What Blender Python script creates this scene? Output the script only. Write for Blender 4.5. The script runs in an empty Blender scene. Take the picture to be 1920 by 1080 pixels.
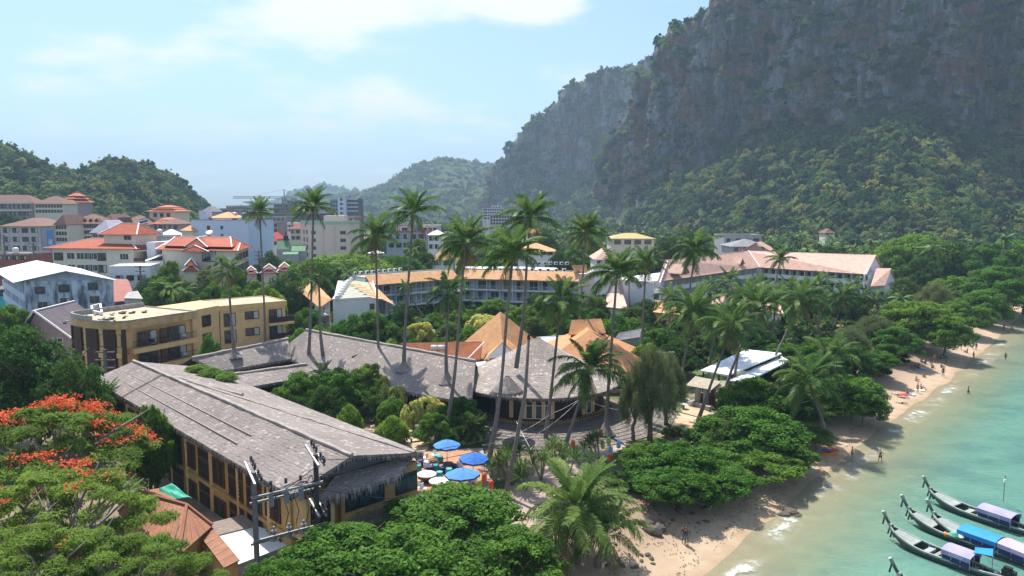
import bpy, math, random
import numpy as np
from mathutils import Vector, Matrix
R = math.radians
random.seed(7)
rng = np.random.default_rng(7)
SC = bpy.context.scene
COL = SC.collection
# camera
F, CAMZ = 1371.0, 30.0
PT = math.atan(150 / F)
cP, sP = math.cos(PT), math.sin(PT)
cam = bpy.data.cameras.new('camera'); camo = bpy.data.objects.new('camera', cam); COL.objects.link(camo)
cam.sensor_width = 36; cam.lens = 36 * F / 1920; cam.clip_start = 0.5; cam.clip_end = 30000
camo.location = (0, 0, CAMZ); camo.rotation_euler = (R(90) - PT, 0, 0)
SC.camera = camo
# light
SUN_DIR = Vector((-0.22, 0.45, 0.86)).normalized()          # towards the sun
SUN_EL = math.asin(SUN_DIR.z); SUN_AZ = math.atan2(SUN_DIR.x, SUN_DIR.y)
sun = bpy.data.lights.new('sun', 'SUN'); suno = bpy.data.objects.new('sun', sun); COL.objects.link(suno)
sun.energy = 5.0; sun.angle = R(0.5); sun.color = (1.0, 0.95, 0.86)
suno.rotation_euler = SUN_DIR.to_track_quat('Z', 'Y').to_euler()
suno.location = (0, 0, 400)
W = bpy.data.worlds.new('World'); SC.world = W; W.use_nodes = True
wn, wl = W.node_tree.nodes, W.node_tree.links
wn.clear()
wo = wn.new('ShaderNodeOutputWorld'); bg = wn.new('ShaderNodeBackground')
sky = wn.new('ShaderNodeTexSky'); sky.sky_type = 'NISHITA'; sky.sun_disc = False
sky.sun_elevation = SUN_EL; sky.sun_rotation = SUN_AZ
sky.air_density = 1.0; sky.dust_density = 1.6; sky.ozone_density = 1.0
bg.inputs['Strength'].default_value = 0.15
def wmath(op, a, b=None, c=None):
 n = wn.new('ShaderNodeMath'); n.operation = op
 for i, v in enumerate((a, b, c)):
  if v is None: continue
  if isinstance(v, (int, float)): n.inputs[i].default_value = v
  else: wl.new(v, n.inputs[i])
 return n.outputs[0]
tc = wn.new('ShaderNodeTexCoord')
sep = wn.new('ShaderNodeSeparateXYZ'); wl.new(tc.outputs['Generated'], sep.inputs[0])
zz = wmath('MAXIMUM', sep.outputs[2], 0.02)
zz2 = wmath('ADD', zz, 0.16)
cx = wmath('DIVIDE', sep.outputs[0], zz2); cy = wmath('DIVIDE', sep.outputs[1], zz2)
cmb = wn.new('ShaderNodeCombineXYZ'); wl.new(cx, cmb.inputs[0]); wl.new(cy, cmb.inputs[1])
nz1 = wn.new('ShaderNodeTexNoise'); nz1.inputs['Scale'].default_value = 1.9; nz1.inputs['Detail'].default_value = 9; nz1.inputs['Roughness'].default_value = 0.56
mpn = wn.new('ShaderNodeMapping'); mpn.inputs['Location'].default_value = (3.5, 0.4, 0)
wl.new(cmb.outputs[0], mpn.inputs[0]); wl.new(mpn.outputs[0], nz1.inputs['Vector'])
# broad cloud banks, as directions in the sky (azimuth slope, elevation slope)
ax = wmath('DIVIDE', sep.outputs[0], wmath('MAXIMUM', sep.outputs[1], 0.05))
az = wmath('DIVIDE', sep.outputs[2], wmath('MAXIMUM', sep.outputs[1], 0.05))
bank = None
for (px, py, wx, wy, amp) in ((690, 20, 230, 66, 0.34), (1000, 8, 120, 52, 0.34), (210, 140, 260, 50, 0.17), (640, 200, 210, 50, 0.19), (860, 225, 90, 30, .12), (430, 300, 560, 75, 0.13)):
 u0, v0 = (px - 960) / F, (390 - py) / F
 dx = wmath('DIVIDE', wmath('SUBTRACT', ax, u0), wx / F); dz = wmath('DIVIDE', wmath('SUBTRACT', az, v0), wy / F)
 r2 = wmath('ADD', wmath('MULTIPLY', dx, dx), wmath('MULTIPLY', dz, dz))
 g = wmath('MULTIPLY', wmath('EXPONENT', wmath('MULTIPLY', r2, -1.0)), amp)
 bank = g if bank is None else wmath('ADD', bank, g)
front = wmath('GREATER_THAN', sep.outputs[1], 0.05)
bank = wmath('ADD', wmath('MULTIPLY', bank, front), wmath('MULTIPLY', wmath('SUBTRACT', 1.0, front), 0.12))
cl = wmath('ADD', nz1.outputs['Fac'], bank)
rmp = wn.new('ShaderNodeMapRange'); rmp.interpolation_type = 'SMOOTHSTEP'
rmp.inputs['From Min'].default_value = 0.55; rmp.inputs['From Max'].default_value = 0.82
rmp.inputs['To Max'].default_value = 0.92
wl.new(cl, rmp.inputs['Value'])
tint = wn.new('ShaderNodeMix'); tint.data_type = 'RGBA'; tint.blend_type = 'MULTIPLY'; tint.inputs[0].default_value = 1
wl.new(sky.outputs[0], tint.inputs[6]); tint.inputs[7].default_value = (.61, .72, .82, 1)
mixc = wn.new('ShaderNodeMix'); mixc.data_type = 'RGBA'
wl.new(rmp.outputs[0], mixc.inputs[0]); wl.new(tint.outputs[2], mixc.inputs[6]); mixc.inputs[7].default_value = (5.0, 5.05, 5.1, 1)
wl.new(mixc.outputs[2], bg.inputs['Color']); wl.new(bg.outputs[0], wo.inputs[0])
vs = SC.view_settings
vs.view_transform = 'Standard'; vs.look = 'None'; vs.gamma = 1.0; vs.exposure = 0.74; vs.use_curve_mapping = False
SC.cycles.max_bounces = 6; SC.cycles.diffuse_bounces = 3; SC.cycles.glossy_bounces = 2; SC.cycles.transmission_bounces = 3
SC.cycles.transparent_max_bounces = 8; SC.cycles.volume_bounces = 0
SC.cycles.use_denoising = True
# pixel -> point of the place
def ray(px, py):
 x = (px - 960) / F; u = -(py - 540) / F
 return (x, cP + sP * u, -sP + cP * u)
def P(px, py, z=2.0):
 d = ray(px, py); t = (z - CAMZ) / d[2]
 return Vector((d[0] * t, d[1] * t, z))
def PD(px, py, D):
 d = ray(px, py); t = D / d[1]
 return Vector((d[0] * t, D, CAMZ + d[2] * t))
def PZ(px, D, z):                                             # column px, depth D, height z
 t = (z - CAMZ) / D; u = (t * cP + sP) / (cP - sP * t)
 return Vector(((px - 960) / F * D / (cP + sP * u), D, z))
# numpy noise
_perm = np.random.default_rng(3).permutation(256).astype(np.int64)
_grad = np.random.default_rng(4).normal(size=(256, 3)); _grad /= np.linalg.norm(_grad, axis=1)[:, None]
def perlin(p):
 i = np.floor(p).astype(np.int64); f = p - i; u = f * f * f * (f * (f * 6 - 15) + 10)
 out = 0
 for dx in (0, 1):
  for dy in (0, 1):
   for dz in (0, 1):
    h = _perm[(_perm[(_perm[(i[:, 0] + dx) & 255] + i[:, 1] + dy) & 255] + i[:, 2] + dz) & 255]
    g = _grad[h]; d = f - np.array([dx, dy, dz])
    w = (u[:, 0] if dx else 1 - u[:, 0]) * (u[:, 1] if dy else 1 - u[:, 1]) * (u[:, 2] if dz else 1 - u[:, 2])
    out = out + w * (g * d).sum(1)
 return out * 1.6
def fbm(p, oct=5, gain=0.5, lac=2.03, ridged=False):
 a, s, t = 1.0, 0, 0
 for k in range(oct):
  n = perlin(p * lac ** k + k * 17.3)
  if ridged: n = 1 - 2 * np.abs(n)
  s = s + a * n; t += a; a *= gain
 return s / t
# materials
MATS = {}
def nt(name):
 m = bpy.data.materials.new(name); m.use_nodes = True
 n, l = m.node_tree.nodes, m.node_tree.links
 b = n['Principled BSDF']
 return m, n, l, b
def mix(n, l, fac, a, b, typ='MIX'):
 x = n.new('ShaderNodeMix'); x.data_type = 'RGBA'; x.blend_type = typ
 for sock, v in ((0, fac), (6, a), (7, b)):
  if isinstance(v, (int, float)): x.inputs[sock].default_value = v
  elif isinstance(v, tuple): x.inputs[sock].default_value = (*v[:3], 1)
  else: l.new(v, x.inputs[sock])
 return x.outputs[2]
def noise(n, l, scale, detail=4, rough=.55, vec=None, sc3=None, coord='Object', dist=0.0):
 t = n.new('ShaderNodeTexNoise'); t.inputs['Scale'].default_value = scale; t.inputs['Detail'].default_value = detail; t.inputs['Roughness'].default_value = rough
 t.inputs['Distortion'].default_value = dist
 if vec is None:
  c = n.new('ShaderNodeTexCoord'); vec = c.outputs[coord]
 if sc3:
  mp = n.new('ShaderNodeMapping'); mp.inputs['Scale'].default_value = sc3; l.new(vec, mp.inputs[0]); vec = mp.outputs[0]
 l.new(vec, t.inputs['Vector'])
 return t.outputs['Fac']
def ramp(n, l, v, a, b, lo=0.0, hi=1.0):
 r = n.new('ShaderNodeMapRange'); r.inputs['From Min'].default_value = a; r.inputs['From Max'].default_value = b
 r.inputs['To Min'].default_value = lo; r.inputs['To Max'].default_value = hi
 l.new(v, r.inputs['Value'])
 return r.outputs[0]
def bump(n, l, b, h, strength=.3, dist=.05):
 k = n.new('ShaderNodeBump'); k.inputs['Strength'].default_value = strength; k.inputs['Distance'].default_value = dist
 l.new(h, k.inputs['Height']); l.new(k.outputs[0], b.inputs['Normal'])
def M(name, col, rough=.8, var=.25, scale=1.2, stain=0.0, slo=.5, stain_col=(.12, .11, .1), metal=0.0, bmp=.15, spec=.3):
 """plaster / paint / wood / metal with uneven tone and optional rain stains"""
 if name in MATS: return MATS[name]
 m, n, l, b = nt(name)
 f = noise(n, l, scale, 6, .6)
 f2 = noise(n, l, scale * 9, 3, .6)
 lo = tuple(c * (1 - var) for c in col); hi = tuple(min(.9, c * (1 + var * .6)) for c in col)
 c = mix(n, l, ramp(n, l, f, .3, .7), lo, hi)
 c = mix(n, l, ramp(n, l, f2, .35, .75, 0, .35), c, tuple(k * .75 for k in col))
 if stain:
  s = noise(n, l, .9, 7, .68, sc3=(1, 1, .22))
  c = mix(n, l, ramp(n, l, s, slo, slo + .18, 0, stain), c, stain_col)
 l.new(c, b.inputs['Base Color']); b.inputs['Roughness'].default_value = rough; b.inputs['Metallic'].default_value = metal
 b.inputs['Specular IOR Level'].default_value = spec
 if bmp: bump(n, l, b, f2, bmp, .03)
 MATS[name] = m
 return m
def leafmat(name, dark, light, trans=.35, rough=.45, hue=.12, patch=0):
 if name in MATS: return MATS[name]
 m, n, l, b = nt(name)
 at = n.new('ShaderNodeAttribute'); at.attribute_name = 'tint'
 oi = n.new('ShaderNodeObjectInfo')
 c = mix(n, l, at.outputs['Fac'], dark, light)
 if patch:
  gp = n.new('ShaderNodeNewGeometry'); pn = noise(n, l, .011, 4, .6, gp.outputs['Position']); c = mix(n, l, ramp(n, l, pn, .46, .62, 0, .75), c, (.08, .215, .045)); c = mix(n, l, ramp(n, l, noise(n, l, .02, 4, .6, gp.outputs['Position']), .52, .40, 0, .6), c, (.028, .062, .024)); c = mix(n, l, ramp(n, l, noise(n, l, .035, 3, .6, gp.outputs['Position']), .66, .74, 0, .2), c, (.19, .135, .075))
 hs = n.new('ShaderNodeHueSaturation')
 l.new(ramp(n, l, oi.outputs['Random'], 0, 1, .5 - hue * .18, .5 + hue * .18), hs.inputs['Hue'])
 l.new(ramp(n, l, oi.outputs['Random'], 0, 1, 1.0 + hue * 1.6, 1.0 - hue * 1.6), hs.inputs['Value'])
 hs.inputs['Saturation'].default_value = .95
 l.new(c, hs.inputs['Color'])
 l.new(hs.outputs[0], b.inputs['Base Color']); b.inputs['Roughness'].default_value = rough; b.inputs['Specular IOR Level'].default_value = .08
 tr = n.new('ShaderNodeBsdfTranslucent'); l.new(hs.outputs[0], tr.inputs['Color'])
 ms = n.new('ShaderNodeMixShader'); ms.inputs[0].default_value = trans
 l.new(b.outputs[0], ms.inputs[1]); l.new(tr.outputs[0], ms.inputs[2]); l.new(ms.outputs[0], n['Material Output'].inputs[0])
 MATS[name] = m
 return m
def tilemat(name, col, row=.33, var=.3, wave=True, streak=.25):
 """roof tiles / ribbed roof sheets: rows by height, tone by patch"""
 if name in MATS: return MATS[name]
 m, n, l, b = nt(name)
 c0 = n.new('ShaderNodeTexCoord'); s = n.new('ShaderNodeSeparateXYZ'); l.new(c0.outputs['Object'], s.inputs[0])
 md = n.new('ShaderNodeMath'); md.operation = 'FRACT'
 dv = n.new('ShaderNodeMath'); dv.operation = 'DIVIDE'; dv.inputs[1].default_value = row * .45
 l.new(s.outputs[2], dv.inputs[0]); l.new(dv.outputs[0], md.inputs[0])
 f = noise(n, l, .8, 6, .62); f2 = noise(n, l, 6, 3, .6)
 c = mix(n, l, ramp(n, l, f, .3, .72), tuple(k * (1 - var) for k in col), tuple(min(.9, k * (1 + var * .4)) for k in col))
 c = mix(n, l, ramp(n, l, f2, .4, .7, 0, .3), c, tuple(k * .7 for k in col))
 if wave: c = mix(n, l, ramp(n, l, md.outputs[0], 0, .25, .45, 0), c, tuple(k * .45 for k in col))
 st = noise(n, l, 1.1, 6, .7, sc3=(1, 1, .3))
 c = mix(n, l, ramp(n, l, st, .55, .75, 0, streak), c, (.12, .09, .08))
 l.new(c, b.inputs['Base Color']); b.inputs['Roughness'].default_value = .75; b.inputs['Specular IOR Level'].default_value = .25
 bump(n, l, b, md.outputs[0] if wave else f2, .5, .05)
 MATS[name] = m
 return m
def thatchmat(name='thatch', k=1.0):
 if name in MATS: return MATS[name]
 m, n, l, b = nt(name)
 at = n.new('ShaderNodeAttribute'); at.attribute_name = 'tint'
 big = noise(n, l, .16, 5, .6); mid = noise(n, l, 1.6, 6, .72, dist=.4); fine = noise(n, l, 7, 5, .75)
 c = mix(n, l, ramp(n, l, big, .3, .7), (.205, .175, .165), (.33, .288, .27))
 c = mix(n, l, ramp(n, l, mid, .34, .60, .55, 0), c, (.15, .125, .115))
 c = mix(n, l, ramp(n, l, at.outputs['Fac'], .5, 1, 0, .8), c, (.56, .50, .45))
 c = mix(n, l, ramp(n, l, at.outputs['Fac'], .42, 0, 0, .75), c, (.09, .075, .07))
 c = mix(n, l, ramp(n, l, fine, .52, .70, 0, .5), c, (.50, .44, .40))
 c = mix(n, l, ramp(n, l, fine, .45, .30, 0, .55), c, (.11, .09, .085))
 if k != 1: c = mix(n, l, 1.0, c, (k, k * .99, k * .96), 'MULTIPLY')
 l.new(c, b.inputs['Base Color']); b.inputs['Roughness'].default_value = .95; b.inputs['Specular IOR Level'].default_value = .1
 bump(n, l, b, fine, .8, .08)
 MATS[name] = m
 return m
def glassmat(name='window_glass', col=(.02, .028, .033)):
 if name in MATS: return MATS[name]
 m, n, l, b = nt(name)
 f = noise(n, l, .9, 2, .5)
 c = mix(n, l, ramp(n, l, f, .4, .65), col, tuple(k * 2.6 + .02 for k in col))
 l.new(c, b.inputs['Base Color']); b.inputs['Roughness'].default_value = .12; b.inputs['Specular IOR Level'].default_value = .5
 MATS[name] = m
 return m
# mesh builder and object tree
class MB:
 def __init__(s): s.v, s.f, s.m, s.t = [], [], [], []
 def add(s, vs, fs, mi=0, tint=.5):
  o = len(s.v); s.v += [tuple(p) for p in vs]; s.f += [tuple(i + o for i in f) for f in fs]; s.m += [mi] * len(fs); s.t += [tint] * len(vs)
 def hexa(s, c8, mi=0, tint=.5):                          # 4 bottom (ccw from above) + 4 top
  s.add(c8, [(3, 2, 1, 0), (4, 5, 6, 7), (0, 1, 5, 4), (1, 2, 6, 5), (2, 3, 7, 6), (3, 0, 4, 7)], mi, tint)
 def box(s, x0, y0, z0, x1, y1, z1, mi=0):
  s.hexa([(x0, y0, z0), (x1, y0, z0), (x1, y1, z0), (x0, y1, z0), (x0, y0, z1), (x1, y0, z1), (x1, y1, z1), (x0, y1, z1)], mi)
 def cbox(s, c, size, ang=0, mi=0):
  ca, sa = math.cos(ang), math.sin(ang); q = []
  for dz in (-.5, .5):
   for dx, dy in ((-.5, -.5), (.5, -.5), (.5, .5), (-.5, .5)):
    x, y = dx * size[0], dy * size[1]
    q.append((c[0] + x * ca - y * sa, c[1] + x * sa + y * ca, c[2] + dz * size[2]))
  s.hexa(q, mi)
 def bar(s, a, b, w, h=None, mi=0):
  h = h or w; a, b = Vector(a), Vector(b); d = (b - a).normalized()
  up = Vector((0, 0, 1)) if abs(d.z) < .98 else Vector((0, 1, 0))
  r = d.cross(up).normalized(); u = r.cross(d)
  q = []
  for du in (-h / 2, h / 2):
   q += [a - r * w / 2 + u * du, a + r * w / 2 + u * du, b + r * w / 2 + u * du, b - r * w / 2 + u * du]
  s.hexa(q, mi)
 def tube(s, pts, rad, n=6, mi=0, cap=True, tint=.5):
  pts = [Vector(p) for p in pts]; k = len(pts)
  if not hasattr(rad, '__len__'): rad = [rad] * k
  vs, fs = [], []
  for i, p in enumerate(pts):
   d = (pts[min(i + 1, k - 1)] - pts[max(i - 1, 0)]).normalized()
   up = Vector((1, 0, 0)) if abs(d.x) < .9 else Vector((0, 1, 0))
   r = d.cross(up).normalized(); u = r.cross(d)
   for j in range(n):
    t = 2 * math.pi * j / n
    vs.append(p + (r * math.cos(t) + u * math.sin(t)) * rad[i])
  for i in range(k - 1):
   for j in range(n):
    a = i * n + j; b = i * n + (j + 1) % n
    fs.append((a, b, b + n, a + n))
  if cap: fs.append(tuple(range(n - 1, -1, -1))); fs.append(tuple(range((k - 1) * n, k * n)))
  s.add(vs, fs, mi, tint)
 def prism(s, poly, z0, z1, mi=0):
  n = len(poly)
  A = sum(poly[i][0] * poly[(i + 1) % n][1] - poly[(i + 1) % n][0] * poly[i][1] for i in range(n))
  if A < 0: poly = poly[::-1]
  vs = [(p[0], p[1], z0) for p in poly] + [(p[0], p[1], z1) for p in poly]
  fs = [tuple(range(n - 1, -1, -1)), tuple(range(n, 2 * n))] + [(i, (i + 1) % n, n + (i + 1) % n, n + i) for i in range(n)]
  s.add(vs, fs, mi)
 def slab(s, poly, th=.15, mi=0):                         # any sloping polygon given thickness downwards
  poly = [Vector(p) for p in poly]; n = len(poly)
  nn = Vector((0, 0, 0))
  for i in range(n): nn += poly[i].cross(poly[(i + 1) % n])
  if nn.z < 0: poly = poly[::-1]
  vs = poly + [p - Vector((0, 0, th)) for p in poly]
  fs = [tuple(range(n)), tuple(range(2 * n - 1, n - 1, -1))] + [(i, n + i, n + (i + 1) % n, (i + 1) % n) for i in range(n)]
  s.add(vs, fs, mi)
 def lathe(s, prof, n=16, c=(0, 0, 0), mi=0):
  vs, fs = [], []
  for (r, z) in prof:
   for j in range(n):
    t = 2 * math.pi * j / n; vs.append((c[0] + r * math.cos(t), c[1] + r * math.sin(t), c[2] + z))
  for i in range(len(prof) - 1):
   for j in range(n):
    a = i * n + j; b = i * n + (j + 1) % n; fs.append((a, b, b + n, a + n))
  fs.append(tuple(range(n - 1, -1, -1))); fs.append(tuple(range((len(prof) - 1) * n, len(prof) * n)))
  s.add(vs, fs, mi)
 def mesh(s, name, mats, origin=(0, 0, 0), smooth=False):
  me = bpy.data.meshes.new(name)
  o = Vector(origin)
  me.from_pydata([(p[0] - o.x, p[1] - o.y, p[2] - o.z) for p in s.v], [], s.f)
  for m in (mats if isinstance(mats, (list, tuple)) else [mats]): me.materials.append(m)
  if any(s.m): me.polygons.foreach_set('material_index', s.m)
  a = me.attributes.new('tint', 'FLOAT', 'POINT'); a.data.foreach_set('value', s.t)
  if smooth: me.polygons.foreach_set('use_smooth', [True] * len(me.polygons))
  me.update()
  return me
 def build(s, name, mats, parent=None, smooth=False):
  org = parent_origin(parent)
  return link(name, s.mesh(name, mats, org, smooth), parent)
ORG = {}
def parent_origin(p):
 o = Vector((0, 0, 0))
 while p is not None: o += p.location; p = p.parent
 return o
def link(name, data, parent=None, loc=(0, 0, 0), rz=0, scale=None):
 o = bpy.data.objects.new(name, data); COL.objects.link(o); o.parent = parent
 o.location = loc
 if rz: o.rotation_euler = (0, 0, rz)
 if scale is not None: o.scale = scale if hasattr(scale, '__len__') else (scale,) * 3
 return o
def tag(o, label=None, cat=None, group=None, kind=None):
 if label: o['label'] = label
 if cat: o['category'] = cat
 if group: o['group'] = group
 if kind: o['kind'] = kind
 return o
def thing(name, label, cat, loc=(0, 0, 0), group=None, rz=0):
 o = link(name, None, None, loc, rz); o.empty_display_size = .5
 return tag(o, label, cat, group)
def structure(o): o['kind'] = 'structure'; return o
def kids(o): return KIDS.get(o.name, [])
def copy_tree(o, parent=None):
 c = o.copy(); COL.objects.link(c); c.parent = parent
 for ch in list(o.children): copy_tree(ch, c)
 return c
def npmesh(name, V, Fq, mat, tint=None, smooth=False):
 """fast mesh from arrays; Fq: (n,3) or (n,4)"""
 me = bpy.data.meshes.new(name); k = Fq.shape[1]
 me.vertices.add(len(V)); me.vertices.foreach_set('co', V.astype(np.float32).ravel())
 me.loops.add(Fq.size); me.loops.foreach_set('vertex_index', Fq.astype(np.int32).ravel())
 me.polygons.add(len(Fq)); me.polygons.foreach_set('loop_start', np.arange(0, Fq.size, k, dtype=np.int32))
 me.polygons.foreach_set('loop_total', np.full(len(Fq), k, dtype=np.int32))
 if smooth: me.polygons.foreach_set('use_smooth', np.ones(len(Fq), dtype=bool))
 for m in (mat if isinstance(mat, (list, tuple)) else [mat]): me.materials.append(m)
 if tint is not None:
  a = me.attributes.new('tint', 'FLOAT', 'POINT'); a.data.foreach_set('value', tint.astype(np.float32))
 me.update(calc_edges=True); me.validate()
 return me
# ground, sea
SHORE = [(-400, -900), (-60, -300), (-14, -60), (-4, 10), (2, 36)] + [tuple(P(a, b, 0)[:2]) for a, b in
         [(1150, 1180), (1340, 1080), (1430, 990), (1490, 940), (1540, 900), (1600, 850), (1660, 800), (1740, 745), (1800, 700), (1840, 665), (1900, 610), (1925, 585)]] + [(190, 250), (300, 300), (700, 330), (2500, 300), (9000, 0)]
SHORE = np.array(SHORE)
def shore_d(x, y):
 """signed distance to the water line, positive on land"""
 p = np.stack([x, y], 1); best = np.full(len(p), 1e9); sgn = np.ones(len(p))
 for a, b in zip(SHORE[:-1], SHORE[1:]):
  ab = b - a; t = np.clip(((p - a) @ ab) / (ab @ ab), 0, 1)
  q = p - a - t[:, None] * ab; d = np.hypot(q[:, 0], q[:, 1])
  cr = ab[0] * (p[:, 1] - a[1]) - ab[1] * (p[:, 0] - a[0])
  up = d < best - 1e-9
  best = np.where(up, d, best); sgn = np.where(up, np.sign(cr), sgn)
 return best * sgn
def ground_z(x, y):
 x = np.atleast_1d(np.asarray(x, float)); y = np.atleast_1d(np.asarray(y, float))
 d = shore_d(x, y)
 q = np.stack([x * .11, y * .11, np.zeros_like(x)], 1)
 d = d + 0.9 * fbm(q, 3) * np.clip(1 - np.abs(d) / 30, 0, 1)
 t = np.clip(d / 15, 0, 1); land = 2.0 * t * t * (3 - 2 * t) * .65 + 2.0 * t * .35
 sea = -0.06 * np.clip(-d, 0, 60) - .02 * np.clip(-d - 60, 0, 100)
 bumps = .12 * fbm(np.stack([x * .3, y * .3, x * 0], 1), 3) * np.clip(d / 6, 0, 1) * np.clip(1 - d / 40, 0, 1)
 return np.where(d > 0, land + bumps, sea), d
def gz(x, y): return float(ground_z(x, y)[0][0])
def axis(a, b, step, lo, hi):
 c = list(np.arange(a, b, step)); s = step; v = b
 while v < hi: c.append(v); s *= 1.25; v += s
 s = step; v = a - step; pre = []
 while v > lo: pre.append(v); s *= 1.25; v -= s
 return np.array([lo] + pre[::-1] + c + [hi])
def grid_mesh(name, xs, ys, zf, mat, keep=None):
 X, Y = np.meshgrid(xs, ys); x, y = X.ravel(), Y.ravel(); z, d = zf(x, y)
 nx, ny = len(xs), len(ys)
 i = np.arange(nx * ny).reshape(ny, nx)
 q = np.stack([i[:-1, :-1], i[:-1, 1:], i[1:, 1:], i[1:, :-1]], -1).reshape(-1, 4)
 if keep is not None: q = q[keep(d)[q].any(1)]
 me = npmesh(name, np.stack([x, y, z], 1), q, mat, None, True)
 a = me.attributes.new('shore', 'FLOAT', 'POINT'); a.data.foreach_set('value', d.astype(np.float32))
 return me
def ground_material():
 m, n, l, b = nt('ground_soil_and_sand')
 at = n.new('ShaderNodeAttribute'); at.attribute_name = 'shore'; d = at.outputs['Fac']
 big = noise(n, l, .06, 6, .62); mid = noise(n, l, .5, 6, .65); fine = noise(n, l, 5, 5, .7)
 sand = mix(n, l, ramp(n, l, mid, .3, .7), (.36, .255, .17), (.49, .375, .265))
 sand = mix(n, l, ramp(n, l, fine, .58, .7, 0, .35), sand, (.24, .17, .12))
 soil = mix(n, l, ramp(n, l, mid, .35, .65), (.16, .12, .085), (.30, .24, .17))
 grass = mix(n, l, ramp(n, l, fine, .3, .7), (.035, .065, .016), (.085, .125, .035))
 inland = mix(n, l, ramp(n, l, big, .42, .55), grass, soil)
 add = n.new('ShaderNodeMath'); add.operation = 'MULTIPLY_ADD'; l.new(mid, add.inputs[0]); add.inputs[1].default_value = 10; l.new(d, add.inputs[2])
 sand = mix(n, l, ramp(n, l, add.outputs[0], 8.5, 13.5, 0, .85), sand, mix(n, l, ramp(n, l, fine, .35, .65), (.17, .115, .075), (.34, .25, .175)))
 c = mix(n, l, ramp(n, l, add.outputs[0], 15, 19), sand, inland)
 wet = n.new('ShaderNodeMath'); wet.operation = 'MULTIPLY_ADD'; l.new(mid, wet.inputs[0]); wet.inputs[1].default_value = 1.6; l.new(d, wet.inputs[2])
 c = mix(n, l, ramp(n, l, wet.outputs[0], 1.3, 2.6, .5, 0), c, (.30, .21, .12))
 # weed and broken coral on the sea bed
 bed = noise(n, l, .13, 5, .6); c2 = mix(n, l, ramp(n, l, bed, .48, .6, 0, .8), c, (.05, .075, .06))
 c = mix(n, l, ramp(n, l, d, -9, -3, 1, 0), c, c2)
 l.new(c, b.inputs['Base Color']); b.inputs['Roughness'].default_value = .92; b.inputs['Specular IOR Level'].default_value = .15
 bump(n, l, b, fine, .5, .08)
 return m
xs = axis(-30, 150, 1.1, -7500, 7500); ys = axis(40, 215, 1.1, -1500, 8000)
structure(link('ground', grid_mesh('ground', xs, ys, ground_z, ground_material())))
def sea_material():
 m, n, l, b = nt('sea_water')
 at = n.new('ShaderNodeAttribute'); at.attribute_name = 'shore'
 mid = noise(n, l, .12, 5, .6); str_ = noise(n, l, .35, 5, .62, sc3=(1, 2.2, 1))
 dd = n.new('ShaderNodeMath'); dd.operation = 'MULTIPLY_ADD'; l.new(mid, dd.inputs[0]); dd.inputs[1].default_value = 9; l.new(at.outputs['Fac'], dd.inputs[2])
 d2 = n.new('ShaderNodeMath'); d2.operation = 'SUBTRACT'; l.new(dd.outputs[0], d2.inputs[0]); d2.inputs[1].default_value = 4.5
 d = d2.outputs[0]
 c = mix(n, l, ramp(n, l, d, -3, -11), (.24, .33, .19), (.15, .31, .235))
 c = mix(n, l, ramp(n, l, d, -11, -32), c, (.09, .27, .225))
 c = mix(n, l, ramp(n, l, d, -40, -160), c, (.06, .245, .245))
 c = mix(n, l, ramp(n, l, str_, .35, .7, 0, .35), c, (.07, .20, .18)); c = mix(n, l, ramp(n, l, noise(n, l, .055, 5, .62, sc3=(1, 1.6, 1)), .50, .64, 0, .6), c, (.06, .165, .155))
 # foam where the swell breaks
 fo = noise(n, l, .9, 6, .7, sc3=(1, 1, 1)); fb = noise(n, l, .16, 3, .5)
 a1 = ramp(n, l, at.outputs['Fac'], -3.2, -1.6); a2 = ramp(n, l, at.outputs['Fac'], -.2, -.9)
 mu = n.new('ShaderNodeMath'); mu.operation = 'MULTIPLY'; l.new(a1, mu.inputs[0]); l.new(a2, mu.inputs[1])
 mv = n.new('ShaderNodeMath'); mv.operation = 'MULTIPLY'; l.new(mu.outputs[0], mv.inputs[0]); l.new(ramp(n, l, fb, .47, .58), mv.inputs[1])
 mw = n.new('ShaderNodeMath'); mw.operation = 'MULTIPLY'; l.new(mv.outputs[0], mw.inputs[0]); l.new(ramp(n, l, fo, .42, .56), mw.inputs[1])
 # small broken crests a little farther out
 cr = noise(n, l, .8, 5, .65, sc3=(.55, 1.5, 1)); b1 = ramp(n, l, at.outputs['Fac'], -16, -8); b2 = ramp(n, l, at.outputs['Fac'], -2, -4)
 cm = n.new('ShaderNodeMath'); cm.operation = 'MULTIPLY'; l.new(b1, cm.inputs[0]); l.new(b2, cm.inputs[1])
 cn = n.new('ShaderNodeMath'); cn.operation = 'MULTIPLY'; l.new(cm.outputs[0], cn.inputs[0]); l.new(ramp(n, l, cr, .68, .74, 0, .6), cn.inputs[1])
 fm = n.new('ShaderNodeMath'); fm.operation = 'MAXIMUM'; l.new(mw.outputs[0], fm.inputs[0]); l.new(cn.outputs[0], fm.inputs[1])
 c = mix(n, l, fm.outputs[0], c, (.75, .78, .76))
 l.new(c, b.inputs['Base Color'])
 al = n.new('ShaderNodeMath'); al.operation = 'MAXIMUM'; l.new(ramp(n, l, at.outputs['Fac'], 0, -11, .30, .9), al.inputs[0]); l.new(fm.outputs[0], al.inputs[1])
 l.new(al.outputs[0], b.inputs['Alpha'])
 b.inputs['Roughness'].default_value = .16; b.inputs['IOR'].default_value = 1.33
 w1 = noise(n, l, 1.5, 6, .66, sc3=(.6, 1.4, 1), dist=.4); bump(n, l, b, w1, .8, .25)
 return m
def sea_z(x, y):
 z, d = ground_z(x, y)
 return np.full(len(x), 0.02), shore_d(x, y)
xs2 = axis(-20, 160, 1.4, -7500, 7500); ys2 = axis(36, 215, 1.4, -1500, 1500)
structure(link('sea', grid_mesh('sea', xs2, ys2, sea_z, sea_material(), keep=lambda d: d < 4)))
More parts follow.
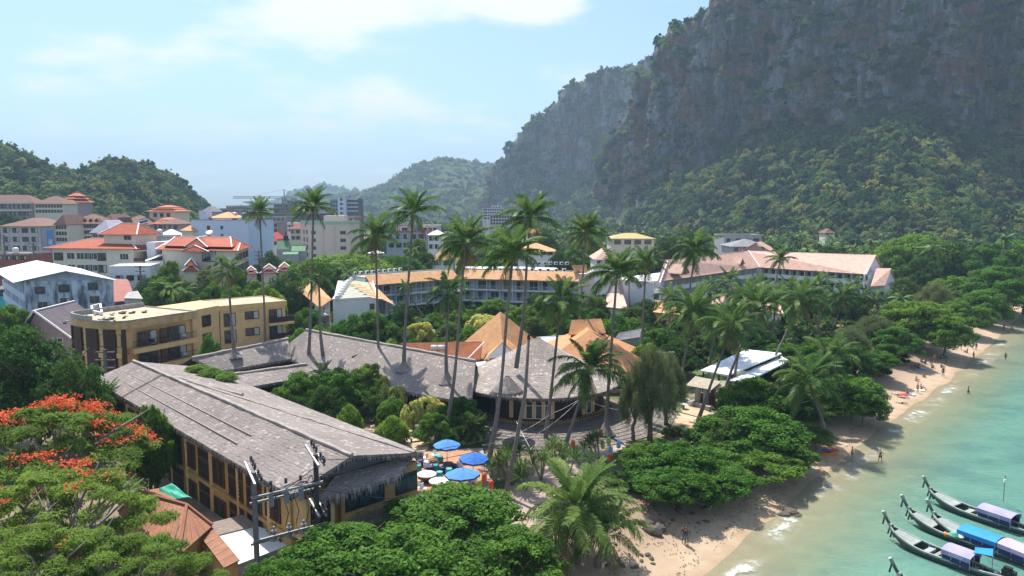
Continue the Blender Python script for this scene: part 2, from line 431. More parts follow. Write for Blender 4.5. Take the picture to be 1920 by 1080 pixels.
# hills
def smooth1(a, k=3):
 for _ in range(k): a = np.concatenate([[a[0]], (a[:-2] + 2 * a[1:-1] + a[2:]) / 4, [a[-1]]])
 return a
def rock_material():
 m, n, l, b = nt('limestone_and_scrub')
 g = n.new('ShaderNodeNewGeometry'); s = n.new('ShaderNodeSeparateXYZ'); l.new(g.outputs['Normal'], s.inputs[0])
 big = noise(n, l, .012, 6, .6); st = noise(n, l, .05, 7, .68, sc3=(1, 1, .16)); fine = noise(n, l, .16, 7, .72, sc3=(1, 1, .5)); pat = noise(n, l, .028, 6, .65)
 c = mix(n, l, ramp(n, l, st, .38, .60), (.048, .048, .066), (.38, .36, .405))
 c = mix(n, l, ramp(n, l, pat, .49, .59, 0, .85), c, (.27, .115, .05))
 c = mix(n, l, ramp(n, l, fine, .38, .56, .75, 0), c, (.045, .045, .048))
 c = mix(n, l, ramp(n, l, fine, .6, .74, 0, .45), c, (.34, .32, .32))
 green = mix(n, l, ramp(n, l, fine, .35, .65), (.03, .055, .016), (.075, .115, .035))
 ad = n.new('ShaderNodeMath'); ad.operation = 'MULTIPLY_ADD'; l.new(fine, ad.inputs[0]); ad.inputs[1].default_value = 1.0; l.new(s.outputs[2], ad.inputs[2])
 c = mix(n, l, ramp(n, l, ad.outputs[0], .88, 1.02), c, green)
 l.new(c, b.inputs['Base Color']); b.inputs['Roughness'].default_value = .95; b.inputs['Specular IOR Level'].default_value = .1
 bump(n, l, b, fine, 1.0, 6.0)
 return m
ROCK = rock_material()
SCATTER = []                                                  # (points, scales) per wooded sheet
def sheet(name, cols, rows, nu, nvs, amp_cliff=(), cliff=None, amp=3.0, mat=None, freq=.02):
 """rows: list of (D list, z list) along the columns (pixel columns at their depth); returns grid of points"""
 k = len(cols); uu = np.linspace(0, k - 1, nu)
 lines = []
 for (D, z) in rows:
  Di = smooth1(np.interp(uu, range(k), D), 4); zi = smooth1(np.interp(uu, range(k), z), 4); ci = smooth1(np.interp(uu, range(k), cols), 4)
  lines.append(np.array([PZ(a, b_, c_)[:] for a, b_, c_ in zip(ci, Di, zi)]))
 G = []; seg = []
 for i, nv in enumerate(nvs):
  for j in range(nv):
   t = j / nv
   G.append(lines[i] * (1 - t) + lines[i + 1] * t); seg.append(i + t)
 G.append(lines[-1]); seg.append(len(nvs))
 G = np.array(G); seg = np.array(seg)
 for _ in range(3):                                        # round the creases between rows
  G[1:-1] = (G[:-2] + 2 * G[1:-1] + G[2:]) / 4
 du = np.gradient(G, axis=1); dv = np.gradient(G, axis=0); nn = np.cross(du, dv); nn /= np.linalg.norm(nn, axis=2)[..., None] + 1e-9
 p = G.reshape(-1, 3)
 base = fbm(p * freq, 5).reshape(G.shape[:2])
 disp = amp * base
 if cliff is not None:
  lo, hi = cliff
  w = np.clip((seg - lo + .25) / .3, 0, 1) * np.clip((hi + .25 - seg) / .3, 0, 1)
  rib = fbm(p * np.array([.022, .022, .0065]), 6, .55, ridged=True).reshape(G.shape[:2])
  rib2 = fbm(p * np.array([.08, .08, .028]), 5, .6).reshape(G.shape[:2])
  led = fbm(p * np.array([.012, .012, .05]), 4, .55).reshape(G.shape[:2])
  disp = disp + w[:, None] * (amp_cliff[0] * rib + amp_cliff[1] * rib2 + amp_cliff[2] * led)
 edge = np.clip(np.arange(G.shape[0]) / 4, 0, 1)[:, None]
 G = G + nn * (disp * edge)[..., None]
 nv_, nu_ = G.shape[:2]
 i = np.arange(nv_ * nu_).reshape(nv_, nu_)
 q = np.stack([i[:-1, :-1], i[:-1, 1:], i[1:, 1:], i[1:, :-1]], -1).reshape(-1, 4)
 me = npmesh(name, G.reshape(-1, 3), q, mat or ROCK, None, True)
 structure(link(name, me))
 return G, q
def scatter(G, q, n, smin, smax, nzmin, seed, prob_steep=0.0, sink=.3):
 """random points on the up-facing part of a sheet"""
 r = np.random.default_rng(seed); V = G.reshape(-1, 3)
 a, b, c, d = (V[q[:, k]] for k in range(4))
 N = np.cross(c - a, d - b); A = np.linalg.norm(N, axis=1); nz = np.abs(N[:, 2]) / (A + 1e-9)
 cen = (a + b + c + d) / 4
 clump = fbm(cen * .02, 3)
 w = A * np.where(nz > nzmin, 1.0, prob_steep * (clump > .12))
 w = w * np.clip(1.0 + 1.5 * clump, .15, 2.5)
 dist = np.linalg.norm(cen - np.array([0, 0, 30]), axis=1)
 w = w / (dist / 600) ** 1.2
 f = r.choice(len(q), n, p=w / w.sum()); s, t = r.random((2, n, 1))
 p = (a[f] * (1 - s) + b[f] * s) * (1 - t) + (d[f] * (1 - s) + c[f] * s) * t
 sc = smin + (smax - smin) * r.random(n) ** 1.6
 sc = sc * np.where(nz[f] > nzmin, 1, .55)
 p[:, 2] -= sink * sc
 SCATTER.append((p, sc))
def zpy(py, D):                                               # height seen at pixel row py at depth D
 return PD(960, py, D).z
# the big limestone wall on the right
cols = [1215, 1180, 1153, 1158, 1180, 1215, 1265, 1340, 1420, 1500, 1600, 1700, 1800, 1920, 2100, 2400, 2800]
D2 = [1500, 1200, 1030, 1000, 980, 930, 880, 840, 790, 760, 720, 690, 670, 650, 640, 620, 600]
pyb = [392, 388, 374, 368, 350, 338, 316, 286, 262, 246, 208, 196, 250, 290, 290, 285, 280]
pyt = [372, 354, 334, 305, 240, 168, 100, 18, -45, -95, -125, -145, -150, -150, -140, -120, -80]
D0 = [1450, 1150, 1000, 930, 850, 770, 690, 610, 550, 510, 470, 440, 415, 395, 370, 330, 300]
zb = [zpy(a, b) for a, b in zip(pyb, D2)]
D3 = [d + 22 for d in D2]; zt = [zpy(a, b) for a, b in zip(pyt, D3)]
D1 = [a * .45 + b * .55 for a, b in zip(D0, D2)]; z1 = [max(1, .42 * z) for z in zb]
D4 = [d + 160 for d in D3]; z4 = [z + 25 for z in zt]; D5 = [d + 420 for d in D3]; z5 = [z * .6 for z in zt]
Gm, qm = sheet('cliff_mountain', cols, [(D0, [0.5] * len(cols)), (D1, z1), (D2, zb), (D3, zt), (D4, z4), (D5, z5)], 520, [34, 34, 120, 26, 12], (34, 12, 9), (2, 3), amp=5)
scatter(Gm, qm, 22000, 2.5, 8.0, .54, 1, .09)
# the farther wall behind it
cols = [915, 935, 945, 960, 985, 1010, 1042, 1056, 1100, 1160, 1230, 1320]
Df = [1750, 1600, 1560, 1550, 1540, 1530, 1520, 1520, 1500, 1490, 1480, 1480]
pyb = [388, 380, 372, 366, 360, 355, 352, 350, 345, 345, 345, 345]; pyt = [386, 352, 325, 294, 268, 243, 208, 184, 162, 138, 124, 118]
zb = [zpy(a, b) for a, b in zip(pyb, Df)]; D3 = [d + 25 for d in Df]; zt = [zpy(a, b) for a, b in zip(pyt, D3)]
D0 = [1650, 1500, 1430, 1400, 1350, 1300, 1280, 1250, 1220, 1200, 1180, 1180]
Gf, qf = sheet('far_cliff_mountain', cols, [(D0, [1] * len(cols)), (Df, zb), (D3, zt), ([d + 260 for d in D3], [z + 22 for z in zt]), ([d + 600 for d in D3], [z * .5 for z in zt])], 260, [26, 80, 18, 10], (30, 12, 9), (1, 2), amp=6)
scatter(Gf, qf, 3000, 6, 13, .54, 2, .08)
# hazy wooded hill in the middle, and the paler one behind it
cols = [520, 600, 640, 690, 720, 745, 790, 830, 870, 915, 950, 990, 1060, 1150]
pyt = [392, 376, 366, 357, 346, 330, 305, 295, 300, 306, 318, 330, 345, 360]
Dh = [2500] * 14; zt = [zpy(a, 2500) for a in pyt]
Gh, qh = sheet('wooded_hill', cols, [([1500] * 14, [1] * 14), ([1900] * 14, [z * .28 for z in zt]), ([2300] * 14, [z * .8 for z in zt]), (Dh, zt), ([3000] * 14, [z * .7 for z in zt]), ([3600] * 14, [2] * 14)], 200, [14, 16, 14, 8, 6], amp=10, freq=.006)
scatter(Gh, qh, 4600, 6, 14, .2, 3)
cols = [440, 520, 560, 600, 640, 700, 780]; pyt = [396, 378, 356, 346, 356, 362, 380]; zt = [zpy(a, 3900) for a in pyt]
Gp, qp = sheet('pale_far_hill', cols, [([3300] * 7, [1] * 7), ([3600] * 7, [z * .5 for z in zt]), ([3900] * 7, zt), ([4400] * 7, [5] * 7)], 120, [10, 12, 8], amp=8, freq=.004)
scatter(Gp, qp, 900, 14, 24, .2, 4)
# the near wooded hill on the left, above the town
cols = [-500, -250, -100, 0, 40, 95, 140, 175, 215, 255, 295, 335, 362, 385, 396, 410]
pyt = [170, 205, 245, 268, 282, 308, 318, 308, 296, 302, 310, 336, 362, 382, 396, 410]
n_ = len(cols)
D0 = [300, 310, 320, 330, 335, 345, 360, 380, 400, 430, 470, 520, 560, 600, 620, 640]
D1 = [400, 405, 410, 415, 420, 430, 440, 455, 475, 500, 530, 570, 600, 630, 645, 660]; z1 = [20, 20, 20, 19, 18, 16, 14, 12, 10, 8, 6, 4, 3, 2, 2, 1]
D2 = [450, 455, 460, 465, 470, 480, 500, 520, 540, 560, 590, 620, 640, 660, 670, 680]; z2 = [40, 36, 30, 26, 25, 25, 25, 25, 24, 20, 16, 12, 8, 5, 3, 1]
D3 = [680, 680, 690, 700, 700, 710, 720, 730, 740, 745, 750, 755, 760, 765, 770, 775]; zt = [zpy(a + 8, d) for a, d in zip(pyt, D3)]
D4 = [d + 250 for d in D3]
Gl, ql = sheet('town_hill', cols, [(D0, [1.2] * n_), (D1, z1), (D2, z2), (D3, zt), (D4, [max(1, z * .5) for z in zt])], 260, [16, 14, 44, 16], amp=3)
scatter(Gl[30:], ql[30 * 259:] - 30 * 260, 5200, 2.6, 8.0, .15, 5)
# plants
def leaf_mesh(name, C, N, L, Wd, mat, seed, tint=None, droop=None, fold=.18):
 """C centres, N leaf normals, L lengths, Wd widths -> one mesh of folded leaves"""
 r = np.random.default_rng(seed); n = len(C)
 N = N / (np.linalg.norm(N, axis=1)[:, None] + 1e-9)
 t = r.normal(size=(n, 3)) if droop is None else droop + r.normal(size=(n, 3)) * .35
 t = t - N * (t * N).sum(1)[:, None]; t /= np.linalg.norm(t, axis=1)[:, None] + 1e-9
 b = np.cross(N, t); L = L[:, None]; Wd = Wd[:, None]
 V = np.stack([C - t * L * .5, C + b * Wd * .5 + N * L * fold, C + t * L * .5, C - b * Wd * .5 + N * L * fold], 1).reshape(-1, 3)
 q = np.arange(4 * n).reshape(n, 4)
 tri = np.concatenate([q[:, [0, 1, 2]], q[:, [0, 2, 3]]])
 if tint is None: tint = r.random(n)
 return npmesh(name, V, tri, mat, np.repeat(tint, 4))
def crown_points(blobs, n, seed, rough=.16, fill=.25, flat=1.0):
 """points through the outer volume of overlapping lobes: centre, outward direction"""
 r = np.random.default_rng(seed); B = np.array(blobs, float)
 w = (B[:, 3] * B[:, 4] + B[:, 5] * B[:, 3]); k = r.choice(len(B), n * 2, p=w / w.sum())
 d = r.normal(size=(n * 2, 3)); d /= np.linalg.norm(d, axis=1)[:, None]
 rad = np.where(r.random(n * 2) < fill, r.random(n * 2) ** .5 * .95, 1 - np.abs(r.normal(size=n * 2)) * rough + .06)
 c = B[k, :3] + d * rad[:, None] * B[k, 3:]
 keep = np.ones(len(c), bool)
 for i, bb in enumerate(B):                                # thin out what is deep inside another lobe
  e = np.linalg.norm((c - bb[:3]) / bb[3:], axis=1)
  keep &= ~((e < .72) & (k != i) & (r.random(len(c)) < .85))
 g = fbm(c * .55 + seed, 3) + .45 * fbm(c * 1.6 + seed, 2)
 keep &= (g > -.26)
 keep &= ~((d[:, 2] < -.55) & (r.random(len(c)) < .6))
 c, d = c[keep][:n], d[keep][:n]
 return c, d
def lobes(seed, rad, height, n, flat=.75, spread=.62, lo=.30, hi=.46, jit=0.0):
 """lobes round a crown centre; z from 0 (bottom) to height"""
 r = random.Random(seed); out = []
 for i in range(n):
  a = 2.4 * i + r.uniform(-.5, .5); q = math.sqrt((i + .3) / n) * spread * rad
  s = rad * r.uniform(lo, hi)
  z = height * (1 - (q / rad) ** 2 * .75 + r.uniform(-jit, jit * .5)) - s * flat * r.uniform(.9, 1.3)
  out.append((q * math.cos(a), q * math.sin(a), max(z, s * flat * .8), s, s * r.uniform(.85, 1.1), s * flat))
 for i in range(max(2, n // 3)):
  a = r.uniform(0, 6.3); q = rad * r.uniform(.45, .7); s = rad * r.uniform(.22, .34)
  out.append((q * math.cos(a), q * math.sin(a), height * r.uniform(.16, .4), s, s, s * flat))
 return out
LEAF_ALMOND = leafmat('almond_leaf', (.045, .115, .010), (.175, .34, .036), .45, .6)
LEAF_DARK = leafmat('dark_leaf', (.028, .070, .012), (.095, .20, .030), .42, .6)
LEAF_BUSH = leafmat('bush_leaf', (.07, .16, .012), (.19, .37, .035), .45, .55)
LEAF_YEL = leafmat('yellow_leaf', (.42, .46, .07), (.82, .76, .24), .3, .5, .05)
LEAF_FEATHER = leafmat('feathery_leaf', (.10, .155, .016), (.23, .36, .05), .5, .65)
LEAF_NEEDLE = leafmat('casuarina_needle', (.10, .135, .045), (.22, .27, .10), .35, .75)
LEAF_FOREST = leafmat('forest_leaf', (.028, .070, .016), (.085, .19, .040), .42, .65, .75, 1)
LEAF_FOREST_LIGHT = leafmat('pale_forest_leaf', (.045, .105, .02), (.115, .225, .045), .42, .65, .6, 1)
LEAF_PALM = leafmat('palm_leaf', (.045, .095, .016), (.155, .27, .06), .4, .4)
LEAF_PALM_DRY = leafmat('dry_palm_leaf', (.13, .10, .04), (.26, .20, .08), .25, .6)
BLOOM = leafmat('flame_blossom', (.60, .045, .012), (.80, .13, .02), .25, .6, .03)
BARK = M('bark', (.17, .14, .115), .9, .4, 3, bmp=.6)
BARK_PALM = M('palm_bark', (.20, .175, .155), .9, .35, 4, stain=.3, bmp=.6)
BARK_PALE = M('pale_bark', (.30, .26, .22), .9, .35, 3, bmp=.6)
CROWNS = {}
def crown_mesh(kind, var):
 key = (kind, var)
 if key in CROWNS: return CROWNS[key]
 sd = sum(ord(c) for c in kind) * 7 + var * 131
 r = np.random.default_rng(sd)
 # every crown is built for radius 1 x height 1.25-ish, then scaled by the tree
 def pack(b, n, ls, asp, mat, up=.75, rnd=.55, inner=.12, rough=.16, droop=None, fold=.18):
  c, d = crown_points(b, n, sd, rough)
  m = len(c)
  N = d * .75 + np.array([0, 0, up]) + r.normal(size=(m, 3)) * rnd
  L = ls * r.uniform(.55, 1.4, m)
  # clumps: whole sprays are younger (lighter) or older (darker)
  t = np.clip(.5 + .8 * fbm(c * 3.2 + sd, 3) + r.normal(size=m) * .16, 0, 1)
  return leaf_mesh(kind + '_crown', c, N, L, L * asp, mat, sd, t, droop, fold)
 if kind == 'almond':                                      # broad glossy leaves
  me = pack(lobes(sd, 1, 1.05, 52, .5, .88, .11, .25, .2) + lobes(sd + 3, .8, .8, 7, .6), 17000, .062, .6, LEAF_ALMOND, rough=.3)
 elif kind == 'dark':
  me = pack(lobes(sd, 1, 1.35, 40, .7, .84, .12, .27, .2) + lobes(sd + 3, .8, 1.0, 7, .8), 14000, .06, .55, LEAF_DARK, rough=.28)
 elif kind == 'dome':                                      # wide rain-tree dome
  me = pack(lobes(sd, 1, .75, 16, .42, .7), 11000, .07, .5, LEAF_ALMOND, up=1.0)
 elif kind == 'bush':
  b = [(0, 0, .5, .8, .8, .5)] + lobes(sd, 1, 1.1, 18, .8, .75, .18, .36, .2)
  me = pack(b, 7000, .10, .5, LEAF_BUSH, rough=.2)
 elif kind == 'yellow':
  b = lobes(sd, 1, 1.1, 8, .7, .6)
  me = pack(b, 5000, .13, .42, LEAF_YEL)
 elif kind == 'feather':                                   # flat layered sprays of fine leaflets
  rr = random.Random(sd); b = []
  for i in range(78):
   a = 2.4 * i; q = math.sqrt((i + .5) / 78) * rr.uniform(.85, 1.05)
   b.append((q * math.cos(a), q * math.sin(a), (.62 * (1 - q * q * .7) + rr.uniform(-.1, .06)) * (1 if i % 3 else rr.uniform(.35, .8)), .15 * rr.uniform(.6, 1.4), .15 * rr.uniform(.6, 1.4), .035))
  c, d = crown_points(b, 27000, sd, .45, .8)
  m = len(c); N = np.array([0, 0, 1.0]) + d * .2 + r.normal(size=(m, 3)) * .33
  t = np.clip(.5 + .8 * fbm(c * 3 + sd, 3) + r.normal(size=m) * .15, 0, 1)
  me = leaf_mesh('feather_crown', c, N, .055 * r.uniform(.6, 1.3, m), .016 * r.uniform(.7, 1.2, m), LEAF_FEATHER, sd, t, None, .05)
 elif kind == 'needle':
  rr = random.Random(sd); b = [(.72 * math.sqrt(k / 22) * math.cos(k * 2.4), .72 * math.sqrt(k / 22) * math.sin(k * 2.4), 1.18 - .95 * (k / 22) * rr.uniform(.6, 1.1), .2, .2, .34) for k in range(22)]
  c, d = crown_points(b, 14000, sd, .6, .6)
  m = len(c); t = np.clip(.45 + .7 * fbm(c * 4 + sd, 3) + r.normal(size=m) * .15, 0, 1)
  me = leaf_mesh('needle_crown', c, r.normal(size=(m, 3)), (.13 * r.uniform(.6, 1.3, m)), .012 * np.ones(m), LEAF_NEEDLE, sd, t, d * .8 + np.array([0, 0, .35]), .02)
 elif kind in ('far', 'farlight'):
  me = pack(lobes(sd, 1, 1.15, 16, .7, .85, .15, .40, .35), 1000, .19, .7, LEAF_FOREST if kind == 'far' else LEAF_FOREST_LIGHT, rough=.25)
 CROWNS[key] = me
 return me
def trunk_mesh(h, r0, spread, seed, mat, nl=6, topf=.5):
 """tapered trunk with limbs forking up into the crown"""
 rr = random.Random(seed); b = MB()
 p = [Vector((0, 0, -.4))]; k = 5
 for i in range(1, k + 1):
  p.append(Vector((rr.uniform(-.12, .12) * i * h * .06, rr.uniform(-.12, .12) * i * h * .06, h * topf * i / k)))
 b.tube(p, [r0 * (1.25 if i == 0 else 1 - .35 * i / k) for i in range(k + 1)], 7)
 for i in range(nl):
  a = 2 * math.pi * i / nl + rr.uniform(-.4, .4); s0 = p[rr.randint(3, k)]
  e = Vector((math.cos(a) * spread * rr.uniform(.5, .85), math.sin(a) * spread * rr.uniform(.5, .85), h * rr.uniform(.72, .92)))
  mid = s0.lerp(e, .5) + Vector((rr.uniform(-.3, .3), rr.uniform(-.3, .3), h * .05))
  b.tube([s0, mid, e], [r0 * .5, r0 * .33, r0 * .1], 5, cap=False)
  e2 = mid + Vector((rr.uniform(-1, 1) * spread * .35, rr.uniform(-1, 1) * spread * .35, h * .18))
  b.tube([mid, e2], [r0 * .25, r0 * .07], 4, cap=False)
 return b.mesh('trunk', mat, smooth=True)
TRUNKS = {}
CROWN_OBJS = []
NTREE = [0]
def tree(px, pytop, D, rad, kind, label, group=None, cat='tree', name=None, var=None, base_h=.36, z0=None, ry=1.0, blossoms=0, trunk_mat=None, rz=None):
 """one tree: pixel column and row of its top at depth D, crown radius in metres"""
 NTREE[0] += 1; i = NTREE[0]
 top = PD(px, pytop, D); g = gz(top.x, top.y) if z0 is None else z0
 h = max(1.2, top.z - g)
 nm = name or {'almond': 'almond_tree', 'dark': 'broadleaf_tree', 'dome': 'rain_tree', 'bush': 'shrub', 'yellow': 'yellow_shrub', 'feather': 'flame_tree', 'needle': 'casuarina_tree', 'far': 'broadleaf_tree', 'farlight': 'broadleaf_tree'}[kind]
 t = thing(nm, label, cat, (top.x, top.y, g), group)
 nv = {'almond': 4, 'dark': 3, 'dome': 2, 'bush': 2, 'yellow': 2, 'feather': 2, 'needle': 2, 'far': 4, 'farlight': 3}[kind]
 me = crown_mesh(kind, (i if var is None else var) % nv)
 zb_ = h * base_h; hm = {'almond': 1.08, 'dark': 1.38, 'dome': .78, 'bush': 1.12, 'yellow': 1.12, 'feather': .72, 'needle': 1.45, 'far': 1.18, 'farlight': 1.18}[kind]
 c = link('crown', me, t, (0, 0, zb_), rz if rz is not None else (i * 2.399) % 6.283, (rad, rad * ry, (h - zb_) / hm))
 if kind in ('far', 'farlight') and len(CROWN_OBJS) < 7 and me not in [o.data for o in CROWN_OBJS]: CROWN_OBJS.append(c)
 tm = trunk_mat or (BARK if kind != 'feather' else BARK_PALE)
 kq = (round(h, 0), round(rad, 0), kind)
 if kq not in TRUNKS: TRUNKS[kq] = trunk_mesh(kq[0], max(.1, .028 * kq[0]), max(.8, kq[1]), i, tm, 4 if kind in ('far', 'farlight', 'bush', 'yellow') else (16 if kind == 'feather' else 8), .45)
 link('trunk', TRUNKS[kq], t, (0, 0, 0), i * 1.3, (1, 1, h / kq[0]))
 if blossoms:
  r = np.random.default_rng(i); nb = blossoms
  hubs = []
  rr = random.Random(i * 3)
  for k in range(nb):
   a = rr.uniform(0, 6.283); q = math.sqrt(rr.random()) * .92
   hubs.append((q * math.cos(a), q * math.sin(a), .68 * (1 - q * q * .75) + rr.uniform(-.03, .06)))
  hubs = np.array(hubs) * np.array([rad, rad * ry, (h - zb_) / hm])
  nb_ = fbm(hubs * .4 + i, 2); hubs = hubs[((nb_ > -.02) & (hubs[:, 1] > -.1 * rad) & (hubs[:, 0] < .45 * rad)) | (nb_ > .2)]
  n = len(hubs) * 26
  C = np.repeat(hubs, 26, 0) + r.normal(size=(n, 3)) * np.array([.34, .34, .12])
  bm = leaf_mesh('blossom', C, np.array([0, 0, 1.]) + r.normal(size=(n, 3)) * .5, .2 * r.uniform(.7, 1.3, n), .15 * np.ones(n), BLOOM, i)
  link('blossom', bm, t, (0, 0, zb_))
 return t
# ---- palms
def frond_mesh(name, L, rise, droop, seed, mat, nl=40, hang=.5, leaf=1.05):
 """one pinnate frond along +x: arching midrib and two rows of hanging leaflets"""
 r = np.random.default_rng(seed); rr = random.Random(seed); b = MB()
 k = 9; pts = []
 th = rise; x = z = 0
 for i in range(k + 1):
  pts.append(Vector((x, .04 * L * math.sin(i * .7 + seed), z)))
  x += L / k * math.cos(th); z += L / k * math.sin(th); th -= droop / k * (.6 + .8 * i / k)
 b.tube(pts, [.05 * (1 - .85 * i / k) + .006 for i in range(k + 1)], 3, 0, False, .9)
 for i in range(nl):
  s = .14 + .86 * (i + .5) / nl; q = s * k; j = min(int(q), k - 1); f = q - j
  p = pts[j].lerp(pts[j + 1], f); d = (pts[j + 1] - pts[j]).normalized()
  side0 = Vector((0, 1, 0)); up = d.cross(side0) * -1
  ll = leaf * (math.sin(math.pi * min(1, s * .78 + .16)) ** .6) * rr.uniform(.8, 1.12)
  for sg in (-1, 1):
   sw = rr.uniform(.45, .75); dr = hang * rr.uniform(.6, 1.4)
   t = (side0 * sg * .85 + d * sw + Vector((0, 0, .25 - dr * .3))).normalized()
   m_ = p + t * ll * .5; e = p + t * ll * .82 + Vector((0, 0, -dr * ll * .55)) + d * ll * .08
   w = d * .058
   tn = min(1, max(0, .45 + rr.uniform(-.35, .35) + .2 * (s - .5)))
   b.add([p - w * .6, p + w * .6, m_ + w, m_ - w, e], [(0, 1, 2, 3), (3, 2, 4)], 0, tn)
 return b.mesh(name, mat)
FR = []
for i, (rise, dr, hg) in enumerate(((1.25, .7, .5), (.95, 1.15, .6), (.62, 1.5, .8), (.28, 1.55, 1.0), (-.15, 1.15, 1.2), (-.75, .75, 1.2))):
 FR.append([frond_mesh('frond', 4.4, rise, dr, i * 7 + v, LEAF_PALM, 40, hg) for v in (0, 1)])
LEAF_PALM_YOUNG = leafmat('young_palm_leaf', (.065, .125, .016), (.22, .33, .07), .45, .4)
FR_YOUNG = [[frond_mesh('frond', 4.6, r_, d_, 60 + i * 3 + v, LEAF_PALM_YOUNG, 40, h_) for v in (0, 1)] for i, (r_, d_, h_) in enumerate(((1.3, .8, .4), (1.05, 1.3, .5), (.75, 1.6, .6), (.45, 1.7, .8), (.1, 1.3, 1.0), (-.4, .8, 1.1)))]
FR_DRY = [frond_mesh('frond', 4.0, -.9, .5, 90 + v, LEAF_PALM_DRY, 22, 1.3) for v in (0, 1)]
def far_crown(seed):
 """a whole small palm crown in one mesh, for palms too far to tell the fronds apart"""
 rr = random.Random(seed); b = MB()
 for i in range(17):
  a = i * 2.399; rise = rr.choice((1.1, .8, .5, .1, -.35)); L = rr.uniform(3.4, 4.4); th = rise; x = z = 0; pts = []
  for j in range(6):
   pts.append((x, z)); x += L / 5 * math.cos(th); z += L / 5 * math.sin(th); th -= .28
  ca, sa = math.cos(a), math.sin(a); tn = rr.uniform(.2, .8)
  for j in range(5):
   w0, w1 = .55 * math.sin(math.pi * (j + .3) / 5.5), .55 * math.sin(math.pi * (j + 1.3) / 5.9)
   for sg in (-1, 1):
    q = []
    for (xx, zz_), w, in_ in ((pts[j], w0, 1), (pts[j + 1], w1, 1), (pts[j + 1], w1, 0), (pts[j], w0, 0)):
     y = 0 if in_ else sg * w; q.append((xx * ca - y * sa, xx * sa + y * ca, zz_ - (0 if in_ else w * .7)))
    b.add(q, [(0, 1, 2, 3)], 0, tn)
 return b.mesh('palm_crown', LEAF_PALM)
FARC = [far_crown(s) for s in (1, 2, 3)]
NPALM = [0]
def palm(base, crown, label, group='coconut palms rising through the resort', size=1.0, n=22, dry=2, collar=False, r0=.235, coconuts=True, name='coconut_palm', young=False):
 """base, crown: world points of the trunk's foot and of the point where the fronds leave it"""
 NPALM[0] += 1; i = NPALM[0]; rr = random.Random(i * 11 + 5)
 base, crown = Vector(base), Vector(crown); t = thing(name, label, 'palm tree', base, group)
 b = MB(); hv = crown - base; bend = Vector((rr.uniform(-.35, .35), rr.uniform(-.35, .35), 0)) * (hv.length / 20)
 pts = []; k = 14
 for j in range(k + 1):
  s = j / k; wob = math.sin(s * math.pi) + .35 * math.sin(2.1 * s * math.pi)
  pts.append(hv * s + bend * wob - Vector((0, 0, .5 if j == 0 else 0)))
 rad = [r0 * (1.35 - .55 * min(1, s / k * 2.5)) * (1 - .25 * s / k) * (1.08 if s % 2 else .97) for s in range(k + 1)]
 b.tube(pts, rad, 7)
 link('trunk', b.mesh('trunk', BARK_PALM, smooth=True), t)
 top = hv
 n = int(n * rr.uniform(1.0, 1.35)); dmax = rr.choice((4.0, 4.5, 5.3)) if hv.length > 14 else 5.2; wind = rr.uniform(.3, 1.3); waz = rr.uniform(2.4, 3.9)
 for j in range(n):
  s = j / n; a = j * 2.399 + rr.uniform(-.25, .25)
  lv = min(5, int(s * dmax + rr.uniform(-.3, .5) + wind * math.cos(a - waz) * (s > .15))); lv = max(0, lv)
  f = link('frond', (FR_YOUNG if young else FR)[lv][rr.randint(0, 1)], t, top + Vector((math.cos(a) * .12, math.sin(a) * .12, .25 - .5 * s)), a, size * rr.uniform(.82, 1.1) * (.85 if lv == 0 else 1))
  f.rotation_euler.x = rr.uniform(-.25, .25)
 for j in range(dry):
  a = rr.uniform(0, 6.28); link('dry_frond', FR_DRY[j % 2], t, top + Vector((0, 0, -.3)), a, size * rr.uniform(.7, 1))
 if coconuts:
  c = MB()
  for j in range(7):
   a = j * .9; q = top + Vector((math.cos(a) * .38, math.sin(a) * .38, -.45 - .16 * (j % 3)))
   c.tube([q + Vector((0, 0, .13)), q + Vector((0, 0, .06)), q - Vector((0, 0, .06)), q - Vector((0, 0, .13))], [.03, .11, .11, .03], 6)
  link('coconuts', c.mesh('coconuts', M('coconut', (.20, .17, .05), .6)), t)
 if collar:
  c = MB(); cz = Vector((0, 0, 0))
  th = []
  c.lathe([(.24, 1.35), (.42, .9), (.75, .35), (1.15, -.1), (1.05, -.2)], 14)
  rc = random.Random(i)
  c.v = [(x * rc.uniform(.88, 1.12), y * rc.uniform(.88, 1.12), z + rc.uniform(-.08, .08)) for x, y, z in c.v]
  link('thatch_collar', c.mesh('thatch_collar', thatchmat()), t)
 return t
def far_palm(px, pyc, D, label, group, size=1.0):
 NPALM[0] += 1; i = NPALM[0]; c = PD(px, pyc, D); g = gz(c.x, c.y)
 if D > 400: g = max(g, c.z - 16)
 t = thing('coconut_palm', label, 'palm tree', (c.x, c.y, g), group)
 b = MB(); rr = random.Random(i); h = c.z - g
 b.tube([(rr.uniform(-.6, .6), 0, -.5), (0, 0, h * .5), (0, 0, h)], [.24, .18, .13], 5)
 link('trunk', b.mesh('trunk', BARK_PALM), t)
 link('crown', FARC[i % 3], t, (0, 0, h), rr.uniform(0, 6), size)
 return t
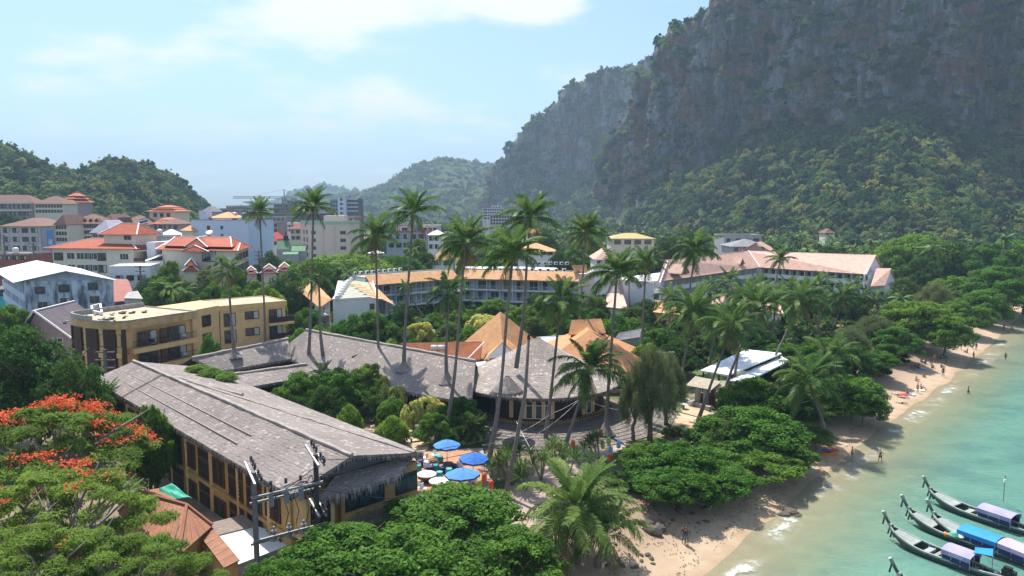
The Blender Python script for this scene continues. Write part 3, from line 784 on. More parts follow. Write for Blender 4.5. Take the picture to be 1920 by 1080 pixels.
# building kit
TILE_OR = tilemat('orange_roof_tile', (.46, .195, .085)); TILE_RED = tilemat('red_roof_tile', (.40, .085, .035)); TILE_PINK = tilemat('pink_roof_tile', (.64, .40, .315), streak=.1)
TILE_BROWN = tilemat('brown_roof_tile', (.20, .10, .075)); TILE_GREEN = tilemat('green_roof_tile', (.12, .25, .14)); TILE_GREY = tilemat('grey_roof_sheet', (.24, .24, .25)); TILE_PURPLE = tilemat('mauve_roof_tile', (.16, .13, .15))
TILE_OLDRED = tilemat('faded_red_roof_sheet', (.36, .13, .10)); TILE_PALEOR = tilemat('pale_orange_roof_tile', (.68, .365, .175), row=.3, streak=.1)
WHITE = M('white_plaster', (.74, .74, .76), var=.08, stain=.12, stain_col=(.4, .4, .42)); WHITE_TRIM = M('white_trim', (.78, .78, .77), .6, .1)
CREAM = M('cream_plaster', (.70, .63, .52), var=.1, stain=.15, stain_col=(.4, .35, .3)); BEIGE = M('pinkish_plaster', (.64, .55, .47), var=.1, stain=.15, stain_col=(.4, .35, .3)); OCHRE = M('ochre_plaster', (.52, .33, .125), stain=.4, stain_col=(.16, .10, .05))
OCHRE_L = M('yellow_plaster', (.72, .49, .235), var=.14, stain=.18, stain_col=(.35, .25, .13)); BLUEWALL = M('blue_white_plaster', (.56, .65, .80), var=.08, stain=.12, stain_col=(.4, .45, .55)); LILAC = M('pink_plaster', (.42, .30, .33), stain=.3)
BLUESTAIN = M('stained_blue_plaster', (.46, .56, .70), stain=.95, slo=.44, stain_col=(.055, .08, .12), scale=.5); GREYW = M('grey_plaster', (.40, .40, .42), stain=.4); CONC = M('concrete', (.36, .34, .32), stain=.5, stain_col=(.10, .09, .08))
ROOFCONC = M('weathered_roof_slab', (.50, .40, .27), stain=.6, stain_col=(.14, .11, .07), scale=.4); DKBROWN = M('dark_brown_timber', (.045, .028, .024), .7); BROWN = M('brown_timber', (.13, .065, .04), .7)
DARK = M('dark_interior', (.02, .018, .017), .9); GLASS = glassmat(); TEAL_GLASS = glassmat('teal_glass', (.012, .04, .05)); CURTAIN = M('pale_curtain', (.46, .48, .50), .9, .2, 4)
RAILW = M('white_rail', (.62, .64, .66), .6, .1); METAL = M('grey_metal', (.30, .30, .31), .45, .2, 3, metal=.6); GALV = M('pale_metal', (.55, .56, .58), .45, .2, 2, metal=.3); BLACK = M('black_rubber', (.02, .02, .022), .6)
WOODGREY = M('weathered_planks', (.27, .22, .185), .9, .35, 3, bmp=.5); TERRACE = M('terracotta_paving', (.46, .24, .14), .9); SHEET_WHITE = M('white_roof_sheet', (.72, .72, .73), .6, .12, .7, stain=.25, stain_col=(.4, .38, .36))
SHEET_BLUE = M('pale_blue_roof_sheet', (.62, .70, .78), .5, .12)
THATCH = thatchmat()
WIN = {}
def window_meshes(w, h, kind):
 """frame with a sill and a recessed glazed pane (origin on the wall, +y outwards)"""
 key = (round(w, 1), round(h, 1), kind)
 if key in WIN: return WIN[key]
 w, h = max(.3, key[0]), max(.3, key[1]); t = .09; f = MB()
 f.box(-w / 2 - t, -.05, -t, -w / 2, .10, h + t); f.box(w / 2, -.05, -t, w / 2 + t, .10, h + t)
 f.box(-w / 2, -.05, h, w / 2, .10, h + t); f.box(-w / 2, -.05, -t, w / 2, .13, 0)
 nm = max(1, int(round(w / 1.0)))
 for i in range(1, nm): x = -w / 2 + w * i / nm; f.box(x - .03, -.02, 0, x + .03, .07, h)
 fm = {'brown': BROWN, 'dark': DKBROWN, 'white': WHITE_TRIM, 'grey': GREYW, 'blue': M('blue_shutter_frame', (.16, .18, .30)), 'none': CONC}[kind]
 p = MB(); p.box(-w / 2 + .002, -.04, .002, w / 2 - .002, .025, h - .002)
 pc = None
 if kind in ('brown', 'dark') and w > 1.2:
  c = MB(); c.box(-w / 2 + .03, .03, .05, -w / 2 + w * .36, .05, h - .03); pc = c.mesh('curtain', CURTAIN)
 WIN[key] = (f.mesh('window', fm), p.mesh('pane', GLASS), pc)
 return WIN[key]
def add_window(root, pos, ang, w, h, kind='white', name='window', pane=None):
 fm, pm, pc = window_meshes(w, h, kind)
 o = link(name, fm, root, Vector(pos) - parent_origin(root), ang)
 q = link('pane', pm, o)
 if pane is not None: q.data = pane
 if pc is not None and (int(abs(pos[0] * 7.3 + pos[2] * 3.1)) % 3): link('curtain', pc, o)
 return o
def outward(a, b):
 """angle of the window frame whose +y faces the side of a->b nearer the camera"""
 a, b = Vector(a), Vector(b); d = (b - a); d.z = 0; n = Vector((d.y, -d.x, 0)).normalized(); m = (a + b) / 2
 if n.dot(Vector((0, 0, 0)) - Vector((m.x, m.y, 0))) < 0: n = -n
 return math.atan2(n.y, n.x) - math.pi / 2, n
def facade(root, a, b, zs, n, w, h, kind='white', lo=0.0, hi=1.0, skip=(), proud=.03):
 ang, nn = outward(a, b); a, b = Vector((a[0], a[1], 0)), Vector((b[0], b[1], 0))
 for z in zs:
  for i in range(n):
   if i in skip: continue
   p = a.lerp(b, lo + (hi - lo) * (i + .5) / n); add_window(root, (p.x + nn.x * proud, p.y + nn.y * proud, z), ang, w, h, kind)
def foot(a, b, depth):
 """rectangle footprint behind the front a-b"""
 ang, n = outward(a, b); a, b = Vector((a[0], a[1], 0)), Vector((b[0], b[1], 0))
 return [a, b, b - n * depth, a - n * depth]
def block(root, poly, z0, z1, mat, name='wall'):
 m = MB(); m.prism(poly, z0, z1); return m.build(name, mat, root)
def flat_roof(root, poly, z, mat=CONC, par=.5, th=.18, parmat=None):
 """slab with a low parapet round it"""
 c = sum((Vector(p) for p in poly), Vector()) / len(poly)
 m = MB(); m.prism([c + (Vector(p) - c) * .995 for p in poly], z, z + .12); m.build('roof_slab', mat, root)
 w = MB(); n = len(poly)
 for i in range(n):
  p, q = Vector(poly[i]), Vector(poly[(i + 1) % n]); w.bar((p.x, p.y, z + par / 2), (q.x, q.y, z + par / 2), th, par)
 w.build('parapet', parmat or mat, root)
def hip_roof(root, poly, ze, zr, mat, over=.8, ridge=None, cap=None, th=.14, name='roof', inset=None):
 """four-cornered hip roof; ridge runs along the longer side"""
 c = sum((Vector((p[0], p[1], 0)) for p in poly), Vector()) / 4
 e = []
 for p in poly:
  d = Vector((p[0], p[1], 0)) - c; e.append(c + d * (1 + over / d.length) + Vector((0, 0, ze)))
 l1 = (e[1] - e[0]).length; l2 = (e[2] - e[1]).length
 if l1 >= l2: m0, m1 = (e[0] + e[3]) / 2, (e[1] + e[2]) / 2; ln, sh = l1, l2; order = 0
 else: m0, m1 = (e[0] + e[1]) / 2, (e[3] + e[2]) / 2; ln, sh = l2, l1; order = 1
 f = min(.5, (inset if inset is not None else sh / 2) / ln); r0 = m0.lerp(m1, f); r1 = m1.lerp(m0, f); r0.z = r1.z = zr
 m = MB()
 fs = ([[e[0], e[1], r1, r0], [e[1], e[2], r1], [e[2], e[3], r0, r1], [e[3], e[0], r0]] if order == 0 else
          [[e[1], e[2], r1, r0], [e[2], e[3], r1], [e[3], e[0], r0, r1], [e[0], e[1], r0]])
 for q in fs: m.slab(q, th)
 o = m.build(name, mat, root)
 if cap:
  k = MB(); up = Vector((0, 0, .06))
  ends = ([(e[0], r0), (e[3], r0), (e[1], r1), (e[2], r1)] if order == 0 else [(e[0], r0), (e[1], r0), (e[3], r1), (e[2], r1)])
  if (r1 - r0).length > .3: k.bar(r0 + up, r1 + up, .32, .2)
  for p, q in ends: k.bar(p + up, q + up, .3, .18)
  k.build('ridge_cap', cap, root)
 return e, r0, r1
def gable_roof(root, e0, e1, r0, r1, f0, f1, mat, th=.14, name='roof', cap=None):
 """eave e0-e1, ridge r0-r1, other eave f0-f1"""
 m = MB(); m.slab([e0, e1, r1, r0], th); m.slab([r0, r1, f1, f0], th); o = m.build(name, mat, root)
 if cap:
  k = MB(); k.bar(Vector(r0) + Vector((0, 0, .06)), Vector(r1) + Vector((0, 0, .06)), .3, .2); k.build('ridge_cap', cap, root)
 return o
def balconies(root, a, b, z0, floors, fh, nb, depth, wall, rail=RAILW, slab=None, solid=False, railh=1.0):
 """open balcony front on the line a-b: floor slabs, party walls, railings and glazed doors, each a part"""
 ang, n = outward(a, b); a, b = Vector((a[0], a[1], 0)), Vector((b[0], b[1], 0)); d = (b - a).normalized(); ln = (b - a).length; bay = ln / nb
 org = parent_origin(root); slab = slab or wall
 rl = MB(); x0, x1 = -bay / 2 + .1, bay / 2 - .1
 rl.box(x0, -.04, railh - .07, x1, .04, railh); rl.box(x0, -.03, .06, x1, .03, .11)
 if solid: rl.box(x0 - .09, -.07, -.02, x1 + .09, .06, railh - .08)
 nbar = max(4, int(bay / .28)) if not solid else 0
 for i in range(nbar + 1 if nbar else 0): x = x0 + (x1 - x0) * i / nbar; rl.box(x - .022, -.02, .11, x + .022, .02, railh - .07)
 rlm = rl.mesh('railing', rail)
 dr = MB(); w = bay * .62; dr.box(-w / 2, -.03, 0, w / 2, .03, 2.2); drm = dr.mesh('balcony_door', GLASS)
 fr = MB(); fr.box(-w / 2 - .07, -.02, 0, -w / 2 - .001, .07, 2.27); fr.box(w / 2 + .001, -.02, 0, w / 2 + .07, .07, 2.27); fr.box(-.04, .031, 0, .04, .07, 2.2); fr.box(-w / 2 - .001, -.02, 2.201, w / 2 + .001, .07, 2.27); frm = fr.mesh('door_frame', WHITE_TRIM if rail is RAILW else BROWN)
 cu = MB(); cu.box(-w / 2 + .04, .035, .03, -w / 2 + w * .4, .055, 2.15); cum = cu.mesh('curtain', CURTAIN)
 for k in range(floors):
  z = z0 + k * fh
  s = MB(); p0, p1 = a - d * .1, b + d * .1
  s.hexa([(*p0[:2], z - .3), (*p1[:2], z - .3), (*(p1 - n * depth)[:2], z - .3), (*(p0 - n * depth)[:2], z - .3), (*p0[:2], z), (*p1[:2], z), (*(p1 - n * depth)[:2], z), (*(p0 - n * depth)[:2], z)])
  s.build('floor_slab', slab, root)
  for i in range(nb):
   c = a + d * bay * (i + .5)
   link('railing', rlm, root, Vector((c.x - n.x * .08, c.y - n.y * .08, z)) - org, ang)
   q = c - n * (depth - .06)
   o = link('balcony_door', drm, root, Vector((q.x, q.y, z)) - org, ang); link('door_frame', frm, o)
   if (i * 7 + k * 3) % 4 != 1: link('curtain', cum, o)
 pw = MB()
 for i in range(nb + 1):
  c = a + d * (bay * i); c0 = c - n * .12; c1 = c - n * depth
  pw.bar((c0.x, c0.y, z0 + floors * fh / 2 - .15), (c1.x, c1.y, z0 + floors * fh / 2 - .15), .16, floors * fh - .02)
 pw.build('party_wall', wall, root)
# ---- thatch
def thatch_face(m, e0, e1, r0, r1, seed, row=.34, seg=.3, lift=.04, bulge=0.0, surf=None):
 """courses of thatch laid from the eave e0-e1 up to r0-r1, each lapping the one below"""
 rr = random.Random(seed); e0, e1, r0, r1 = map(Vector, (e0, e1, r0, r1))
 ru = max((e1 - e0).length, (r1 - r0).length); rv = max(((r0 + r1) / 2 - (e0 + e1) / 2).length, .5)
 nr = max(2, int(rv / row)); ns = max(2, int(ru / seg))
 nrm = (e1 - e0).cross(((r0 + r1) - (e0 + e1))) if (e1 - e0).length > .01 else Vector((0, 0, 1))
 if nrm.length < 1e-6: nrm = Vector((0, 0, 1))
 nrm.normalize()
 if nrm.z < 0: nrm = -nrm
 S = surf or (lambda u, v: e0.lerp(e1, u).lerp(r0.lerp(r1, u), v))
 for i in range(nr):
  v0 = max(0, (i - .25) / nr); v1 = (i + 1) / nr; row_t = rr.uniform(.43, .53)
  vs, fs, ts = [], [], []
  for j in range(ns + 1):
   u = min(1, max(0, (j + rr.uniform(-.25, .25) * (0 < j < ns)) / ns))
   jv = rr.uniform(-.4, .4) / nr
   lo = S(u, max(0, v0 + (jv if i else jv * .3))) + nrm * (lift * rr.uniform(.6, 1.3)); hi = S(u, v1) + nrm * .02
   md = lo.lerp(hi, .45) + nrm * lift * .35
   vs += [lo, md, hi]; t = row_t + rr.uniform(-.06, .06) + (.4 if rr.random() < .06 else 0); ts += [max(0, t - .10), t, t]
  for j in range(ns):
   a = 3 * j; fs += [(a, a + 3, a + 4, a + 1), (a + 1, a + 4, a + 5, a + 2)]
  o = len(m.v); m.v += [tuple(p) for p in vs]; m.f += [tuple(x + o for x in f) for f in fs]; m.m += [0] * len(fs); m.t += ts
def fringe(m, pts, seed, ln=.55, step=.13, drop=1.0):
 """ragged strands hanging along an eave"""
 rr = random.Random(seed)
 for a, b in zip(pts[:-1], pts[1:]):
  a, b = Vector(a), Vector(b); n = max(1, int((b - a).length / step)); d = (b - a).normalized(); o = Vector((d.y, -d.x, 0))
  for i in range(n):
   for k in range(2):
    p = a.lerp(b, (i + rr.random()) / n); L = ln * rr.uniform(.5, 1.25); w = rr.uniform(.06, .15)
    q = p + Vector((0, 0, -L * drop)) + d * rr.uniform(-.15, .15) + o * rr.uniform(-.16, .16)
    m.add([p - d * w + Vector((0, 0, .08)), p + d * w + Vector((0, 0, .08)), q], [(0, 1, 2)], 0, rr.uniform(.1, .8))
def ridge_roll(m, a, b, w=.5, seed=1):
 rr = random.Random(seed); a, b = Vector(a), Vector(b); n = max(2, int((b - a).length / 1.2)); pts = [a.lerp(b, i / n) + Vector((0, 0, .1 + rr.uniform(-.04, .06))) for i in range(n + 1)]
 m.tube(pts, [w * .42 * rr.uniform(.8, 1.15) for _ in pts], 6, 0, True, .75)
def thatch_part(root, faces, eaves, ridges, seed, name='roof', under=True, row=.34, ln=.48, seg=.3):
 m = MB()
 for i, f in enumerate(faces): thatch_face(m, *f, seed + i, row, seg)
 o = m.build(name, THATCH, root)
 k = MB()
 for i, e in enumerate(eaves): fringe(k, e, seed + 50 + i, ln)
 k.build('eave_fringe', THATCH, o)
 if ridges:
  k = MB()
  for i, (a, b) in enumerate(ridges): ridge_roll(k, a, b, seed=seed + i)
  k.build('ridge_thatch', M('ridge_thatch', (.40, .35, .31), .95), o)
 if under:
  k = MB()
  for (e0, e1, r0, r1) in faces:
   dn = Vector((0, 0, -.30)); q = [Vector(p) + dn for p in (e0, e1, r1, r0)]
   if (q[2] - q[3]).length < .02: q = q[:3]
   k.slab(q, .08)
  k.build('roof_lining', DKBROWN, o)
 return o
V = Vector
# 1. the long thatched hotel wing in front
UD = V((.705, -.7092, 0)); ND = V((.7092, .705, 0))
def main_pt(u, n, z): return V((UD.x * u + ND.x * n, UD.y * u + ND.y * n, z))
eL0, eL1 = P(172, 712, 8.3), P(545, 930, 8.3); rg0, rg1 = P(251, 678, 10.5), P(660, 856, 10.5)
eR0, eR1 = P(469, 723, 8.3), P(793, 850, 8.3)
u_front = 48.9
hall = thing('thatched_hotel', 'long two storey ochre hotel wing under one grey thatched roof', 'hotel', (*((eL1 + eR1) / 2)[:2], 2.0))
eRb = P(392, 690, 8.3)                                        # back corner of the courtyard eave
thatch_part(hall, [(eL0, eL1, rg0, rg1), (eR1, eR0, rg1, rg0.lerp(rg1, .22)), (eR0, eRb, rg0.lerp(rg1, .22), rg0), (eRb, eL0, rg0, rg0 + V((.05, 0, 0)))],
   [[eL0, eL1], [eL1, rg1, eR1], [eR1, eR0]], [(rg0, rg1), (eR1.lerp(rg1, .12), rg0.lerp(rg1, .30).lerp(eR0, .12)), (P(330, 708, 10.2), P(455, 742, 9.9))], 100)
k = MB()                                                       # battens pinned over the thatch
for s in (.3, .55):
 a = eL0.lerp(rg0, s) + V((1.2, -.8, .16)); b = eL1.lerp(rg1, s) + V((-9, 9.2, .16)); k.bar(a, b, .09)
a = eL0.lerp(eL1, .235); b = rg0.lerp(rg1, .205); k.bar(a + V((0, 0, .16)), b + V((0, 0, .17)), .1)
k.build('roof_batten', M('batten', (.33, .29, .265), .9), hall)
# walls: left long front with two storeys of tall dark screens between ochre posts
wl0, wl1 = main_pt(-106, 26.5, 0), main_pt(-51.0, 26.5, 0)
u_of = lambda p: p.x * UD.x + p.y * UD.y
uA, uB = u_of(eL0) + 2.2, u_of(eL1) - 1.4
nL, nR = 26.4, 37.6
NETM = M('bamboo_net', (.36, .315, .29), .9)
m = MB()
for i in (2, 4, 7): a, b = eL0.lerp(rg0, i / 9 + .02), eL1.lerp(rg1, i / 9 + .02); m.bar(a + V((1, -.8, .05)), b + V((-.3, .3, .05)), .035)
m.build('roof_net', NETM, hall)['kind'] = 'stuff'
block(hall, [main_pt(uA, nL, 0), main_pt(uB, nL, 0), main_pt(uB, nR, 0), main_pt(uA, nR, 0)], 1.0, 7.9, OCHRE)
gz_ = MB(); gz_.slab([main_pt(uB + .3, nL + .4, 8.15), main_pt(uB + .3, nR - .4, 8.15), main_pt(uB + .3, (nL + nR) / 2 - .6, 10.0)], .05)
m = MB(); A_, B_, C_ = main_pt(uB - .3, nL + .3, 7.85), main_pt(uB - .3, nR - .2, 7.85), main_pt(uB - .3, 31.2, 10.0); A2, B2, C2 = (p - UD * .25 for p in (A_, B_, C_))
m.add([A_, B_, C_, A2, B2, C2], [(0, 1, 2), (5, 4, 3), (0, 3, 4, 1), (1, 4, 5, 2), (2, 5, 3, 0)]); m.build('gable_wall', M('shaded_gable_boards', (.20, .20, .21)), hall)  # dark grey puts the shade under the gable into the wall colour
ang_l = math.atan2(-ND.y, -ND.x) - math.pi / 2
SHUT = M('dark_slatted_screen', (.040, .026, .020), .8, .5, 6, bmp=.6)
def screen_mesh(w, h, slats):
 f = MB(); f.box(-w / 2, -.05, 0, w / 2, .04, h)
 for i in range(slats):
  z = h * (i + .5) / slats; f.box(-w / 2 + .05, .04, z - h / slats * .3, w / 2 - .05, .09, z + h / slats * .3)
 return f.mesh('screen', SHUT)
def screen_frame(w, h):
 f = MB(); f.box(-w / 2 - .08, -.03, -.08, -w / 2 - .002, .12, h + .08); f.box(w / 2 + .002, -.03, -.08, w / 2 + .08, .12, h + .08); f.box(-w / 2, -.03, h + .002, w / 2, .12, h + .08); f.box(-w / 2, -.03, -.08, w / 2, .12, -.002)
 return f.mesh('screen_frame', BROWN)
kinds_s = {}
u = uA + .8; pat = [(.95, .35), (.95, 1.15), (2.5, 1.0), (2.5, .9), (1.0, .35), (1.0, 1.0), (2.6, .7)]; ip = 0
while u < uB - 1.5:
 w, gap = pat[ip % len(pat)]; ip += 1
 for (z0, h) in ((1.35, 2.75), (4.75, 2.75)):
  if w > 2 and z0 < 2: parts_ = ((z0, 1.9), (z0 + 2.1, .62))
  elif w > 2: parts_ = ((z0, 1.7), (z0 + 1.95, .75))
  else: parts_ = ((z0 + (.25 if z0 > 2 else -.1), h - .45),)
  for zz0, hh in parts_:
   kq = (w, round(hh, 2))
   if kq not in kinds_s: kinds_s[kq] = (screen_mesh(w, hh, 9 if w < 2 else 5), screen_frame(w, hh))
   p = main_pt(u + w / 2, nL - .03, zz0); o = link('screen', kinds_s[kq][0], hall, p - parent_origin(hall), ang_l); link('screen_frame', kinds_s[kq][1], o)
 u += w + gap
m = MB(); a, b = main_pt(uA, nL - .08, 4.35), main_pt(uB, nL - .08, 4.35); m.bar(a, b, .14, .3); m.build('floor_beam', OCHRE, hall)
for i in range(9):
 p = main_pt(uA + (uB - uA) * (i + .0) / 8.6, nL - .06, 0); m = MB(); m.bar((p.x, p.y, 1.0), (p.x, p.y, 7.85), .34, .2); m.build('wall_post', OCHRE_L, hall)
# bay and entrance at the road corner, with the little thatched porch roof round it
p = [main_pt(uB, nL + .2, 0), main_pt(uB + 1.5, nL + .5, 0), main_pt(uB + 1.5, nL + 3.0, 0), main_pt(uB, nL + 3.2, 0)]
block(hall, p, 4.3, 7.7, OCHRE_L, 'bay_wall')
for (n_, z_, w_, h_) in ((nL + 1.75, 4.9, 1.7, 2.2),):
 o = link('screen', screen_mesh(w_, h_, 8), hall, main_pt(uB + 1.55, n_, z_) - parent_origin(hall), math.atan2(UD.y, UD.x) - math.pi / 2)
ang_f = math.atan2(UD.y, UD.x) - math.pi / 2
m = MB(); m.box(-1.1, -.05, 0, 1.1, .06, 2.9); link('entrance_door', m.mesh('entrance_door', M('red_brown_door', (.16, .05, .025), .6)), hall, main_pt(uB + .05, nL + 2.0, 1.2) - parent_origin(hall), ang_f)
m = MB(); m.box(-.7, -.05, 0, .7, .06, 2.0); link('blue_door', m.mesh('blue_door', M('blue_paint', (.03, .10, .30), .5)), hall, main_pt(uB + .05, nL + 6.3, 1.3) - parent_origin(hall), ang_f)
# skirt roof under the gable
s0, s1 = P(596, 938, 7.5), P(748, 893, 7.5); t0, t1 = main_pt(uB + .1, 30.4, 8.25), main_pt(uB + .1, 38.2, 8.2)
thatch_part(hall, [(s0, s1, t0, t1)], [[t0, s0, s1, t1]], [], 200, 'porch_roof', ln=.8, row=.3).data.materials[0] = thatchmat('pale_thatch', 1.35)  # paler thatch colour stands in for sunlight on the porch roof
pw0, pw1 = main_pt(uB + .5, 30.6, 0), main_pt(uB + .5, 38.4, 0)
block(hall, [pw0, pw1, pw1 - UD * .48, pw0 - UD * .48], 1.2, 7.6, OCHRE, 'porch_wall')
for i, n_ in enumerate((31.6, 32.9, 34.2, 36.6, 37.7)):
 f = MB(); f.box(-.62, 0, 0, .62, .06, 1.75); o = link('window', f.mesh('window', DKBROWN), hall, main_pt(uB + .52, n_, 5.1) - parent_origin(hall), ang_f)
 f = MB(); f.box(-.54, .061, .07, .54, .08, 1.68); link('pane', f.mesh('pane', TEAL_GLASS), o)
rm = MB(); rm.bar((-.45, 0, .9), (.45, 0, .9), .07); rm.bar((-.45, 0, .12), (.45, 0, .12), .06)
for i in range(5): rm.box(-.42 + i * .2, -.025, .12, -.37 + i * .2, .025, .9)
rme = rm.mesh('railing', WOODGREY)
for i in range(9): link('railing', rme, hall, main_pt(uB + 1.75, 31.1 + i * .9, 4.35) - parent_origin(hall), ang_f)
m = MB(); m.prism([main_pt(uB + .52, 30.5, 0), main_pt(uB + 1.85, 30.5, 0), main_pt(uB + 1.85, 39.2, 0), main_pt(uB + .52, 39.2, 0)], 4.1, 4.35); m.build('veranda_floor', WOODGREY, hall)
for n_ in (30.7, 33.5, 36.3, 39.0):
 q = main_pt(uB + 1.7, n_, 0); m = MB(); m.bar((q.x, q.y, 1.2), (q.x, q.y, 4.1), .2); m.build('veranda_post', WOODGREY, hall)
# 2. thatched wings behind the courtyard
wing = thing('thatched_wing', 'low grey thatched wing running left below the yellow hotel', 'hotel wing', (*P(470, 690, 2)[:2], 2))
a0, a1 = P(360, 672, 8.6), P(540, 636, 8.6); b0, b1 = P(413, 697, 6.4), P(545, 673, 6.4); c0, c1 = a0 * 2 - b0, a1 * 2 - b1; c0.z = c1.z = 6.4
thatch_part(wing, [(b0, b1, a0, a1), (c1, c0, a1, a0)], [[b0, b1], [b0, a0]], [(a0, a1)], 300)
iw = lambda p, q, s: p.lerp(q, s)
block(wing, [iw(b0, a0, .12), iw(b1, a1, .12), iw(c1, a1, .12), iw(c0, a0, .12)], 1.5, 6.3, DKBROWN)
peak = thing('thatched_wing', 'high peaked grey thatched wing running from the palms to the cone roof', 'hotel wing', (*P(720, 720, 2)[:2], 2))
g0, g1 = P(574, 619, 10.2), P(892, 678, 9.2); h0, h1 = P(521, 661, 6.4), P(578, 690, 6.0); i1 = P(690, 722, 5.8); i2 = P(885, 757, 5.6)
bk0 = g0 * 2 - i1.lerp(h1, .8); bk0.z = 6.2; bk1 = g1 * 2 - i2; bk1.z = 5.8
thatch_part(peak, [(h0, h1, g0, g0 + V((.05, 0, 0))), (h1, i1, g0, g0.lerp(g1, .42)), (i1, i2, g0.lerp(g1, .42), g1), (bk1, bk0, g1, g0), (bk0, h0, g0, g0 + V((.02, 0, 0)))],
   [[h0, h1, i1, i2], [bk0, h0]], [(g0, g1)], 320)
ii = [p.lerp(q, .12) for p, q in ((h0, g0), (h1, g0), (i1, g0.lerp(g1, .42)), (i2, g1), (bk1, g1), (bk0, g0))]
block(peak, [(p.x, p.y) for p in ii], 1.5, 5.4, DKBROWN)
m = MB(); va, vb = P(660, 668, 8.2), P(702, 650, 9.2); m.slab([va, va + V((.9, .5, .25)), vb + V((.9, .5, .3)), vb], .12); m.slab([va + V((0, 0, -.5)), vb + V((0, 0, -.5)), vb, va], .05); m.build('roof_vent', DKBROWN, peak)
conn = thing('thatched_wing', 'narrow grey thatched link roof crossing the courtyard below the palms', 'hotel wing', (*P(520, 710, 2)[:2], 2))
e0, e1 = P(470, 726, 7.6), P(603, 703, 5.9); r0, r1 = P(400, 708, 8.9), P(575, 684, 7.3); f0 = r0 * 2 - e0; f1 = r1 * 2 - e1; f0.z, f1.z = 7.4, 5.9
thatch_part(conn, [(e0, e1, r0, r1), (f1, f0, r1, r0)], [[e0, e1], [e1, r1]], [(r0, r1)], 340)
block(conn, [e0.lerp(r0, .2), e1.lerp(r1, .2), f1.lerp(r1, .2), f0.lerp(r0, .2)], 1.5, 5.8, DKBROWN)
# 3. round thatched restaurant
CC = V((3.6, 100.5, 2)); RC, ZA, ZE = 11.4, 12.2, 6.25
cone = thing('round_restaurant', 'round restaurant under a tall cone of grey thatch with white windows', 'restaurant', CC)
m = MB(); NS = 28
def cone_pt(t, r, z): return V((CC.x + r * math.cos(t), CC.y + r * math.sin(t) * .96, z))
def cone_z(r): s = r / RC; return ZA - (ZA - ZE) * (s ** .88)
for i in range(NS):
 t0_, t1_ = 2 * math.pi * i / NS, 2 * math.pi * (i + 1) / NS
 fn = lambda u, v, t0_=t0_, t1_=t1_: (lambda tt, rr_: cone_pt(tt, rr_, cone_z(rr_)))(t0_ + (t1_ - t0_) * u, RC * (1 - v) + .05)
 thatch_face(m, cone_pt(t0_, RC, ZE), cone_pt(t1_, RC, ZE), cone_pt(t0_, .2, ZA), cone_pt(t1_, .2, ZA), 400 + i, .34, .45, .05, surf=fn)
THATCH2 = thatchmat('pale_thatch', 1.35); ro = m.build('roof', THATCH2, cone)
k = MB(); fringe(k, [cone_pt(2 * math.pi * i / 48, RC, ZE) for i in range(49)], 450, .5, .11); k.build('eave_fringe', THATCH, ro)
k = MB(); k.lathe([(RC - .5, ZE - .4 - CC.z), (RC * .5, cone_z(RC * .5) - .4 - CC.z), (.3, ZA - .5 - CC.z)], 28, CC); k.build('roof_lining', DKBROWN, ro)
RW = 9.2
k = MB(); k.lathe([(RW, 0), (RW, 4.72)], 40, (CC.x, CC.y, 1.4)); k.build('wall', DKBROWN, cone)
k = MB(); k.lathe([(RW + .6, 0), (RW + .6, 1.5), (RW + .3, 1.55)], 40, (CC.x, CC.y, 1.4)); k.build('plinth', OCHRE, cone)
for t_ in (-1.785, -1.655, -1.525, -1.40, -1.98, -2.2, -.9, -.7):                              # ochre piers, white framed windows between them
 q = V((CC.x + (RW + .08) * math.cos(t_), CC.y + (RW + .08) * math.sin(t_), 3.2)); m = MB(); m.cbox((q.x, q.y, 4.5), (.5, .22, 2.7), t_ + math.pi / 2); m.build('pier', OCHRE_L, cone)
for t_ in (-1.72, -1.59, -1.4625, -.80):
 q = V((CC.x + (RW + .1) * math.cos(t_), CC.y + (RW + .1) * math.sin(t_), 3.25)); add_window(cone, q, t_ - math.pi / 2, .8, 1.6, 'white')
m = MB()
for i in range(60):
 t_ = -2.6 + 2.4 * i / 60; q = cone_pt(t_, 10.3, 0); m.bar((q.x, q.y, 2.3), (q.x, q.y, 3.1), .06)
for i in range(30):
 a = cone_pt(-2.6 + 2.4 * i / 30, 10.3, 3.12); b = cone_pt(-2.6 + 2.4 * (i + 1) / 30, 10.3, 3.12); m.bar(a, b, .09)
m.build('veranda_rail', DKBROWN, cone)
# shingled apron roof round the seaward side
ap = MB(); rr_ = random.Random(5)
for i in range(9):
 for j in range(56):
  t0_ = -2.75 + 2.75 * (j + .5 * (i % 2)) / 56; t1_ = t0_ + 2.75 / 56 * .94; ra, rb = 9.9 + .98 * i, 9.9 + .98 * (i + 1.25)
  za, zb2 = 2.55 - .055 * i, 2.55 - .055 * (i + 1.25) + .05 + rr_.uniform(0, .04)
  q = [cone_pt(t0_, ra, za), cone_pt(t1_, ra, za), cone_pt(t1_, rb, zb2), cone_pt(t0_, rb, zb2)]
  ap.slab(q, .05)
ao = ap.build('apron_shingles', M('grey_shingle', (.21, .18, .165), .9, .45, 2.2, stain=.3), cone); ao['kind'] = 'stuff'
k = MB()
for j in range(28):
 t0_, t1_ = -2.78 + 2.8 * j / 28, -2.78 + 2.8 * (j + 1) / 28
 k.slab([cone_pt(t0_, 9.8, 2.42), cone_pt(t1_, 9.8, 2.42), cone_pt(t1_, 18.9, 1.9), cone_pt(t0_, 18.9, 1.9)], .1)
k.build('apron_deck', DKBROWN, cone)
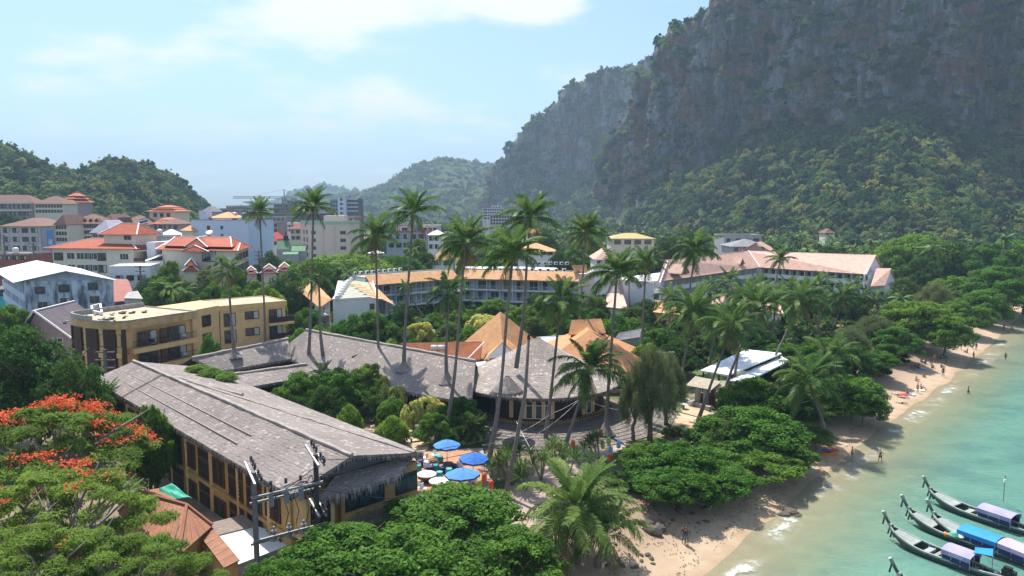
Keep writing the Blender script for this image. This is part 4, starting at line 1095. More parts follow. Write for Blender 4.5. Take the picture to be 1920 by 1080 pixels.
# little thatched cap where the palm pierces the cone
m = MB(); q = P(951, 716, 8.9)
for i in range(12):
 t0_, t1_ = 2 * math.pi * i / 12, 2 * math.pi * (i + 1) / 12; g = lambda t, r, z: q + V((r * math.cos(t), r * math.sin(t), z))
 thatch_face(m, g(t0_, 1.9, -1.1), g(t1_, 1.9, -1.1), g(t0_, .25, .7), g(t1_, .25, .7), 470 + i, .5, .4)
o = m.build('thatched_cap', THATCH, cone); k = MB(); fringe(k, [q + V((1.9 * math.cos(t / 3), 1.9 * math.sin(t / 3), -1.1)) for t in range(20)], 480, .5, .1); k.build('eave_fringe', THATCH, o)
# 4. orange tiled roofs behind the restaurant
pyr = thing('pyramid_roof_house', 'house with a steep pale orange pyramid roof and white gable dormer', 'house', (-1.9, 119, 2))
c = V((-1.9, 119, 0)); ap_ = V((-1.9, 119, 13.1)); E = [c + V((8.2 * math.cos(t), 8.2 * math.sin(t), 6.3)) for t in (-1.50, .07, 1.64, 3.21)]
m = MB()
for i in range(4): m.slab([E[i], E[(i + 1) % 4], ap_], .15)
m.build('roof', TILE_PALEOR, pyr); block(pyr, [c + (e - c) * .86 for e in E], 1.5, 6.4, WHITE)
d0, d1, d2 = P(913, 673, 7.3), P(966, 665, 7.3), P(942, 641, 9.4); bk = V((.6, 5.0, 0))
m = MB(); m.slab([d0 + V((-.5, .1, -.3)), d2 + V((0, -.3, .12)), d2 + bk, d0 + bk + V((-.5, 0, 0))], .14); m.slab([d1 + V((.5, .1, -.3)), d2 + V((0, -.3, .12)), d2 + bk, d1 + bk + V((.5, 0, 0))], .14); m.build('dormer_roof', TILE_PALEOR, pyr)
m = MB(); m.add([d0, d1, d2, d0 + bk, d1 + bk, d2 + bk], [(0, 1, 2), (5, 4, 3), (0, 3, 4, 1), (1, 4, 5, 2), (2, 5, 3, 0)]); m.build('dormer_wall', WHITE, pyr)
m = MB(); m.slab([P(888, 680, 6.6), P(975, 669, 6.6), P(972, 676, 6.4), P(890, 690, 6.4)], .1); m.build('gutter_slab', WHITE_TRIM, pyr)
lh = thing('tiled_house', 'low house with red orange tiled roof beside the pyramid roof', 'house', (*P(830, 660, 2)[:2], 2))
a, b = P(752, 643, 8.6), P(905, 640, 8.6); e, f = P(775, 676, 6.2), P(900, 674, 6.2); g, h = a * 2 - e, b * 2 - f; g.z = h.z = 6.2
gable_roof(lh, e, f, a, b, g, h, tilemat('bright_orange_tile', (.48, .17, .075), row=.35)); block(lh, [e.lerp(a, .1), f.lerp(b, .1), h.lerp(b, .1), g.lerp(a, .1)], 1.5, 6.2, WHITE)
m = MB(); m.bar(P(878, 672, 6.4), P(908, 641, 8.8), .22, .12); m.bar(P(778, 655, 7.7), P(778, 646, 8.3), .08); m.build('verge_trim', WHITE_TRIM, lh)
for i in range(2):
 w = P(815 + i * 13, 656, 7.9); t = thing('water_tank', ['rounded steel water tank on the red orange tiled roof, nearer the ridge vent', 'second rounded steel water tank beside it on the red orange tiled roof'][i], 'water tank', w, 'steel tanks on the tiled roof')
 m = MB(); m.tube([w + V((-.62, 0, .35)), w + V((-.5, 0, .35)), w + V((.5, 0, .35)), w + V((.62, 0, .35))], [.2, .42, .42, .2], 12); m.build('tank', GALV, t, True)
 m = MB(); m.box(w.x - .45, w.y - .35, w.z - .3, w.x - .35, w.y + .35, w.z); m.box(w.x + .35, w.y - .35, w.z - .3, w.x + .45, w.y + .35, w.z); m.build('cradle', METAL, t)
vil = thing('villa', 'villa with two tiers of pale orange tiled hip roofs behind the cone', 'villa', (13, 119, 2))
TV = tilemat('orange_villa_tile', (.62, .30, .135), row=.34)
rc = [V((3.2, 109.5, 0)), V((20.6, 109.0, 0)), V((21.6, 127, 0)), V((4.2, 127.5, 0))]
hip_roof(vil, rc, 5.4, 10.4, TV, .8, inset=7.5); block(vil, rc, 1.5, 5.5, OCHRE_L)
up = [P(1070, 625, 9.6), P(1131, 622, 9.6), P(1131, 622, 9.6) + V((.5, 4.5, 0)), P(1070, 625, 9.6) + V((.5, 4.5, 0))]
gable_roof(vil, up[0] + V((-.4, -.5, -.1)), up[1] + V((.4, -.5, -.1)), up[0] + V((.3, 2, 1.9)), up[1] + V((-.1, 2, 1.9)), up[3], up[2], TV, name='upper_roof'); block(vil, up, 8.2, 9.5, BROWN, 'upper_wall')
facade(vil, rc[0], rc[1], [2.6], 5, 1.2, 1.6, 'white', .5, 1)
m = MB()
for i in range(16): q = P(1160, 755, 4.2).lerp(P(1190, 752, 4.2), i / 15); m.bar((q.x, q.y, 3.2), (q.x, q.y, 4.1), .08)
m.bar(P(1158, 755, 4.2), P(1192, 752, 4.2), .12); m.build('balcony_rail', M('orange_rail', (.5, .26, .14)), vil)
fl = thing('flat_roof_annex', 'white flat roofed annex between the pyramid roof and the villa', 'outbuilding', (*P(1035, 640, 2)[:2], 2))
a, b = P(1005, 645, 6.6), P(1064, 641, 6.6); pl = [a, b, b + V((.8, 6.4, 0)), a + V((.4, 6.4, 0))]; block(fl, pl, 1.5, 6.4, WHITE); flat_roof(fl, pl, 6.4, SHEET_WHITE, .3, .15)
gs = thing('sheet_roof_shed', 'shed with grey corrugated roof between the villa and the garden trees', 'shed', (*P(1185, 635, 2)[:2], 2))
a, b, cc, dd = P(1150, 640, 6.2), P(1200, 632, 6.2), P(1203, 616, 7.2), P(1160, 624, 7.2)
m = MB(); m.slab([a, b, cc, dd], .1); m.build('roof', TILE_GREY, gs); block(gs, [p.lerp((a + cc) / 2, .06) for p in (a, b, cc, dd)], 1.5, 6.0, GREYW)
# 5. yellow three storey hotel with a rounded end
yh = thing('yellow_hotel', 'yellow three storey hotel with flat roof and rounded dark brown end', 'hotel', (*P(330, 690, 2)[:2], 2))
ZR = 13.6
A0, A1 = P(247, 602, ZR), P(368, 584, ZR)                       # balcony front, roof edge
angA, nA = outward(A0, A1); dA = (A1 - A0); dA.z = 0; dA.normalize()
dep = 12.6
cc_ = A0 - nA * dep / 2
arc = []
for i in range(17):
 t = math.pi * i / 16; arc.append(cc_ + nA * (dep / 2 * math.cos(t)) - dA * (2.8 * math.sin(t) ** .8))
rim = [A1 + nA * .3, A1 - nA * dep] + [p for p in arc[::-1]]
fl_ = lambda L: [V((p.x, p.y, 0)) for p in L]
rim = fl_(rim)
rc_c = sum(rim, V()) / len(rim)
inner = fl_([A1 - nA * 1.45, A1 - nA * (dep - .5)] + [rc_c + (p - rc_c) * .955 for p in arc[::-1][:-1]] + [A0 - nA * 1.45 + dA * .05])
for p in inner: p.z = 0
block(yh, inner, 1.5, ZR - 1.1, OCHRE_L)
m = MB(); m.prism(rim, ZR - 1.1, ZR - .05); m.build('roof_slab', M('yellow_roof_band', (.52, .36, .18), stain=.4, stain_col=(.2, .14, .07)), yh)
m = MB(); m.prism([rc_c + (p - rc_c) * .965 for p in rim], ZR - .04, ZR); m.build('roof_surface', ROOFCONC, yh)
m = MB()
for i in range(len(rim)):
 p, q = rim[i], rim[(i + 1) % len(rim)]
 p2, q2 = rc_c + (p - rc_c) * .985, rc_c + (q - rc_c) * .985
 hgt = .75 if 0 < i < 11 else .18
 m.bar((p2.x, p2.y, ZR + hgt / 2), (q2.x, q2.y, ZR + hgt / 2), .22, hgt)
m.build('parapet', CONC, yh)
# dark brown fins round the curved end, with windows and planter bands between
vis = arc
for i in range(1, 14):
 p, q = fl_([vis[i]])[0], fl_([vis[i + 1]])[0]; p = rc_c + (p - rc_c) * .955; q = rc_c + (q - rc_c) * .955; mid = (p + q) / 2; an, nn = outward(p, q)
 if i % 3 != 2:
  m = MB(); m.bar((p.x + nn.x * .1, p.y + nn.y * .1, 7), (q.x + nn.x * .1, q.y + nn.y * .1, 7), .5, 11.0); m.build('brown_fin', M('dark_brown_tiles', (.050, .026, .022), .6, .4, 4), yh)
 else:
  w = (q - p).length * .78
  for z in (3.3, 6.6, 9.6):
   add_window(yh, (mid.x - nn.x * .1, mid.y - nn.y * .1, z + .35), an, w, 1.7, 'dark')
   m = MB(); m.bar((p.x + nn.x * .1, p.y + nn.y * .1, z - .95), (q.x + nn.x * .1, q.y + nn.y * .1, z - .95), .35, .7); m.build('planter_band', OCHRE_L, yh)
for z in (3.35, 6.4, 9.4):                                     # balconies on the straight front
 a, b = A0 + nA * .1 - dA * .0, A1 - nA * .1
 a.z = b.z = 0
 s = MB(); s.hexa([(*(a)[:2], z - .75), (*(b + dA * .4)[:2], z - .75), (*(b + dA * .4 - nA * 1.4)[:2], z - .75), (*(a - nA * 1.4)[:2], z - .75), (*(a)[:2], z), (*(b + dA * .4)[:2], z), (*(b + dA * .4 - nA * 1.4)[:2], z), (*(a - nA * 1.4)[:2], z)]); s.build('balcony_slab', OCHRE_L, yh)
 for i in range(2):
  p = a.lerp(b, .28 + .46 * i) - nA * 1.05
  add_window(yh, (p.x, p.y, z + .05), angA, 3.0, 2.1, 'brown', 'balcony_door')
  q = a.lerp(b, .25 + .5 * i) - nA * .12; w = (b - a).length * .49
  r = MB(); r.box(-w / 2, -.03, 1.0, w / 2, .03, 1.07)
  for j in range(24): x = -w / 2 + w * j / 23; r.box(x - .018, -.015, 0, x + .018, .015, 1.0)
  link('railing', r.mesh('railing', DKBROWN), yh, V((q.x, q.y, z)) - parent_origin(yh), angA)
  m = MB(); m.box(-.3, 0, .0, .3, .5, .04); m.box(-.3, 0, .42, .3, .5, .46); m.box(-.3, 0, .46, .3, .04, .95)
  link('balcony_chair', m.mesh('balcony_chair', WHITE_TRIM if i else DKBROWN), yh, V((q.x, q.y, z + .02)) - nA * .6 + dA * .9 - parent_origin(yh), angA)
 for s_ in (.515,):
  p = a.lerp(b, s_) - nA * .7; m = MB(); m.bar((p.x, p.y, z + 1.1), (p.x - nA.x * .3, p.y - nA.y * .3, z + 1.1), 1.1, 2.2); m.build('party_wall', BROWN, yh)
# right hand wing
B0, B1 = P(410, 577, ZR - .3), P(537, 566, ZR - .3); angB, nB = outward(B0, B1)
rec = fl_([A1 - nA * 3.2, B0 - nB * .6, B0 - nB * 10, A1 - nA * 12])
block(yh, [A1 - nA * 1.0 + V((0, 0, 0)), B0 + nB * .0, B0 - nB * 9, A1 - nA * 10], 1.5, ZR + .1, OCHRE_L, 'link_wall')
wp = fl_([B0, B1, B1 - nB * 10, B0 - nB * 10]); wc = sum(wp, V()) / 4
block(yh, [wc + (p - wc) * .965 for p in wp], 1.5, ZR - .9, OCHRE_L, 'wing_wall')
m = MB(); m.prism(wp, ZR - .9, ZR - .3); m.build('wing_roof_slab', OCHRE_L, yh); flat_roof(yh, [wc + (p - wc) * .99 for p in wp], ZR - .29, ROOFCONC, .25, .2, OCHRE_L)
c0_, c1_ = A1 - nA * 1.0, B0; facade(yh, c0_, c1_, [4.6, 7.7, 10.7], 1, 1.9, 1.7, 'brown', .1, .9)
w0, w1 = wc + (wp[0] - wc) * .965, wc + (wp[1] - wc) * .965
facade(yh, w0, w1, [4.0, 7.1, 10.0], 1, 1.8, 2.1, 'brown', .02, .26); facade(yh, w0, w1, [4.9, 8.0, 10.9], 1, 2.3, 1.2, 'brown', .33, .62); facade(yh, w0, w1, [4.0, 7.1, 10.0], 1, 2.2, 2.1, 'brown', .70, .98)
dB = (B1 - B0); dB.z = 0; dB.normalize()
for z in (6.95, 9.85):
 p, q = w1 - dB * 3.4 + nB * 1.0, w1 + dB * 1.2 + nB * 1.0
 s = MB(); s.hexa([(*p[:2], z - .45), (*q[:2], z - .45), (*(q - nB * 2.2)[:2], z - .45), (*(p - nB * .9)[:2], z - .45), (*p[:2], z), (*q[:2], z), (*(q - nB * 2.2)[:2], z), (*(p - nB * .9)[:2], z)]); s.build('balcony_slab', OCHRE_L, yh)
 r = MB(); r.bar((p.x, p.y, z + .5), (q.x, q.y, z + .5), .06, .95); r.bar((q.x, q.y, z + .5), (q.x - nB.x * 2.2, q.y - nB.y * 2.2, z + .5), .06, .95); r.build('railing', DKBROWN, yh)
ra = random.Random(3)
for i in range(14):                                            # rubble and timber left on the roof
 p = rc_c + V((ra.uniform(-6, 5), ra.uniform(-5, 6), 0)); m = MB(); s_ = ra.uniform(.4, 1.5)
 m.cbox((p.x, p.y, ZR + .12), (s_, ra.uniform(.25, .6), .22), ra.uniform(0, 3)); t = thing('rubble_pile', 'loose timber and rubble left lying on the yellow hotel roof', 'rubble', (p.x, p.y, ZR), 'rubble on the flat yellow hotel roof'); m.build('board', DKBROWN if i % 3 else CONC, t)
 m = MB(); m.cbox((p.x + .2, p.y + .3, ZR + .3), (s_ * .7, .2, .14), ra.uniform(0, 3)); m.build('board', CONC, t)
for j, (px, py) in enumerate(((180, 585), (196, 572), (208, 566))):
 p = P(px, py, ZR); t = thing('dry_brush_heap', ['heap of dry brush at the rounded end of the flat roof', 'heap of dry brush behind the white roof frame', 'heap of dry brush by the far roof edge'][j], 'brush heap', p)
 C_ = np.random.default_rng(j).normal(size=(400, 3)) * np.array([.9, .7, .3]) + np.array([0, 0, .4]); C_[:, 2] = np.abs(C_[:, 2])
 link('brush', leaf_mesh('brush', C_, np.random.default_rng(j).normal(size=(400, 3)), np.full(400, .6), np.full(400, .05), M('dry_brush', (.32, .24, .15), .9), j), t)
fr = thing('roof_frame', 'broken white concrete frame lying on the rounded flat roof', 'frame', P(180, 590, ZR))
m = MB(); q = [P(172, 575, ZR + .3), P(188, 571, ZR + .3), P(191, 588, ZR + .3), P(173, 584, ZR + .3)]
for i in range(4): m.bar(q[i], q[(i + 1) % 4], .3, .45)
m.build('beam', WHITE, fr)
# 6. stained blue building, mauve house, red sheds
bb = thing('blue_building', 'mould stained pale blue building with white gabled metal roof', 'building', (*P(110, 590, 2)[:2], 2))
a, b = PD(45, 530, 156), PD(211, 520, 160); a.z = b.z = 0
bp = foot(a, b, 26); lft = PD(6, 520, 186); bp[3] = V((lft.x, lft.y, 0)); bp[2] = bp[1] + (bp[3] - bp[0])
block(bb, bp, 1.5, 14.3, BLUESTAIN)
e0, e1 = PD(8, 530, 152), PD(216, 514, 158); e0.z, e1.z = 14.6, 15.0; bkv = (bp[3] - bp[0]) * 1.05
r0 = e0.lerp(e1, .47); r0.z = 17.2; r1 = r0 + bkv; e0 = V((*(bp[0] + (bp[0] - bp[1]) * .13 - bkv * .04)[:2], 14.3)); e1 = V((*(bp[1] + (bp[1] - bp[0]) * .04 - bkv * .04)[:2], 14.3)); r0 = e0.lerp(e1, .5); r0.z = 16.6; r1 = r0 + bkv
gable_roof(bb, e0, e0 + bkv, r0, r1, e1, e1 + bkv, SHEET_WHITE, .12)
g_ = MB(); x0, x1, x2 = bp[0].copy(), bp[1].copy(), (r0 + bkv * .05); x0.z = x1.z = 14.31; x2.z = 16.4
g_.add([x0, x1, x2, x0 + bkv * .02, x1 + bkv * .02, x2 + bkv * .02], [(0, 1, 2), (5, 4, 3), (0, 3, 4, 1), (1, 4, 5, 2), (2, 5, 3, 0)]); g_.build('gable_wall', M('blue_gable', (.33, .42, .60), stain=.2), bb)
for (s_, z, k_) in ((.17, 11.6, 'blue'), (.44, 11.9, 'dark'), (.77, 12.2, 'blue'), (.19, 8.3, 'grey'), (.45, 8.9, 'dark'), (.78, 9.3, 'grey'), (.2, 5.2, 'dark'), (.5, 5.2, 'dark'), (.8, 5.5, 'grey')):
 facade(bb, bp[0], bp[1], [z], 1, 1.9, 1.5, k_, s_ - .05, s_ + .05)
m = MB(); p = bp[0].lerp(bp[1], .585); m.bar((p.x, p.y - .2, 3), (p.x, p.y - .2, 9.2), .42, .3); m.build('drain_pipe', BLACK, bb)
for z in (7.6, 10.9):
 m = MB(); q0, q1 = bp[0], bp[3]; m.bar((q0.x - .15, q0.y, z), (q1.x - .15, q1.y, z), .3, 1.6); m.build('louvre_band', BLUEWALL, bb)
ah = thing('mauve_house', 'mauve gabled house with white roof verges beside the rounded hotel', 'house', (*P(95, 640, 2)[:2], 2))
g0_, g1_ = PD(42, 640, 122), PD(142, 640, 122); r_ = PD(83, 578, 124)
e0 = V((g0_.x, 121, 9.0)); e1 = V((g1_.x, 121, 8.2)); r0 = V((r_.x + .5, 120.5, r_.z)); r1 = r0 + V((-1, 13, 0))
gable_roof(ah, e0, e0 + V((-1, 13, 0)), r0, r1, e1, e1 + V((-1, 13, 0)), TILE_PURPLE, cap=WHITE_TRIM)
x0, x1 = e0 + V((.5, .5, -.1)), e1 + V((-.5, .5, -.1)); block(ah, [x0, x1, x1 + V((-1, 11, 0)), x0 + V((-1, 11, 0))], 1.5, 8.1, LILAC)
m = MB(); x2 = r0 + V((0, .5, -.2)); x0.z = x1.z = 8.11; m.add([x0, x1, x2, x0 + V((0, .3, 0)), x1 + V((0, .3, 0)), x2 + V((0, .3, 0))], [(0, 1, 2), (5, 4, 3), (0, 3, 4, 1), (1, 4, 5, 2), (2, 5, 3, 0)]); m.build('gable_wall', LILAC, ah)
m = MB(); m.bar(e0 + V((0, -.1, .1)), r0 + V((0, -.1, .1)), .25, .25); m.bar(r0 + V((0, -.1, .1)), e1 + V((0, -.1, .1)), .25, .25); m.build('verge', WHITE_TRIM, ah)
facade(ah, x0, x1, [7.2], 1, 1.7, 1.0, 'white', .62, .82)
rs = thing('red_roof_shed', 'shed with faded red sheet roof between blue building and palms', 'shed', (*PD(235, 560, 165)[:2], 2))
q = [PD(213, 566, 160), PD(255, 562, 164), PD(240, 524, 178), PD(213, 522, 178)]
m = MB(); m.slab(q, .1); m.build('roof', TILE_OLDRED, rs); block(rs, [p.lerp(q[0].lerp(q[2], .5), .06) for p in q], 1.5, 8.4, LILAC)
rs = thing('grey_roof_shed', 'small shed with bleached grey roof behind the yellow hotel', 'shed', (*PD(255, 555, 150)[:2], 2))
q = [PD(232, 559, 146), PD(268, 560, 146), PD(258, 545, 154), PD(240, 548, 154)]; m = MB(); m.slab(q, .1); m.build('roof', CONC, rs); block(rs, [p.lerp(q[0].lerp(q[2], .5), .08) for p in q], 1.5, q[0].z - .2, GREYW)
# 7. red roofed hotels of the town
rh = thing('red_roof_hotel', 'cream four storey hotel with tiered red hip roofs and white ridges', 'hotel', (*PD(190, 500, 214)[:2], 2))
a, b = PZ(106, 212, 0), PZ(256, 208, 0); rp = foot(a, b, 15)
block(rh, rp, 1.5, 18.6, CREAM)
hip_roof(rh, rp, 18.5, 21.0, TILE_RED, 2.2, cap=WHITE_TRIM)
pa, pb = PZ(203, 213, 0), PZ(262, 211, 0); tp = foot(pa, pb, 9); block(rh, tp, 19, 22.6, CREAM, 'upper_wall'); hip_roof(rh, tp, 22.4, 25.5, TILE_RED, 1.6, cap=WHITE_TRIM, name='upper_roof', inset=3.4)
facade(rh, tp[0], tp[1], [20.9], 1, 2.2, 1.2, 'grey', .55, .95)
for z in (15.4, 12.0, 8.6, 5.2):
 facade(rh, rp[0], rp[1], [z], 2, 2.4, 1.7, 'white', .17, .41); facade(rh, rp[0], rp[1], [z], 2, 2.4, 1.7, 'white', .41, .545); facade(rh, rp[0], rp[1], [z - .4], 1, 2.7, 2.1, 'brown', .56, .66); facade(rh, rp[0], rp[1], [z - .4], 1, 2.7, 2.1, 'brown', .02, .13)
 facade(rh, rp[0], rp[1], [z], 1, 2.6, 1.6, 'white', .83, .95)
bq = [rp[1], rp[1] + V((2.2, .8, 0)), rp[2] + V((2.2, .8, 0)), rp[2]]
for z in (8.0, 11.4, 14.8, 18.0):
 m = MB(); m.prism(bq, z - .3, z); m.build('balcony_slab', CREAM, rh)
 m = MB(); m.bar(bq[0] + V((.1, -.1, z + .5)), bq[1] + V((0, -.1, z + .5)), .08, 1); m.bar(bq[1] + V((0, 0, z + .5)), bq[2] + V((0, 0, z + .5)), .08, 1); m.build('railing', BROWN, rh)
m = MB(); m.prism([bq[1] + V((.3, 2, 0)), bq[1] + V((2.6, 2.4, 0)), bq[2] + V((2.6, 0, 0)), bq[2] + V((.3, 0, 0))], 1.5, 20.2); m.build('stair_tower', WHITE, rh)
wb = thing('white_shophouse', 'plain white low building in front of the cream red roofed hotel', 'building', (*PD(245, 500, 190)[:2], 2))
a, b = PZ(211, 190, 0), PZ(287, 192, 0); q = foot(a, b, 10); zt_ = PD(250, 501, 190).z; block(wb, q, 1.5, zt_, WHITE); flat_roof(wb, q, zt_, SHEET_WHITE, .3, .2); facade(wb, q[0], q[1], [zt_ - 3.5], 3, 1.6, 1.2, 'dark', .1, .9)
wb = thing('white_shophouse', 'small white building with lean-to roof right of the cream hotel', 'building', (*PD(300, 480, 205)[:2], 2))
a, b = PZ(278, 203, 0), PZ(311, 205, 0); q = foot(a, b, 8); zt_ = PD(290, 484, 204).z; block(wb, q, 1.5, zt_ - .8, WHITE); m = MB(); m.slab([V((*q[0][:2], zt_ - .8)), V((*q[1][:2], zt_ + .8)), V((*q[2][:2], zt_ + .8)), V((*q[3][:2], zt_ - .8))], .15); m.build('roof', SHEET_WHITE, wb); facade(wb, q[0], q[1], [zt_ - 3], 1, 1.2, 1.1, 'dark', .1, .5)
wb = thing('grey_block', 'blank pale grey wall of a block between the two red roofed hotels', 'building', (*PD(300, 450, 240)[:2], 2))
a, b = PZ(281, 238, 0), PZ(330, 240, 0); q = foot(a, b, 14); zt_ = PD(300, 446, 238).z; block(wb, q, 1.5, zt_, GREYW); flat_roof(wb, q, zt_, CONC, .5, .2)
wb = thing('blue_roof_house', 'small white house with pale blue hip roof behind the red roofs', 'house', (*PD(325, 440, 275)[:2], 2))
a, b = PZ(300, 275, 0), PZ(342, 277, 0); q = foot(a, b, 11); zt_ = PD(320, 443, 275).z; block(wb, q, 1.5, zt_, WHITE); hip_roof(wb, q, zt_, PD(320, 430, 280).z, SHEET_BLUE, .8); facade(wb, q[0], q[1], [zt_ - 2.2], 3, .9, 1.2, 'grey', .5, 1)
r2 = thing('red_roof_hotel', 'white hotel with stepped double red hip roofs and dark side windows', 'hotel', (*PD(390, 490, 205)[:2], 2))
a, b = PZ(310, 206, 0), PZ(446, 198, 0); q = foot(a, b, 15); q[2] = PZ(470, 222, 0); q[3] = PZ(322, 222, 0); ze = PD(390, 467, 204).z
block(r2, q, 1.5, ze, CREAM)
for (s0_, s1_, up_, ov) in ((0, 1.0, 0, 1.6), (.34, .66, .25, 2.2)):
 u0, u1 = q[0].lerp(q[1], s0_), q[0].lerp(q[1], s1_); v0_, v1_ = q[3].lerp(q[2], s0_), q[3].lerp(q[2], s1_); sh_ = V((0, -1.2 * (up_ > 0), 0))
 pl = [u0 + sh_, u1 + sh_, v1_, v0_]
 hip_roof(r2, pl, ze - .1 - up_, ze + 1.3 - up_ * .5, TILE_RED, ov, cap=WHITE_TRIM, name='lower_roof', inset=1.8)
 cm_ = sum(pl, V()) / 4; hip_roof(r2, [cm_ + (p - cm_) * .86 for p in pl], ze + .85 - up_ * .3, ze + 3.1, TILE_RED, ov * .6, cap=WHITE_TRIM, name='upper_roof', inset=2.6)
facade(r2, q[1], q[2], [ze - 3.0, ze - 6.2], 8, 1.5, 1.7, 'dark', .02, .98); facade(r2, q[0], q[1], [ze - 3.2], 1, 4.5, 3, 'dark', .5, .8)
m = MB(); s_ = PD(393, 437, 224); m.tube([s_ + V((0, .2, -.3)), s_ + V((0, 0, -.1)), s_ + V((0, -.3, .35))], [.2, .9, 1.0], 12); m.build('dish', WHITE_TRIM, thing('satellite_dish', 'white satellite dish on the roof of the stepped red hotel', 'satellite dish', s_))
bwb = thing('blue_white_block', 'tall blank bluish white block behind the stepped red roofs', 'building', (*PD(420, 440, 268)[:2], 2))
a, b = PZ(364, 268, 0), PZ(470, 262, 0); q = foot(a, b, 16); zt_ = PD(420, 413, 266).z; block(bwb, q, 1.5, zt_, BLUEWALL); flat_roof(bwb, q, zt_, CONC, .3, .2)
block(bwb, foot(PZ(380, 267, 0), PZ(391, 266.5, 0), 4), zt_ + .13, zt_ + 3.4, BLUEWALL, 'stair_head'); hip_roof(bwb, foot(PZ(398, 269, 0), PZ(438, 266, 0), 9), zt_ + .8, zt_ + 3.0, TILE_PALEOR, .5, name='roof')
block(bwb, foot(PZ(470, 263, 0), PZ(475, 263, 0), 12), 1.5, zt_ - 3.2, BLUEWALL, 'side_wall')
facade(bwb, a, b, [zt_ - 3.4, zt_ - 6.4], 1, 1.1, 1.3, 'dark', .28, .34); facade(bwb, a, b, [zt_ - 3.2, zt_ - 6.2], 1, 1.0, 1.2, 'grey', .52, .57)
oh = thing('orange_roof_house', 'small house with light orange roof left of the bluish white block', 'house', (*PD(358, 435, 270)[:2], 2))
a, b = PZ(346, 270, 0), PZ(366, 266, 0); q = foot(a, b, 10); zt_ = PD(350, 432, 270).z; block(oh, q, 1.5, zt_, CREAM); hip_roof(oh, q, zt_, PD(355, 418, 273).z, TILE_PALEOR, .8)
# stacked temple-like red roofs further back
for j, (px0, px1, pe, pr, D_, lab) in enumerate(((286, 332, 396, 386, 345, 'tiered orange temple roofs on the wooded slope below the hill'), (292, 318, 419, 409, 330, 'lower orange tiered roof with dark dormer below the temple roofs'), (125, 148, 379, 363, 430, 'small orange tiered roof alone among dark trees on the hill'))):
 t = thing('tiered_house', lab, 'house', (*PD((px0 + px1) / 2, pe, D_)[:2], 2)); q = foot(PZ(px0, D_, 0), PZ(px1, D_ - 2, 0), 12); ze = PD(px0, pe, D_).z; zr = PD(px0, pr, D_ + 6).z
 block(t, q, min(2, ze - 12), ze, LILAC if j else CREAM); TO = tilemat('temple_orange_tile', (.50, .14, .06), row=.5)
 hip_roof(t, q, ze, ze + (zr - ze) * .45, TO, 2.0, name='roof', inset=3); c_ = sum(q, V()) / 4; hip_roof(t, [c_ + (p - c_) * .8 for p in q], ze + (zr - ze) * .4, ze + (zr - ze) * .78, TO, 1.0, name='roof', inset=3); hip_roof(t, [c_ + (p - c_) * .62 for p in q], ze + (zr - ze) * .72, zr + .4, TO, .6, name='roof', inset=3)
 facade(t, q[0], q[1], [ze - 2.6], 3, 1.6, 1.6, 'dark', .1, .9)
# small red hip roofs among the garden trees
for j, (px0, px1, pe, pr, D_, lab) in enumerate(((462, 486, 513, 499, 205, 'small red hip roof with white ridges, leftmost of three in the trees'), (491, 523, 512, 495, 203, 'small red hip roof with white ridges, middle one of three in trees'), (523, 550, 508, 492, 206, 'small red hip roof with white ridges, rightmost of three in the trees'), (348, 377, 508, 484, 196, 'red tiled gable house beside the small flame tree'))):
 D_ = D_ + 0; t = thing('red_roof_pavilion', lab, 'pavilion', (*PD((px0 + px1) / 2, pe, D_)[:2], 2)); q = foot(PZ(px0 + 2, D_, 0), PZ(px1 - 2, D_ + 1, 0), 4.5); ze = PD(px0, pe, D_).z; zr = PD(px0, pr, D_ + 3).z
 block(t, q, 1.5, ze, CREAM); hip_roof(t, q, ze, ze + (zr - ze) * .5, TILE_RED if j == 3 else TILE_OLDRED, .7, cap=WHITE_TRIM, name='lower_roof', inset=1.4); c_ = sum(q, V()) / 4; hip_roof(t, [c_ + (p - c_) * .8 for p in q], ze + (zr - ze) * .42, zr, TILE_RED if j == 3 else TILE_OLDRED, .4, cap=WHITE_TRIM, name='upper_roof', inset=1.9)
for j, (px0, px1, pe, pr, D_, lab) in enumerate(((521, 545, 468, 449, 262, 'green tiled temple hall with dark spire among the garden trees'), (549, 575, 471, 460, 258, 'smaller green tiled roof right of the green temple hall'), (532, 561, 477, 472, 252, 'low green tiled eave roof in front of the green temple hall'))):
 t = thing('green_roof_hall', lab, 'temple hall', (*PD((px0 + px1) / 2, pe, D_)[:2], 2)); q = foot(PZ(px0, D_, 0), PZ(px1, D_ + 1, 0), 8); ze = PD(px0, pe, D_).z; zr = PD(px0, pr, D_ + 4).z; block(t, q, 1.5, ze, GREYW)
 e0, e1 = V((*q[0][:2], ze)), V((*q[1][:2], ze)); f0, f1 = V((*q[3][:2], ze)), V((*q[2][:2], ze)); r0, r1 = (e0 + f0) / 2, (e1 + f1) / 2; r0.z = r1.z = zr
 gable_roof(t, e0, e1, r0, r1, f0, f1, TILE_GREEN, cap=M('green_trim', (.10, .22, .13)))
 if j == 0: m = MB(); p = r0.lerp(r1, .7); m.tube([p, p + V((0, 0, 1.4)), p + V((0, 0, 1.5)), p + V((0, 0, 3.2))], [.9, .9, .3, .05], 8); m.build('spire', DKBROWN, t)
